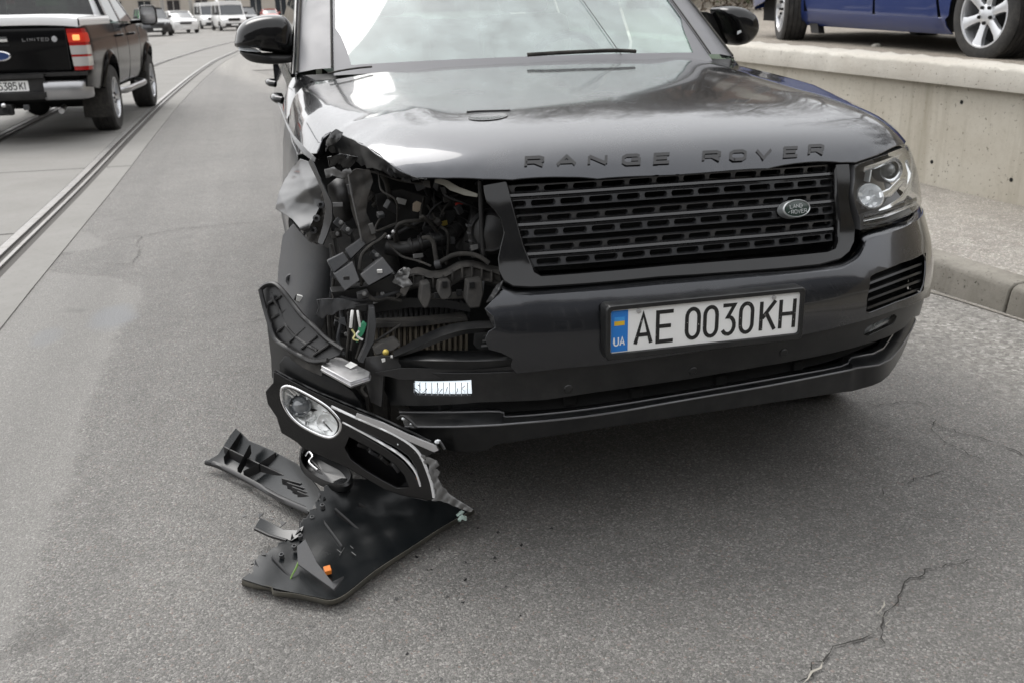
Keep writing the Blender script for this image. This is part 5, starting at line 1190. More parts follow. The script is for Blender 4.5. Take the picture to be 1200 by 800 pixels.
# ------------------------------------------------------------------ pieces torn off the SUV, hanging and lying at its corner
# slanted black wing bracket
def solid(name, pts, mt, parent=None, ext=(0, .02, 0), bevel=.002, **kw): return plate3(name, pts, mt, parent, ext, bevel, **kw)
br = empty('wing_bracket', tuple(pt(340, 400, .36)), label='ribbed black plastic wing bracket standing at the torn corner above the loose headlamp', cat='car part')
bent('bracket_back', [(305, 339, .52), (312, 334, .52), (322, 333, .50), (332, 342, .47), (343, 356, .44), (354, 370, .40), (368, 383, .36), (384, 398, .32), (402, 410, .28), (398, 416, .27), (384, 422, .28), (366, 424, .31), (350, 416, .35), (334, 406, .40), (323, 397, .44), (316, 380, .47), (310, 360, .50)], [], M['plastic'], br, sp=5, thick=.004)
hose('bracket_rim', [(305, 339, .50), (312, 334, .50), (322, 333, .48), (332, 342, .45), (343, 356, .42), (354, 370, .38), (368, 383, .34), (384, 398, .30), (402, 410, .26)], .007, M['plastic'], br, n=6)
hose('bracket_rim', [(305, 339, .50), (310, 360, .48), (316, 380, .45), (323, 397, .42), (334, 406, .38), (350, 416, .33), (366, 423, .29), (384, 422, .26)], .007, M['plastic'], br, n=6)
hose('bracket_rim', [(318, 346, .475), (326, 360, .455), (333, 376, .43), (340, 388, .40), (354, 400, .36), (372, 411, .31)], .0055, M['plastic'], br, n=6)
for a_, b_ in (((313, 358, .47), (328, 349, .46)), ((318, 374, .45), (340, 362, .43)), ((324, 390, .42), (346, 374, .41)), ((338, 402, .38), (356, 386, .37)), ((352, 410, .34), (370, 396, .33)), ((366, 418, .30), (384, 406, .29))):
    A = pt(*a_); B = pt(*b_); MB().prism([A, B, B+np.array([0, .05, -.002]), A+np.array([0, .05, -.002])], (.003, 0, .006)).build('rib', M['plastic'], br, smooth=0)
for q in ((321, 347, .468), (329, 366, .45), (336, 380, .42)): solid('opening', [(q[0]-3, q[1]-4, q[2]+.02), (q[0]+1, q[1]-6, q[2]+.02), (q[0]+5, q[1]+4, q[2]+.02), (q[0]+1, q[1]+7, q[2]+.02)], M['dark'], br, (0, .004, 0), 0)
bent('bracket_skirt', [(312, 362, .53), (318, 383, .50), (326, 399, .46), (340, 410, .42), (342, 420, .42), (330, 436, .45), (320, 442, .50), (319, 420, .52), (316, 395, .53)], [], M['plastic'], br, sp=6)
bent('bracket_skirt', [(338, 408, .37), (352, 416, .33), (368, 423, .30), (380, 424, .28), (378, 440, .28), (356, 430, .32), (342, 420, .36)], [], M['plastic_dirty'], br, sp=5, noise_amp=.005)
# silver ballast box on top of the loose lamp
bal = empty('ballast_box', tuple(pt(405, 440, .20)), label='small silver control box with a white label lying on the loose headlamp', cat='control box')
tp_ = P3([(376, 428, .26), (388, 417, .30), (400, 418.5, .29), (434, 435, .22), (433, 440, .20), (411, 447, .17)])
MB().prism(tp_, (0, .012, -.022)).build('case', M['alu'], bal, bevel=.002)
MB().prism(tp_.mean(0)+(tp_-tp_.mean(0))*1.03+np.array([0, 0, -.010]), (0, .002, -.004)).build('flange', M['alu'], bal, bevel=.001)
lb_ = P3([(404, 429, .244), (411, 424, .262), (419, 428, .246), (411, 432.5, .230)])
MB().prism(lb_+np.array([0, -.002, .003]), (0, .001, -.001)).build('label', M['white'], bal, smooth=0)
hose('lead', [(428, 440, .21), (428, 448, .21), (424, 456, .2), (430, 464, .2)], .004, M['rubber'], bal, n=6)
# the loose headlamp
lo = empty('loose_headlamp', tuple(pt(415, 520, .22)), label='broken black headlamp with an oval reflector dangling off the torn corner', cat='headlamp')
def LY(x): return .40-.00168*(x-316)
def L(px, d=0.0): return [(x, y, LY(x)+d) for x, y in px]
body = [(324, 434), (340, 443), (370, 458), (400, 471), (432, 484), (470, 501), (505, 518), (514, 526), (500, 533), (508, 556), (511, 583), (503, 583), (474, 577), (453, 570), (407, 543), (363, 523), (333, 504), (328, 487), (319, 471), (316, 459), (318, 453), (324, 447)]
oval = [(330, 456), (334, 451.5), (341, 452), (353, 457), (378, 471), (391, 482), (399, 494), (397, 505), (388, 511), (374, 508), (353, 497), (339, 484), (331, 469)]
HA = [(404, 491), (425, 501), (446, 510), (466, 520), (482, 531), (491, 545), (497, 565), (493, 566), (486, 552), (475, 539), (456, 525), (427, 508)]
HB = [(412, 509), (430, 518), (450, 530), (466, 541), (477, 554), (483, 569), (468, 570), (452, 562), (430, 549), (413, 536), (406, 522)]
LF = lambda dd: (lambda ab: .40-.00168*(ab[:, 0]-316)+dd)
rq = random.Random(9)
body = body[:15]+[(x+rq.gauss(0, .6), y+rq.gauss(0, 1.6)) for x, y in dens(body[15:21], 7, False)]+body[21:]
bent('lamp_body', L(body), [], M['gloss_black'], lo, yf=LF(0), sp=8, thick=.012, holes=[[(x, y) for x, y in smoothline(oval, 3, True)], HB, HA], edge=.004)
bent('lamp_recess', L([(398, 482), (430, 490), (500, 528), (508, 580), (468, 578), (404, 545)], .035), [], M['gloss_black'], lo, yf=LF(.035), sp=8)
for hp in (HA, HB):
    a0 = P3(L(hp, .001)); a1 = P3(L(hp, .034)); MB().loft([a0, a1], closed=True).build('recess_wall', M['gloss_black'], lo, smooth=30)
for k in range(5):
    x = 425+k*13; MB().box(pt(x, 522+k*8.5, LY(x)+.022), (.030, .010, .010), (.2, .5+.2*k, .2)).build('inner_rib', M['plastic_grey'] if k % 2 else M['plastic'], lo, bevel=.002)
ov = smoothline(P3(L(oval)), 4, True); oc = ov.mean(0)
M['ring'] = mat('lamp_ring', (.80, .80, .80), .3, .35)
bowl = MB().loft([oc+(ov-oc)*1.10+np.array([0, .002, 0]), oc+(ov-oc)*1.08+np.array([0, -.010, .002]), oc+(ov-oc)*1.0+np.array([0, -.009, .002]), oc+(ov-oc)*.97], closed=True).build('lamp_bezel', M['ring'], lo, smooth=50)
M['bowl'] = mat('lamp_bowl_silver', (.86, .87, .86), .3, .45)
def orow(sc, d, cx=0.0): return [oc+(p-oc)*sc+np.array([cx, d, -d*.15]) for p in ov]
MB().loft([orow(.98, -.004), orow(.92, .008), orow(.84, .010), orow(.70, .022), orow(.45, .034), orow(.2, .038), orow(.004, .038)], closed=True).build('reflector_bowl', M['bowl'], lo, smooth=50)
rnd = random.Random(11)
for k in range(9):
    t = rnd.uniform(.1, .9); q = rnd.uniform(-.25, .25)
    p0 = pt(340+t*48, 464+t*34+q*22, LY(340+t*48)+.03); p1 = p0+np.array([rnd.uniform(-.03, .03), -.012, rnd.uniform(-.02, .03)])
    MB().tube([p0, p1], [.006, .001], 5).build('lamp_splinter', M['bowl'] if k % 3 else M['gloss_black'], lo)
c = pt(352, 474, LY(352)+.02); MB().lathe([(.030, -.02), (.032, .006), (.028, .012), (.026, .002), (.018, .012), (.0005, .018)], c, (-.3, -.85, .3), 24).build('projector', M['proj_glass'], lo)
c = pt(382, 494, LY(382)+.022); MB().lathe([(.024, -.02), (.026, .004), (.022, .010), (.012, .004), (.0005, .0)], c, (-.3, -.85, .3), 20).build('projector', M['bowl'], lo)
# chrome outline strips
hose('chrome_strip', L([(389, 475.5), (414, 487), (440, 498), (462, 508), (480, 519), (492, 531), (500, 548), (506, 566), (509, 582)], -.012), .0055, M['ring'], lo, n=6)
hose('chrome_strip', L([(402, 494), (425, 506), (453, 522), (470, 533), (482, 545), (489, 556), (493, 569)], -.011), .0042, M['ring'], lo, n=6)
bent('light_strip', L([(420, 483), (450, 494), (480, 508), (512, 521), (515, 526), (510, 528), (478, 514), (448, 500), (418, 488)], -.007), [], M['alu'], lo, yf=LF(-.010), sp=4, thick=.006)
hose('lamp_edge', L([(324, 434), (345, 445), (370, 457), (400, 470), (432, 483), (470, 500), (505, 517)], -.004), .0035, M['plastic_sheen'], lo, n=6)
bent('lamp_back', L([(336, 424), (342, 417), (352, 418), (368, 428), (384, 437), (404, 447), (418, 456), (428, 468), (430, 480), (400, 469), (370, 456), (338, 441)], .06), L([(360, 432), (400, 455)], .03), M['plastic_sheen'], lo, sp=6, thick=.03)
hose('lamp_tube', L([(345, 424), (360, 432), (378, 441), (394, 450)], .035), .013, M['plastic_sheen'], lo, n=10)
bent('broken_mount', L([(486, 529), (497, 533), (512, 539), (514, 544), (510, 547), (516, 552), (513, 558), (519, 570), (530, 581), (545, 590), (555, 596), (553, 599), (540, 595), (525, 588), (514, 585), (507, 586), (508, 570), (504, 553), (497, 541)], -.012), [], M['alu_dull'], lo, sp=3, noise_amp=.007, freq=.5)
MB().box(pt(490, 560, LY(490)-.004), (.014, .006, .012), (.2, .4, .3)).build('amber_bulb', M['amber'] if 'amber' in M else mat('amber_dull', (.25, .07, .02), .4), lo, bevel=.002)
for q, s in (((473, 490), .006), ((513, 517), .009), ((482, 496), .004), ((425, 492), .004), ((467, 520), .004)):
    MB().ball(pt(q[0], q[1], LY(q[0])-.012), (s, s*.6, s*.7), 6, 4).build('glass_crumb', M['frost'], lo, smooth=0)
hose('clip_wire', L([(466, 490), (472, 487), (480, 492), (487, 500), (480, 499)], -.01), .004, M['plastic_sheen'], lo, n=5)
hose('clip_wire', L([(512, 515), (517, 519), (521, 526)], -.01), .004, M['plastic_sheen'], lo, n=5)
MB().tube(list(ov+np.array([0, -.012, .003]))+[ov[0]+np.array([0, -.012, .003])], .0048, 8, cap=False).build('lamp_ring', M['chrome'], lo, smooth=60)
for k in range(12):
    t = k/12*6.283; a = oc+(ov[int(k*len(ov)/12)]-oc)*.55+np.array([0, .012, 0]); b = oc+(ov[int(k*len(ov)/12)]-oc)*.88+np.array([0, -.001, 0]); MB().tube([a, b], [.0035, .002], 5).build('lamp_facet', M['chrome'] if k % 2 else M['bowl'], lo, smooth=0)

# torn bumper corner lying inside-up on the road
def PZf(pts): a = np.asarray(pts, float); return PZ(a[:, :2], a[:, 2])
def bentz(name, pts, extra, mt, parent, sp=6, thick=.004, noise_amp=0.0, freq=.2, seed=0, edge=.002, **kw):
    f = idw(list(pts)+list(extra)); cz = creases(seed, noise_amp, freq)
    def proj(ab):
        z = f(ab)+cz(ab); return PZ(ab, np.maximum(z, .008))
    return panel(name, [p[:2] for p in pts], proj, sp, thick, mt, parent, edge=edge, **kw)
bc_ = empty('bumper_corner', tuple(PZ([(430, 640)], 0)[0]), label='torn off black bumper corner lying inside up on the asphalt', cat='car part')
M['inside'] = dusty('bumper_inside', (.0055, .007, .008), .2, (.10, .10, .098), .12, scale=7)
rj = random.Random(31)
def ragged(pts, i0, i1, a=2.2):
    out = []
    for i, p in enumerate(pts):
        out.append(p)
        if i0 <= i < i1:
            q = pts[i+1]
            for k in range(1, 4):
                t = k/4; out.append((p[0]+(q[0]-p[0])*t+rj.gauss(0, a), p[1]+(q[1]-p[1])*t+rj.gauss(0, a), p[2]+(q[2]-p[2])*t))
    return out
bentz('corner_skin', ragged([(555, 596, .045), (520, 616, .03), (480, 642, .025), (440, 668, .022), (408, 694, .022), (396, 702, .022), (386, 703, .022), (345, 695, .022), (312, 688, .022), (284, 679, .025), (292, 672, .03), (299, 664, .035), (303, 652, .045), (320, 643, .05), (338, 633, .055), (347, 624, .06), (354, 612, .06), (363, 602, .07), (372, 597, .08), (372, 585, .11), (380, 570, .14), (400, 560, .15), (440, 562, .15), (474, 574, .12), (510, 582, .09)], 9, 21),
      [(420, 630, .012), (380, 660, .010), (340, 675, .010), (460, 610, .02), (420, 600, .04), (500, 600, .03)], M['inside'], bc_, sp=7, noise_amp=.0009, freq=.10, bspace=4)
e0 = [(284, 679, .028), (300, 684, .03), (318, 687, .034), (322, 692, .03), (345, 695, .034), (370, 700, .032), (386, 703, .032), (397, 700, .034), (410, 692, .034), (440, 668, .036), (480, 642, .038), (520, 616, .042), (555, 596, .05)]
E0 = smoothline(PZf(e0), 5); E1 = smoothline(PZf([(x+ (1 if x > 390 else -1), y+(4 if x > 440 else 5), .008) for x, y, z in e0]), 5)
MB().loft([E0+np.array([0, .006, -.003]), E0, (E0+E1)/2+np.array([0, -.006, .004]), E1, E1+np.array([0, .01, -.008])]).build('corner_lip', M['lip_mud'] if 'lip_mud' in M else dusty('muddy_lip', (.06, .058, .05), .65, (.27, .25, .20), .95, scale=6), bc_, smooth=50)
bentz('prong', [(299, 619, .05), (306, 607, .07), (318, 613, .065), (332, 621, .06), (348, 622, .06), (356, 617, .065), (352, 628, .055), (342, 634, .05), (333, 631, .045), (316, 627, .045)], [], M['inside'], bc_, sp=5)
hose('prong_rib', [], .004, M['inside'], bc_) if 0 else None
MB().tube(PZf([(299, 619, .055), (316, 627, .05), (336, 633, .05)]), .0055, 6).build('prong_rib', M['plastic'], bc_, smooth=60)
for a_, b_ in (((372, 602, .075), (400, 640, .035)), ((392, 596, .09), (428, 628, .03)), ((420, 590, .09), (452, 612, .03)), ((318, 652, .045), (340, 676, .025))):
    A = PZf([a_])[0]; B = PZf([b_])[0]; MB().prism([A, B, B-np.array([0, 0, .02]), A-np.array([0, 0, .02])], (.003, .002, .004)).build('rib', M['plastic'], bc_, smooth=0)
for q in ((352, 628, .062), (366, 606, .075), (345, 640, .055), (330, 650, .045), (378, 592, .10)):
    c = PZf([q])[0]; MB().lathe([(.006, -.01), (.007, .004), (.004, .005), (.003, -.006), (.0004, -.006)], c, (-.1, -.2, .97), 9).build('clip', M['plastic_grey'], bc_)
rt = random.Random(77)
for k in range(11):
    x, y, z = [(362, 603, .07), (350, 618, .06), (340, 634, .05), (306, 650, .045), (298, 664, .035), (436, 470, 0), (372, 586, .11), (366, 596, .08), (330, 616, .065), (346, 626, .06), (303, 607, .065)][k]
    if z: c = PZf([(x, y, z)])[0]; MB().prism([c, c+np.array([rt.uniform(.01, .02), rt.uniform(-.01, .01), rt.uniform(0, .015)]), c+np.array([rt.uniform(-.005, .01), rt.uniform(.01, .02), rt.uniform(.005, .02)])], (0, .002, -.003)).build('snapped_tab', M['plastic'], bc_, smooth=0)
# ribbed strip at the far left of the piece
st_ = bentz('ribbed_strip', [(242, 541, .03), (256, 533, .05), (262, 524, .07), (270, 511, .09), (277, 502, .11), (284, 508, .105), (292, 516, .10), (320, 528, .10), (348, 543, .10), (362, 556, .105), (374, 572, .12), (382, 584, .12), (372, 597, .07), (364, 600, .05), (330, 584, .03), (290, 562, .025), (258, 546, .022)], [(300, 540, .035), (330, 560, .035), (275, 528, .05), (350, 575, .04)], M['inside'], bc_, sp=6)
MB().tube(smoothline(PZf([(242, 541, .03), (258, 546, .03), (290, 562, .03), (330, 584, .035), (364, 599, .05)]), 4), .010, 6).build('strip_lip', M['plastic'], st_, smooth=60)
for a_, b_ in (((262, 535, .055), (281, 507, .11)), ((278, 548, .05), (292, 521, .10)), ((285, 551, .05), (303, 543, .07)), ((303, 543, .06), (322, 530, .10)), ((262, 523, .075), (303, 543, .06)), ((303, 543, .06), (345, 562, .06)), ((345, 562, .06), (366, 562, .10))):
    A = PZf([a_])[0]; B = PZf([b_])[0]; MB().prism([A, B, B-np.array([0, 0, .03]), A-np.array([0, 0, .03])], (.004, .003, 0)).build('rib', M['plastic'], st_, smooth=0)
for k in range(4):
    A = PZf([(330+k*6, 560+k*5, .07)])[0]; B = PZf([(352+k*6, 566+k*6, .08)])[0]; MB().prism([A, B, B-np.array([0, 0, .02]), A-np.array([0, 0, .02])], (.003, .003, 0)).build('rib', M['plastic'], st_, smooth=0)
# oval fog lamp frame in it
of = smoothline(PZf([(351, 529, .16), (355, 522, .18), (366, 523, .18), (384, 533, .18), (403, 543, .18), (413, 556, .17), (410, 567, .16), (397, 570, .15), (376, 563, .14), (358, 551, .14), (351, 540, .15)]), 4, True); fc = of.mean(0)
fg = MB().loft([fc+(of-fc)*1.0+np.array([0, .01, -.02]), fc+(of-fc)*1.0, fc+(of-fc)*.93+np.array([0, -.004, .006]), fc+(of-fc)*.86, fc+(of-fc)*.80+np.array([0, .02, -.03]), fc+(of-fc)*.01+np.array([0, .02, -.03])], closed=True).build('fog_lamp_frame', M['plastic_sheen'], bc_, smooth=40)
hose('fog_wire', [], .002, M['alu'], fg) if 0 else None
MB().tube(smoothline(PZf([(358, 534, .17), (362, 529, .18), (366, 534, .18), (362, 540, .17), (366, 545, .17), (372, 550, .17)]), 4), .0028, 5).build('fog_wire', M['alu'], fg)
MB().prism(PZf([(366, 547, .165), (377, 552, .165), (378, 555, .16), (367, 550, .16)]), (0, .002, -.003)).build('fog_label', M['plastic_grey'], fg, smooth=0)
# a few loose scraps on it
tag(MB().prism(PZf([(357.5, 631, .09), (348, 639.5, .07), (349, 660, .05), (391, 690, .045), (397, 682, .05), (403, 674, .07), (389, 681, .055), (371, 658, .065)]), (.001, .001, -.006)).build('plastic_shard', M['plastic_grey'], bevel=.001), 'curved dull grey plastic shard lying on the torn bumper corner', 'car part')
tag(MB().prism(PZf([(379, 668, .025), (387, 665.5, .025), (389, 672, .025), (381, 674, .025)]), (0, 0, .012)).build('reflector_scrap', M['orange'], bevel=.001), 'tiny orange reflector scrap on the torn bumper corner', 'scrap')
tag(MB().tube(smoothline(PZf([(351, 655, .05), (347, 665, .04), (342, 674, .03), (339.5, 681, .022)]), 4), [.0028]*6+[.0022]*4+[.0015]*3, 5).build('grass_blade', M['grass'], smooth=60), 'bent green grass blade on the torn bumper corner', 'grass blade')
gl = empty('glass_scrap', tuple(PZ([(541, 601)], 0)[0]), label='greenish clear glass scrap at the tip of the torn bumper corner', cat='scrap')
M['crumb'] = mat('glass_crumb', (.55, .68, .62), .15, 0, .5)
rnd = random.Random(5)
for k in range(7): MB().box(PZ([(541+rnd.uniform(-4, 4), 601+rnd.uniform(-4, 7))], .045+rnd.uniform(0, .02))[0], (.012, .005, .009), (rnd.uniform(0, 3), rnd.uniform(0, 3), rnd.uniform(0, 3))).build('crumb', M['crumb'], gl, smooth=0)
sc_ = [[(402, 640), (412, 648), (396, 650)], [(398, 650), (404, 655)], [(410, 648), (415, 651)]]
for k, s in enumerate([[(382, 645), (392, 641), (400, 647)], [(392, 641), (404, 633), (414, 642)], [(404, 640), (398, 650)], [(412, 646), (417, 650)]]):
    MB().tube(PZ(s, .030), .0009, 4).build('scratch', M['alu_dull'], bc_)
# scattered crumbs of glass and plastic on the asphalt
rnd = random.Random(21); mb = MB()
for k in range(30):
    q = (rnd.gauss(480, 80), rnd.gauss(640, 50)); p = PZ([q], .0)[0]; s = rnd.uniform(.002, .006)
    mb.box(p+np.array([0, 0, s*.4]), (s*1.6, s, s*.8), (rnd.uniform(0, 1), rnd.uniform(0, 1), rnd.uniform(0, 3)))
for k in range(46):
    q = (rnd.gauss(430, 90), rnd.gauss(610, 55)); p = PZ([q], .0)[0]; s_ = rnd.uniform(.006, .013)
    mb.add([p+np.array([0, 0, .001]), p+np.array([s_, rnd.uniform(-.4, .4)*s_, .003]), p+np.array([s_*.4, s_*rnd.uniform(.5, 1), .004])], [(0, 1, 2)])
mb.build('debris_crumbs', M['plastic'], smooth=0, kind='stuff', label='tiny crumbs of plastic and grit scattered below the torn corner')
# ------------------------------------------------------------------ other vehicles
M['black_paint'] = dusty('black_car_paint', (.0035, .0035, .004), .12, (.14, .13, .12), .015, coat=0, scale=4, coat_rough=.04)
M['blue_paint'] = dusty('blue_car_paint', (.008, .026, .135), .34, (.12, .12, .13), .08, metal=.35, coat=1.0, scale=4, coat_rough=.03)
M['tail_red'] = mat('tail_lamp_red', (.36, .010, .010), .15, coat=.6); M['tail_clear'] = mat('tail_lamp_clear', (.62, .60, .58), .2, .4, .6)
M['tail_lit'] = mat('tail_lamp_lit', (.42, .02, .015), .2, emit=(1, .10, .04), estr=.08); M['bulb'] = mat('lit_bulb', (.8, .3, .1), .3, emit=(1, .42, .12), estr=.5)
M['cover'] = mat('bed_cover', (.85, .85, .85), .35, 0, .4); M['bump_chrome'] = mat('bumper_chrome', (.42, .42, .43), .28, .85)
M['cabin'] = mat('dark_cabin', (.02, .02, .02), .8)
M['farglass'] = mat('car_window', (.05, .055, .06), .12, 0, .5)
M['black_paint'].node_tree.nodes['Principled BSDF'].inputs['Specular IOR Level'].default_value = .2
class Frame:                                   # local frame of a vehicle: X to its right, Y forwards, Z up
    def __init__(s, o, yaw, pitch=0.0): s.o = np.array(o, float); s.f = np.array([math.sin(yaw)*math.cos(pitch), math.cos(yaw)*math.cos(pitch), math.sin(pitch)]); s.r = np.array([math.cos(yaw), -math.sin(yaw), 0]); s.u = np.cross(s.r, s.f)
    def __call__(s, x, y, z): return s.o+s.r*x+s.f*y+s.u*z
    def m(s, pts): return [s(*p) for p in pts]
def fside(F, prof, sgn, off=0.0, taper=None):
    Z = np.array([p[0] for p in prof]); X = np.array([p[1] for p in prof])
    def f(ab):
        x = np.interp(ab[:, 1], Z, X)-off
        if taper is not None: x = x-np.interp(ab[:, 0], taper[0], taper[1])
        return F.o+F.r*(sgn*x)[:, None]+F.f*ab[:, :1]+F.u*ab[:, 1:2]
    return f
def arch(cy, cz, r, a0=180, a1=0, n=14): return [(cy+r*math.cos(R(a0+(a1-a0)*i/n)), cz+r*math.sin(R(a0+(a1-a0)*i/n))) for i in range(n+1)]
def mir2(l): return l

# --- the black pickup on the tram track
F = Frame((-3.70, 10.22, 0), .055)
pk_ = empty('pickup_truck', tuple(F(0, 2.5, 0)), label='black double cab pickup driving on the tram track', cat='pickup')
tz = [(.40, .82), (.55, .885), (.72, .915), (.90, .930), (1.05, .928), (1.18, .915), (1.26, .895), (1.30, .865)]
tp_ = (np.array([0, .12, .3, 4.7, 5.1, 5.3]), np.array([.035, .008, 0, 0, .06, .16]))
ax_r, ax_f, wr = 1.26, 4.48, .395
for s in (1, -1):
    pj = fside(F, tz, s, 0, tp_)
    panel('bed_side', [(0, .62), (.55, .56)]+arch(ax_r, .42, .50, 165, 12)+[(1.84, .52), (1.84, 1.27), (.9, 1.275), (0.0, 1.275)], pj, .10, .01, M['black_paint'], pk_, bspace=.05, edge=.004)
    d1 = panel('rear_door', [(1.87, .52), (2.72, .52), (2.76, .80), (2.76, 1.27), (1.87, 1.275)], pj, .12, .01, M['black_paint'], pk_, edge=.004)
    d2 = panel('front_door', [(2.79, .52), (3.72, .52), (3.80, .80), (3.80, 1.24), (2.79, 1.268)], pj, .12, .01, M['black_paint'], pk_, edge=.004)
    panel('front_wing', [(3.76, .52), (3.98, .52)]+arch(ax_f, .42, .49, 168, 10)+[(5.28, .60), (5.25, .95), (4.9, 1.10), (3.83, 1.215), (3.83, .8)], pj, .10, .01, M['black_paint'], pk_, bspace=.05, edge=.004)
    for cy in (ax_r, ax_f):      # wheel-arch flare
        a = arch(cy, .42, .50 if cy == ax_r else .49, 165, 12); P0 = fside(F, tz, s, 0, tp_)(np.array(a)); P1 = P0+F.r*s*.035; a2 = np.array(arch(cy, .42, .56, 165, 12)); P2 = fside(F, tz, s, -.004, tp_)(a2)
        MB().loft([list(P0-F.r*s*.25), list(P0+F.r*s*.012), list(P1), list((P1+P2)/2+F.r*s*.012), list(P2)]).build('arch_flare', M['black_paint'], pk_, smooth=50)
    # side glass in a leaning frame
    gx_ = lambda y, z: s*(.865-(z-1.27)*.36)
    for nm, q in (('side_window', [(1.98, 1.29), (2.70, 1.29), (2.70, 1.70), (2.12, 1.70)]), ('side_window', [(2.82, 1.29), (3.76, 1.27), (3.20, 1.68), (2.82, 1.71)])):
        MB().prism([F(gx_(y, z), y, z) for y, z in q], F.r*(-s*.01)).build(nm, M['tinted'], pk_, smooth=0)
    for q in ([(1.84, 1.27), (1.98, 1.28), (2.13, 1.74), (1.96, 1.74)], [(2.70, 1.28), (2.82, 1.28), (2.82, 1.74), (2.70, 1.74)], [(3.76, 1.26), (3.86, 1.25), (3.22, 1.73), (3.08, 1.74)], [(1.96, 1.70), (3.12, 1.70), (3.10, 1.77), (1.98, 1.77)]):
        MB().prism([F(gx_(y, z)+s*.006, y, z) for y, z in q], F.r*(-s*.05)).build('cab_pillar', M['black_paint'], pk_, smooth=0, bevel=.006)
    for y in (2.30, 3.28) if False else (2.05, 3.0):
        MB().tube(smoothline([F(s*.915, y, 1.12), F(s*.965, y+.03, 1.125), F(s*.968, y+.15, 1.125), F(s*.915, y+.19, 1.12)], 3), .016, 6).build('door_handle', M['black_paint'], d1 if y < 2.7 else d2, smooth=60)
    # mirror on its arm
    mr = MB().loft([[F(s*(1.14+dx*sc), 3.45+dy, 1.36+dz*sc) for dx, dz in rrect(.23, .27, .06)] for sc, dy in ((.55, .17), (.9, .13), (1.0, .06), (1.0, 0), (.94, -.01))], closed=True, caps=True).build('door_mirror', M['black_paint'], pk_, smooth=45)
    MB().prism([F(s*(1.14+dx*.86), 3.435, 1.36+dz*.86) for dx, dz in rrect(.23, .27, .06)], F.f*.004).build('mirror_glass', M['chrome'], mr, smooth=0)
    MB().tube([F(s*.88, 3.55, 1.27), F(s*1.05, 3.50, 1.28)], .03, 6).build('mirror_arm', M['black_paint'], mr)
    # side step, mudflap
    MB().tube(smoothline([F(s*.80, 1.92, .44), F(s*.93, 2.02, .43), F(s*.94, 2.6, .43), F(s*.94, 3.6, .43), F(s*.80, 3.85, .44)], 4), .042, 10).build('side_step', M['bump_chrome'], pk_, smooth=60)
    MB().prism([F(s*.62, .80, .20), F(s*.92, .80, .20), F(s*.93, .79, .56), F(s*.62, .79, .56)], F.f*.012).build('mud_flap', M['rubber'], pk_, bevel=.003)
    for cy in (ax_r, ax_f):
        wheel(pk_, F(s*.80, cy, wr), F.r*s, wr, .265, .25, 6, M['alloy'])
    # tail lamp: red top with the lit lamp, two clear squares, red foot
    def tl(z0, z1, nm, mt, par, pr=0.0, x0=.655):
        zz = np.linspace(z0, z1, 5); lw = lambda z: np.interp(z, [.80, 1.24], [.765, .735]); rows = []
        for z in zz:
            xo = np.interp(z, [p[0] for p in tz], [p[1] for p in tz])+.004+pr
            rows.append([F(s*lw(z), .02, z), F(s*lw(z), -.03-pr, z), F(s*(xo-.09), -.025-pr, z), F(s*(xo-.02), .0-pr*.5, z), F(s*xo, .05, z), F(s*xo, .17-.05*(z-.8), z), F(s*(xo-.03), .17, z)])
        return MB().loft(rows, caps=True).build(nm, mt, par, smooth=40)
    t0 = tl(.80, 1.245, 'tail_lamp', M['tail_red'], pk_)
    tl(1.10, 1.20, 'brake_lens', M['tail_lit'], t0, .006); MB().box(F(s*.83, -.037, 1.15), (.075, .02, .06), (0, 0, -.055)).build('lit_bulb', M['bulb'], t0, bevel=.012); tl(.97, 1.065, 'reverse_lens', M['tail_clear'], t0, .006); tl(.845, .945, 'turn_lens', M['tail_clear'], t0, .006)
    # chrome bumper corner
    rows = []
    for z, g in ((.49, .02), (.515, 0), (.665, 0), (.69, .02), (.695, .10)):
        rows.append([F(s*.42, .02+g-.10, z), F(s*.62, .02+g-.10, z), F(s*.80, .03+g-.09, z), F(s*(.865-g*.5), .07+g-.05, z), F(s*(.885-g*.5), .18, z), F(s*(.88-g*.5), .26, z)])
    MB().loft(rows).build('bumper_corner', M['bump_chrome'], pk_, smooth=50)
tg = MB().loft([[F(x, y, z) for x in np.linspace(-.725, .725, 9)] for y, z in ((.05, .78), (-.005, .80), (-.02, .84), (-.012, .98), (-.022, 1.00), (-.022, 1.20), (-.01, 1.255), (.03, 1.27))]).build('tailgate', M['black_paint'], pk_, smooth=40)
for s in (-1, 1): MB().box(F(s*.722, -.02, 1.03), (.008, .012, .44), (0, 0, -.055)).build('gate_gap', M['dark'], tg)
hd = MB().loft([[F(sx*.11, -.02, 1.12), F(sx*.12, -.045, 1.125), F(sx*.12, -.05, 1.15), F(sx*.11, -.02, 1.175)] for sx in (-1, -.9, .9, 1)], caps=True).build('gate_handle', M['chrome'], tg, smooth=40)
MB().box(F(0, -.02, 1.09), (.26, .01, .03), (0, 0, -.055)).build('handle_recess', M['dark'], hd, bevel=.004)
M['badge_blue'] = mat('badge_blue', (.02, .05, .16), .25, coat=.6)
def oval(rx, rz, y, n=28): return [F(rx*math.cos(2*math.pi*i/n), y, .975+rz*math.sin(2*math.pi*i/n)) for i in range(n)]
bd = MB().loft([oval(.125, .055, -.01), oval(.125, .055, -.034), oval(.112, .045, -.038), oval(.108, .042, -.034)], closed=True).build('oval_badge', M['chrome'], tg, smooth=40)
MB().prism(oval(.108, .042, -.033), F.f*.004).build('badge_face', M['badge_blue'], bd, smooth=0)
for ch, polys in word_polys('LIMITED', .030, .030, .016, .27, 1.125):
    mb = MB(); strokes(mb, polys, lambda u, v, d: F(u, -.0245-d, v), .006, .003); mb.build('letter', M['bump_chrome'], tg, smooth=0)
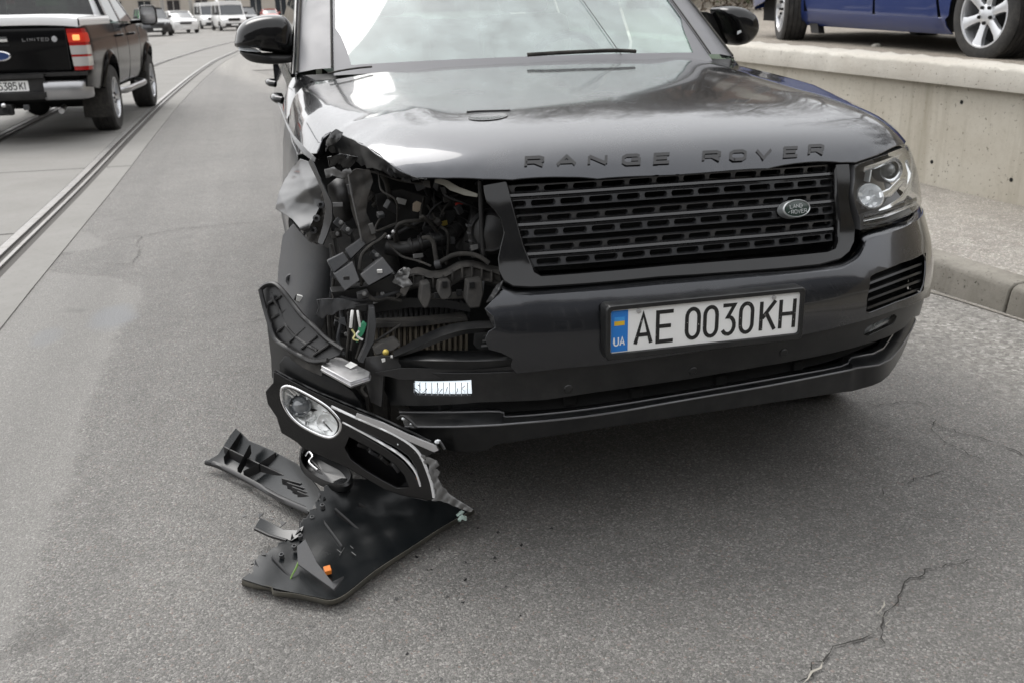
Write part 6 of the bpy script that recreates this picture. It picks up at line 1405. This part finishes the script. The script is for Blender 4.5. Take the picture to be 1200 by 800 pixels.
MB().lathe([(.030, .0), (.030, .006), (.022, .008), (.012, .006), (.0005, .006)], F(.60, -.022, 1.14), -F.f, 20).build('round_emblem', M['alloy'], tg)
lid = [[F(x, y, z+.03*(1-(x/.86)**4)) for x in np.linspace(-.87, .87, 15)] for y, z in ((-.025, 1.262), (-.035, 1.30), (-.02, 1.35), (.05, 1.365), (.9, 1.375), (1.84, 1.365))]
MB().loft(lid).build('bed_cover', M['cover'], pk_, smooth=60)
for s in (-1, 1): MB().loft([[F(s*.87, y, 1.262), F(s*.885, y, 1.28), F(s*.885, y, 1.34), F(s*.86, y, 1.37)] for y in (-.02, .9, 1.84)]).build('cover_side', M['cover'], pk_, smooth=50)
rows = [[F(x, y, z) for x in np.linspace(-.44, .44, 7)] for y, z in ((.15, .52), (-.07, .50), (-.09, .54), (-.09, .58), (-.05, .59), (-.05, .73), (-.10, .735), (-.10, .775), (.03, .79))]
MB().loft(rows).build('bumper_step', M['plastic'], pk_, smooth=30)
MB().loft([[F(x, y, z) for x in np.linspace(-.90, .90, 9)] for y, z in ((.03, .74), (-.04, .745), (-.045, .785), (.03, .79))]).build('bumper_top', M['plastic'], pk_, smooth=40)
npl = MB().prism([F(x, -.056, .652+z) for x, z in rrect(.52, .112, .01)], F.f*.006).build('number_plate', M['white_plate'], pk_, smooth=0)
for ch, polys in [z for t, x0, w in (('AE', -.195, .042), ('5385', -.05, .036), ('KI', .165, .036)) for z in word_polys(t, .075, w, .014, x0, .652-.0375)]:
    mb = MB(); strokes(mb, polys, lambda u, v, d: F(u, -.0565-d, v), .011, .001); mb.build('character', M['ink'], npl, smooth=0)
MB().prism([F(x, -.058, z) for x, z in ((-.256, .60), (-.215, .60), (-.215, .704), (-.256, .704))], F.f*.001).build('country_band', M['plate_blue'], npl, smooth=0)
# cab back, roof, glass, underside, hitch, exhaust
MB().loft([[F(x, y, z) for x in np.linspace(-1, 1, 9)*hw] for y, z, hw in ((1.90, 1.27, .86), (1.93, 1.36, .83))]).build('cab_back', M['black_paint'], pk_)
MB().loft([[F(x, y, z) for x in np.linspace(-1, 1, 9)*hw] for y, z, hw in ((1.93, 1.36, .70), (2.06, 1.70, .60))]).build('rear_window', M['tinted'], pk_)
for s in (-1, 1): MB().loft([[F(s*a, y, z), F(s*b, y+.02, z)] for y, z, a, b in ((1.92, 1.34, .70, .845), (2.05, 1.72, .60, .70))]).build('cab_pillar', M['cover'], pk_)  # white finish paints the sky's reflection on the black cab's rear pillars
MB().loft([[F(x, y, z-.03*(x/.7)**4) for x in np.linspace(-1, 1, 9)*hw] for y, z, hw in ((2.04, 1.70, .68), (2.15, 1.80, .68), (2.8, 1.83, .68), (3.1, 1.78, .66), (3.18, 1.74, .66))]).build('roof', M['black_paint'], pk_, smooth=60)
MB().loft([[F(x, y, z) for x in np.linspace(-1, 1, 9)*hw] for y, z, hw in ((3.16, 1.74, .66), (3.85, 1.24, .80))]).build('windscreen', M['tinted'], pk_)
MB().loft([[F(x, y, z-.03*(x/.8)**4) for x in np.linspace(-1, 1, 9)*hw] for y, z, hw in ((3.83, 1.24, .86), (4.5, 1.20, .86), (5.1, 1.08, .80), (5.30, .90, .72), (5.34, .55, .70))]).build('bonnet', M['black_paint'], pk_, smooth=60)
MB().loft([F.m([(-.78, y, .46), (.78, y, .46), (.78, y, .78), (-.78, y, .78)]) for y in (.08, 5.2)], closed=True, caps=True).build('chassis', M['dark'], pk_)
MB().tube([F(0, .2, .42), F(0, -.16, .40)], .03, 8).build('tow_bar', M['dark'], pk_); MB().ball(F(0, -.18, .46), .028).build('tow_ball', M['chrome'], pk_)
MB().box(F(-.10, -.02, .40), (.3, .1, .12), (0, 0, -.05)).build('hitch', M['plastic'], pk_, bevel=.01); MB().box(F(.2, -.05, .42), (.06, .05, .06)).build('hitch_socket', M['plastic_grey'], pk_, bevel=.008)
MB().tube([F(.45, .6, .36), F(.52, .12, .35)], .032, 10).build('exhaust', M['alu'], pk_)
MB().tube([F(-.75, ax_r, .36), F(.75, ax_r, .36)], .06, 8).build('axle', M['dark'], pk_); MB().ball(F(0, ax_r, .36), .15).build('differential', M['dark'], pk_)
seat_ = MB().loft([F.m([(-.7, y, z0), (.7, y, z0), (.7, y, z1), (-.7, y, z1)]) for y, z0, z1 in ((2.2, .8, 1.32), (2.35, .8, 1.34))], closed=True, caps=True).build('rear_seat', M['cabin'], pk_)
for x in (-.4, .4): MB().box(F(x, 3.05, 1.2), (.45, .14, .6)).build('front_seat', M['cabin'], pk_, bevel=.05); MB().box(F(x, 3.1, 1.55), (.24, .09, .16)).build('headrest', M['cabin'], pk_, bevel=.03)

# --- blue hatchback parked on the yard above the wall
F = Frame((4.74, 4.02, .945), -.05, .0232); BL = F
bl = empty('blue_car', tuple(F(0, 1.3, 0)), label='dark blue car with silver wheels parked above the wall, front wheels turned', cat='car')
bz = [(.16, .76), (.20, .815), (.30, .835), (.42, .842), (.52, .836), (.62, .848), (.78, .858), (.88, .84), (.95, .80)]
bt_ = (np.array([-.85, -.6, -.2, 2.8, 3.2, 3.45]), np.array([.22, .08, 0, 0, .07, .20]))
for s in (-1, 1):
    pj = fside(F, bz, s, 0, bt_)
    panel('rear_quarter', [(-.85, .30), (-.42, .24)]+arch(0, .31, .355, 190, -2)+[(.42, .25), (.50, .5), (.62, .70), (.66, .93), (-.4, .96), (-.85, .92)], pj, .09, .01, M['blue_paint'], bl, bspace=.045, edge=.004)
    dr = panel('rear_door', [(.47, .285), (1.20, .285), (1.22, .5), (1.22, .93), (.69, .94), (.65, .70), (.53, .50)], pj, .09, .01, M['blue_paint'], bl, edge=.005, bspace=.04)
    panel('front_door', [(1.24, .285), (2.16, .285), (2.24, .45), (2.22, .92), (1.24, .93)], pj, .09, .01, M['blue_paint'], bl, edge=.005, bspace=.04)
    panel('sill', [(.36, .17), (2.24, .17), (2.26, .28), (.40, .28)], pj, .09, .01, M['blue_paint'], bl, edge=.006, bspace=.04)
    panel('front_wing', [(2.26, .20)]+arch(2.57, .31, .35, 185, 8)+[(3.30, .28), (3.42, .5), (3.30, .72), (2.26, .90)], pj, .09, .01, M['blue_paint'], bl, bspace=.045, edge=.004)
    for y, st in ((0, 0), (2.57, 1)):
        q = F.r*s; 
        if st: q = Vector((F.r*s)).normalized(); q = Matrix.Rotation(R(-22), 3, 'Z') @ q
        wheel(bl, F(s*.745, y, .312), q, .312, .205, .222, 6, M['alloy'], ph=.3)
    MB().loft([[F(s*(.80-(z-.94)*.4), y, z) for y in np.linspace(.05+(z-.94)*.6, 2.15-(z-.94)*1.5, 8)] for z in (.95, 1.15, 1.36)]).build('side_window', M['tinted'], bl)
    MB().loft([[F(s*x, y, z) for x in (.70, .80)] for y, z in ((3.35, .62), (3.05, .74))]).build('headlight', M['frost'], bl); MB().loft([[F(s*x, y, z) for x in (.55, .78)] for y, z in ((-.84, .68), (-.78, .90))]).build('tail_lamp', M['tail_red'], bl)
MB().loft([[F(x*hw, y, z-.03*x**4) for x in np.linspace(-1, 1, 9)] for y, z, hw in ((3.44, .30, .62), (3.47, .55, .62), (3.36, .72, .66), (2.9, .84, .72), (2.22, .93, .78))]).build('bonnet', M['blue_paint'], bl, smooth=50)
MB().loft([[F(x*hw, y, z) for x in np.linspace(-1, 1, 9)] for y, z, hw in ((2.24, .93, .74), (1.55, 1.36, .60))]).build('windscreen', M['tinted'], bl)
MB().loft([[F(x*hw, y, z-.03*x**4) for x in np.linspace(-1, 1, 9)] for y, z, hw in ((1.56, 1.36, .62), (1.1, 1.44, .62), (.5, 1.44, .62), (0, 1.36, .6))]).build('roof', M['blue_paint'], bl, smooth=60)
MB().loft([[F(x*hw, y, z) for x in np.linspace(-1, 1, 9)] for y, z, hw in ((0, 1.36, .58), (-.45, .97, .7))]).build('rear_window', M['tinted'], bl)
MB().loft([[F(x*hw, y, z) for x in np.linspace(-1, 1, 9)] for y, z, hw in ((-.42, .97, .72), (-.80, .93, .66), (-.88, .6, .66), (-.86, .28, .64))]).build('boot_lid', M['blue_paint'], bl, smooth=50)
MB().loft([F.m([(-.66, y, .17), (.66, y, .17), (.66, y, .6), (-.66, y, .6)]) for y in (-.7, 3.2)], closed=True, caps=True).build('underbody', M['dark'], bl)
MB().prism(BL.m([(-.80, 2.02, .10), (-.74, 2.02, .10), (-.74, 2.06, .20), (-.80, 2.06, .20)]), F.f*.12).build('jack_pad', M['plastic'], bl)
tag(MB().ball((4.0, 5.35, .995), (.05, .035, .028), 9, 6).build('stone', M['cap'], smooth=60), 'pale stone lying under the blue car', 'stone')

# --- cars standing far up the street, seen from the front
def far_car(loc, yaw, name, label, cat, grp, paint, kind):
    F = Frame(loc, yaw); e = empty(name, loc, label=label, cat=cat, group=grp)
    D = dict(sedan=(.86, 4.4, 1.45, .95, .55, .52), suv=(.90, 4.5, 1.66, 1.02, .62, .62), van=(.95, 5.0, 2.05, 1.08, .70, .80))[kind]
    w, ln, H, belt, cw, rake = D
    hood_y = {'sedan': 1.15, 'suv': 1.1, 'van': .75}[kind]; ws_y = {'sedan': .85, 'suv': .75, 'van': .55}[kind]
    st = [(-.0, .36, .66, .82), (.06, .26, .78, .92), (.35, .22, .90, .97), (hood_y, .22, belt, 1), (ln*.6, .22, belt+.03, 1), (ln-.25, .24, belt, .97), (ln, .35, belt-.12, .86)]
    rows = []
    for y, zb, zt, k in st:
        ww = w*k; rows.append([F(x, y, z) for x, z in ((-ww*.9, zb), (-ww, zb+.15), (-ww, zt-.16), (-ww*.94, zt-.03), (-ww*.6, zt+.015), (0, zt+.03), (ww*.6, zt+.015), (ww*.94, zt-.03), (ww, zt-.16), (ww, zb+.15), (ww*.9, zb))])
    MB().loft(rows, closed=True, caps=True).build('body', paint, e, smooth=40)
    cwt = w*.74 if kind != 'van' else w*.82; wb = w*.88
    y0, y1 = hood_y, hood_y+ws_y; y2, y3 = (ln-1.0, ln-.35) if kind == 'sedan' else (ln-.35, ln-.1)
    hd_ = .28 if kind == 'van' else .08
    MB().loft([[F(-wb, y0, belt), F(0, y0-.12, belt+.03), F(wb, y0, belt)], [F(-cwt, y1, H-hd_), F(0, y1-.06, H-hd_), F(cwt, y1, H-hd_)]]).build('windscreen', M['farglass'], e)
    hd_ = .30 if kind == 'van' else .10
    MB().loft([[F(-cwt*1.03, y, H-hd_), F(-cwt, y, H-.05), F(-cwt*.7, y, H), F(0, y, H+.02), F(cwt*.7, y, H), F(cwt, y, H-.05), F(cwt*1.03, y, H-hd_)] for y in (y1-.04, (y1+y2)/2, y2+.03)], caps=True).build('roof', paint, e, smooth=50)
    MB().loft([[F(-cwt, y2, H-.06), F(cwt, y2, H-.06)], [F(-wb, y3, belt), F(wb, y3, belt)]]).build('rear_window', M['farglass'], e)
    for s in (-1, 1):
        MB().prism([F(s*wb*1.0, y0+.12, belt+.02), F(s*wb, y3-.1, belt+.02), F(s*cwt, y2-.05, H-.09), F(s*cwt, y1+.05, H-.09)], F.r*(-s*.02)).build('side_window', M['farglass'], e, smooth=0)
        for a, b in (((y0, belt), (y1, H-.05)), ((y3, belt), (y2, H-.05)), (((y0+y3)/2, belt), ((y1+y2)/2, H-.05))):
            MB().tube([F(s*wb, a[0], a[1]), F(s*cwt, b[0], b[1])], .035, 5).build('pillar', paint, e)
        MB().loft([[F(s*w*.50, .0, .60), F(s*w*.86, .10, .60)], [F(s*w*.52, .01, .76), F(s*w*.88, .14, .78)]]).build('headlight', M['frost'], e)
        m_ = MB().box(F(s*(w+.10), y0+.25, belt+.10), (.20, .10, .15)).build('door_mirror', paint if kind != 'van' else M['plastic'], e, bevel=.03)
        for y in (.78, ln-.85):
            r_ = .33 if kind != 'suv' else .36
            wh = MB().lathe([(.2, -.1), (r_, -.1), (r_, .1), (.2, .11)], F(s*(w-.06), y, r_), F.r*s, 20).build('wheel', M['tyre'], e)
            MB().lathe([(.21, .09), (.16, .06), (.0005, .08)], F(s*(w-.06), y, r_), F.r*s, 12).build('rim', M['alloy'], wh)
    gz = (.58, .72) if kind != 'van' else (.66, .86)
    MB().prism([F(x, -.02, z) for x, z in ((-w*.42, gz[0]), (w*.42, gz[0]), (w*.46, gz[1]), (-w*.46, gz[1]))], F.f*.02).build('grille', M['plastic'], e, smooth=0)
    MB().loft([[F(x, .10*(x/w)**4*2-.05, z) for x in np.linspace(-w*.9, w*.9, 7)] for z in (.24, .30, .50)]).build('bumper', M['plastic'] if kind != 'sedan' else paint, e)
    MB().prism([F(x, -.07, .40+z) for x, z in rrect(.5, .11, .01)], F.f*.01).build('number_plate', M['white_plate'], e, smooth=0)
    return e
M['white_paint'] = mat('white_car_paint', (.78, .78, .77), .35, 0, .6); M['grey_paint'] = mat('grey_car_paint', (.06, .062, .066), .35, .4, .8); M['silver_paint'] = mat('silver_car_paint', (.35, .36, .37), .35, .5, .7); M['red_paint'] = mat('red_car_paint', (.42, .06, .04), .35, 0, .7)
G_ = 'vehicles standing far up the street'
far_car((-6.1, 64.0, 0), R(-12), 'parked_suv', 'dark grey SUV facing the camera beside the pickup mirror', 'SUV', G_, M['grey_paint'], 'suv')
far_car((-4.75, 70.5, 0), R(-14), 'parked_car', 'white saloon car between the grey SUV and the white vans', 'car', G_, M['white_paint'], 'sedan')
far_car((-3.35, 86.0, 0), R(-10), 'parked_van', 'white van farther back, half hidden by the nearer van', 'van', G_, M['white_paint'], 'van')
far_car((-1.65, 75.5, 0), R(-10), 'parked_van', 'nearest white van with a dark grille by the SUV mirror', 'van', G_, M['white_paint'], 'van')
far_car((-.55, 96.0, 0), R(-6), 'parked_car', 'dark car behind the nearest white van', 'car', G_, M['grey_paint'], 'suv')
far_car((1.9, 110.0, 0), R(-4), 'parked_car', 'red car farthest up the street above the SUV mirror', 'car', G_, M['red_paint'], 'sedan')
far_car((-9.9, 72.0, 0), R(-12), 'parked_car', 'silver car mostly hidden behind the pickup cab', 'car', G_, M['silver_paint'], 'sedan')
# ------------------------------------------------------------------ buildings, poles, trees
M['plaster'] = concrete('plaster', (.42, .38, .33), (.50, .46, .41), (.30, .27, .23), .1, .3, .15); M['brick'] = concrete('brick_front', (.20, .13, .095), (.25, .17, .13), (.14, .09, .07), .1, .2, .3)
M['stone_front'] = concrete('stone_front', (.27, .255, .235), (.33, .315, .29), (.2, .185, .165), .1, .3, .15); M['dark_stone'] = concrete('dark_stone', (.075, .077, .082), (.10, .102, .107), (.05, .051, .054), .1, .3, .15); M['sill'] = mat('window_frame', (.5, .48, .45), .6)
M['win'] = mat('window_glass', (.03, .035, .04), .08, spec=.7); M['roofing'] = mat('roof_tin', (.12, .075, .06), .6); M['door'] = mat('door_wood', (.10, .055, .03), .5)
M['pole'] = mat('pole_concrete', (.3, .29, .27), .8); M['sign_red'] = mat('sign_red', (.55, .05, .06), .5); M['sign_green'] = mat('sign_green', (.08, .35, .12), .5)
def building(name, label, loc, yaw, wd, ht, dp, mt, nb, nf, group=None, shop=True):
    F = Frame(loc, yaw); e = empty(name, loc, label=label, cat='building')       # front face along X at Y = 0, looking towards -Y
    bw = wd/nb; fh = ht/nf
    xs = []; 
    # wall with real openings: piers and spandrels between the windows
    mb = MB()
    def bx(x0, x1, z0, z1, y0=0.0, y1=.35, m=mb): m.loft([F.m([(x0, y0, z0), (x1, y0, z0), (x1, y0, z1), (x0, y0, z1)]), F.m([(x0, y1, z0), (x1, y1, z0), (x1, y1, z1), (x0, y1, z1)])], closed=True, caps=True)
    for i in range(nb+1):
        x = -wd/2+i*bw; a, b = max(-wd/2, x-bw*.26), min(wd/2, x+bw*.26); bx(a, b, 0, ht)
    for i in range(nb):
        x0 = -wd/2+i*bw+bw*.26; x1 = x0+bw*.48
        for f in range(nf):
            zs = f*fh; w0, w1 = (zs+.9, zs+fh-.55) if f or not shop else (.55, fh-.5)
            bx(x0, x1, zs, w0, .01, .34); bx(x0, x1, w1, zs+fh, .01, .34)
    mb.build('wall', mt, e, smooth=0)
    for i in range(nb):
        x0 = -wd/2+i*bw+bw*.26; x1 = x0+bw*.48
        for f in range(nf):
            zs = f*fh; w0, w1 = (zs+.9, zs+fh-.55) if f or not shop else (.55, fh-.5); m2 = MB(); bx(x0, x1, w0, w1, .18, .20, m2); wn_ = m2.build('window', M['win'], e, smooth=0)
            m3 = MB(); t = .06
            for q in ((x0, x0+t, w0, w1), (x1-t, x1, w0, w1), (x0+t, x1-t, w0, w0+t), (x0+t, x1-t, w1-t, w1), ((x0+x1)/2-.03, (x0+x1)/2+.03, w0+t, w1-t)): bx(*q, .12, .175, m3)
            m3.build('frame', M['sill'], wn_, smooth=0)
    m4 = MB(); bx(-wd/2, wd/2, 0, ht-.05, .36, dp, m4); m4.build('rear_block', mt, e, smooth=0)
    m5 = MB(); bx(-wd/2-.3, wd/2+.3, ht, ht+.35, -.35, dp+.2, m5); m5.build('cornice', M['stone_front'], e, smooth=0)
    m6 = MB(); m6.loft([F.m([(-wd/2-.2, -.2, ht+.36), (wd/2+.2, -.2, ht+.36)]), F.m([(-wd/2+1, dp/2, ht+2.6), (wd/2-1, dp/2, ht+2.6)]), F.m([(-wd/2-.2, dp+.1, ht+.36), (wd/2+.2, dp+.1, ht+.36)])]).build('roof', M['roofing'], e, smooth=0)
    return e, F
b, F = building('shop_building', 'low beige shop front with red and green signs beyond the grey SUV', (-22, 92, 0), R(-16), 18, 7, 10, M['plaster'], 6, 2)
MB().prism(F.m([(1.6, -.25, 2.3), (3.6, -.25, 2.3), (3.6, -.25, 3.2), (1.6, -.25, 3.2)]), F.f*.12).build('shop_sign', M['sign_red'], b, smooth=0)
MB().prism(F.m([(4.4, -.25, 2.1), (6.2, -.25, 2.1), (6.2, -.25, 3.2), (4.4, -.25, 3.2)]), F.f*.12).build('shop_sign', M['sign_green'], b, smooth=0)
building('apartment_building', 'pale plastered house front far up the street above the white saloon', (-9.0, 108, 0), R(-10), 11, 9, 10, M['plaster'], 4, 3)
building('apartment_building', 'beige house closing the street behind the white vans', (4.0, 140, 0), R(2), 16, 10, 12, M['plaster'], 5, 3)
building('apartment_building', 'grey stone house to the right of the street end', (26, 128, 0), R(14), 22, 11, 12, M['stone_front'], 7, 3)
building('apartment_building', 'unseen dark grey stone house added behind the camera to darken the SUV front', (-14, -16, 0), R(180), 96, 9.5, 10, M['dark_stone'], 24, 2)  # added out of view to block low sky and darken front faces
def pole(x, y, h, r, lab):
    tag(MB().tube([(x, y, 0), (x, y, h*.5), (x+.05, y, h)], [r, r*.85, r*.6], 8).build('street_pole', M['pole'], smooth=60), lab, 'pole', 'poles along the street')
pole(-6.9, 82, 8, .16, 'concrete pole beyond the white saloon roof'); pole(-5.2, 90, 8, .16, 'concrete pole beside the farther white van'); pole(-10.2, 80, 8, .13, 'concrete pole behind the grey SUV')
building('apartment_building', 'unseen brown brick house added behind the trees for the bonnet to mirror', (19, 47, 0), R(-4), 24, 17, 12, M['brick'], 7, 5)  # added out of view to give the bonnet its brown reflection
# --- trees: tapered trunk, forking limbs, crown of small leaf and twig faces in clumps
M['bark'] = concrete('bark', (.09, .075, .06), (.13, .11, .09), (.05, .04, .035), .2, .3, 3); M['twigs'] = dusty('twigs', (.085, .066, .048), .85, (.14, .11, .08), .6, scale=3); M['leaf'] = dusty('leaves', (.055, .065, .028), .8, (.12, .10, .05), .7, scale=2)
def tree_mesh(seed, h, leafy):
    rnd = random.Random(seed); tr = MB(); cr = MB(); tips = []
    def limb(p, d, ln, r, lv):
        pts = [p]; q = Vector(p); dd = Vector(d)
        for k in range(4):
            dd = (dd+Vector((rnd.gauss(0, .16), rnd.gauss(0, .16), rnd.gauss(.05, .08)))).normalized(); q = q+dd*ln/4; pts.append(tuple(q))
        tr.tube(pts, [r*(1-.13*k) for k in range(5)], 6 if lv < 2 else 4)
        if lv >= 3: tips.append((q, dd)); return
        for k in range(3 if lv else 5):
            a = rnd.uniform(0, 6.28); nd = (dd+Vector((math.cos(a), math.sin(a), rnd.uniform(-.1, .4)))*rnd.uniform(.5, .95)).normalized()
            limb(pts[rnd.choice((2, 3, 4))] if lv else pts[rnd.choice((3, 4, 4))], nd, ln*rnd.uniform(.55, .8), r*.5, lv+1)
    limb((0, 0, 0), (0, 0, 1), h*.34, h*.022, 0)
    for (q, dd) in tips:
        for k in range(26 if leafy else 40):
            c = q+Vector((rnd.gauss(0, .35), rnd.gauss(0, .35), rnd.gauss(.1, .3)))*(h/8); a = Vector((rnd.gauss(0, 1), rnd.gauss(0, 1), rnd.gauss(.3, .6))).normalized(); b_ = a.orthogonal().normalized()
            s = rnd.uniform(.05, .10)*(h/8) if leafy else rnd.uniform(.16, .34)*(h/8); t = s*.6 if leafy else .012
            cr.add([c-a*s, c+b_*t, c+a*s, c-b_*t], [(0, 1, 2, 3)])
    return tr, cr
protos = []
def place_tree(k, x, y, z, sc, rz, lab, leafy):
    global protos
    key = (k, leafy); e = empty('leafy_tree' if leafy else 'bare_tree', (x, y, z), rz, label=lab, cat='tree', group='trees on the bank above the wall'); e.scale = (sc,)*3
    if key not in PR:
        tr, cr = tree_mesh(100+k, 8, leafy); a = tr.build('trunk', M['bark'], None, smooth=60); b = cr.build('crown', M['leaf'] if leafy else M['twigs'], None, smooth=0, fix=False); PR[key] = (a, b); a.parent = e; b.parent = e
    else:
        for o in PR[key]: c = o.copy(); COL.objects.link(c); c.parent = e
PR = {}
spots = [(9.5, 11, 'bare tree on the bank just right of the street, nearest row'), (13.0, 7.5, 'bare tree on the bank behind the blue car bonnet'), (11.5, 16, 'bare tree on the bank behind the SUV roof'), (15.0, 12.5, 'bare tree at the middle of the bank'), (8.6, 20, 'bare tree on the bank farther up beside the wall end'), (17, 19, 'bare tree high on the bank to the right'), (13, 26, 'bare tree far along the bank'), (18.5, 6.0, 'bare tree high on the bank above the blue car boot'), (10.5, 33, 'bare tree at the far end of the bank')]
for i, (x, y, lab) in enumerate(spots):
    o_ = float((np.array([x, y, 0])-K0)@KN)-WO; z = ZT-.05+SL*min(y-1.5, 14)+bank(max(7, o_))-.15
    place_tree(i % 3, x, y, z, .85+.12*((i*7) % 4), i*1.3, lab, False)
for i, (x, y, sc, lab) in enumerate([(5.2, 16.5, 1.35, 'tall bare tree on the yard nearest the SUV roof line'), (7.6, 19.5, 1.5, 'tall bare tree on the yard, second beyond the wall'), (5.6, 23.0, 1.45, 'tall bare tree at the far end of the yard beside the wall'), (10.2, 20.5, 1.4, 'tall bare tree at the back of the yard'), (9.0, 26.0, 1.6, 'largest bare tree in front of the brown brick house')]):
    q_ = YZ((x, min(y, 15.5))); place_tree(i % 3, x, y, q_-.1, sc, .7+i*1.9, lab, False)
# low scrub along the foot of the bank
def bush(x, y, z, r, seed, lab):
    rnd = random.Random(seed); mb = MB()
    for k in range(420):
        d = Vector((rnd.gauss(0, 1), rnd.gauss(0, 1), abs(rnd.gauss(0, .8)))).normalized()*r*rnd.uniform(.3, 1.0); c = Vector((x, y, z))+Vector((d.x*1.5, d.y*1.5, d.z)); a = Vector((rnd.gauss(0, 1), rnd.gauss(0, 1), rnd.gauss(0, 1))).normalized(); b_ = a.orthogonal().normalized(); s = rnd.uniform(.04, .09)
        mb.add([c-a*s, c+b_*s*.5, c+a*s, c-b_*s*.5], [(0, 1, 2, 3)])
    e = empty('bush', (x, y, z), label=lab, cat='bush', group='scrub on the bank')
    mb.build('foliage', M['leaf'] if seed % 2 else M['twigs'], e, smooth=0, fix=False)
    st = MB()
    for k in range(6): st.tube([(x, y, z-.1), (x+rnd.gauss(0, .4)*r, y+rnd.gauss(0, .4)*r, z+r*.7)], [.02, .006], 5)
    st.build('stems', M['bark'], e, kind='stuff')
for i in range(9):
    y = 10+i*2.1; x = 8.4+1.2*math.sin(i*2.1)+.12*i; o_ = float((np.array([x, y, 0])-K0)@KN)-WO
    bush(x, y, ZT-.05+SL*min(y-1.5, 14)+bank(max(7, o_)), .7+.25*((i*5) % 3)/2, i, ['olive', 'brown'][i % 2 == 0]+' scrub bush %s' % ['beside the SUV mirror', 'near the foot of the bank', 'behind the blue car nose', 'under a bare tree', 'halfway along the bank', 'beyond the wall bend', 'in the deeper bank', 'near the far trees', 'last in the row'][i])
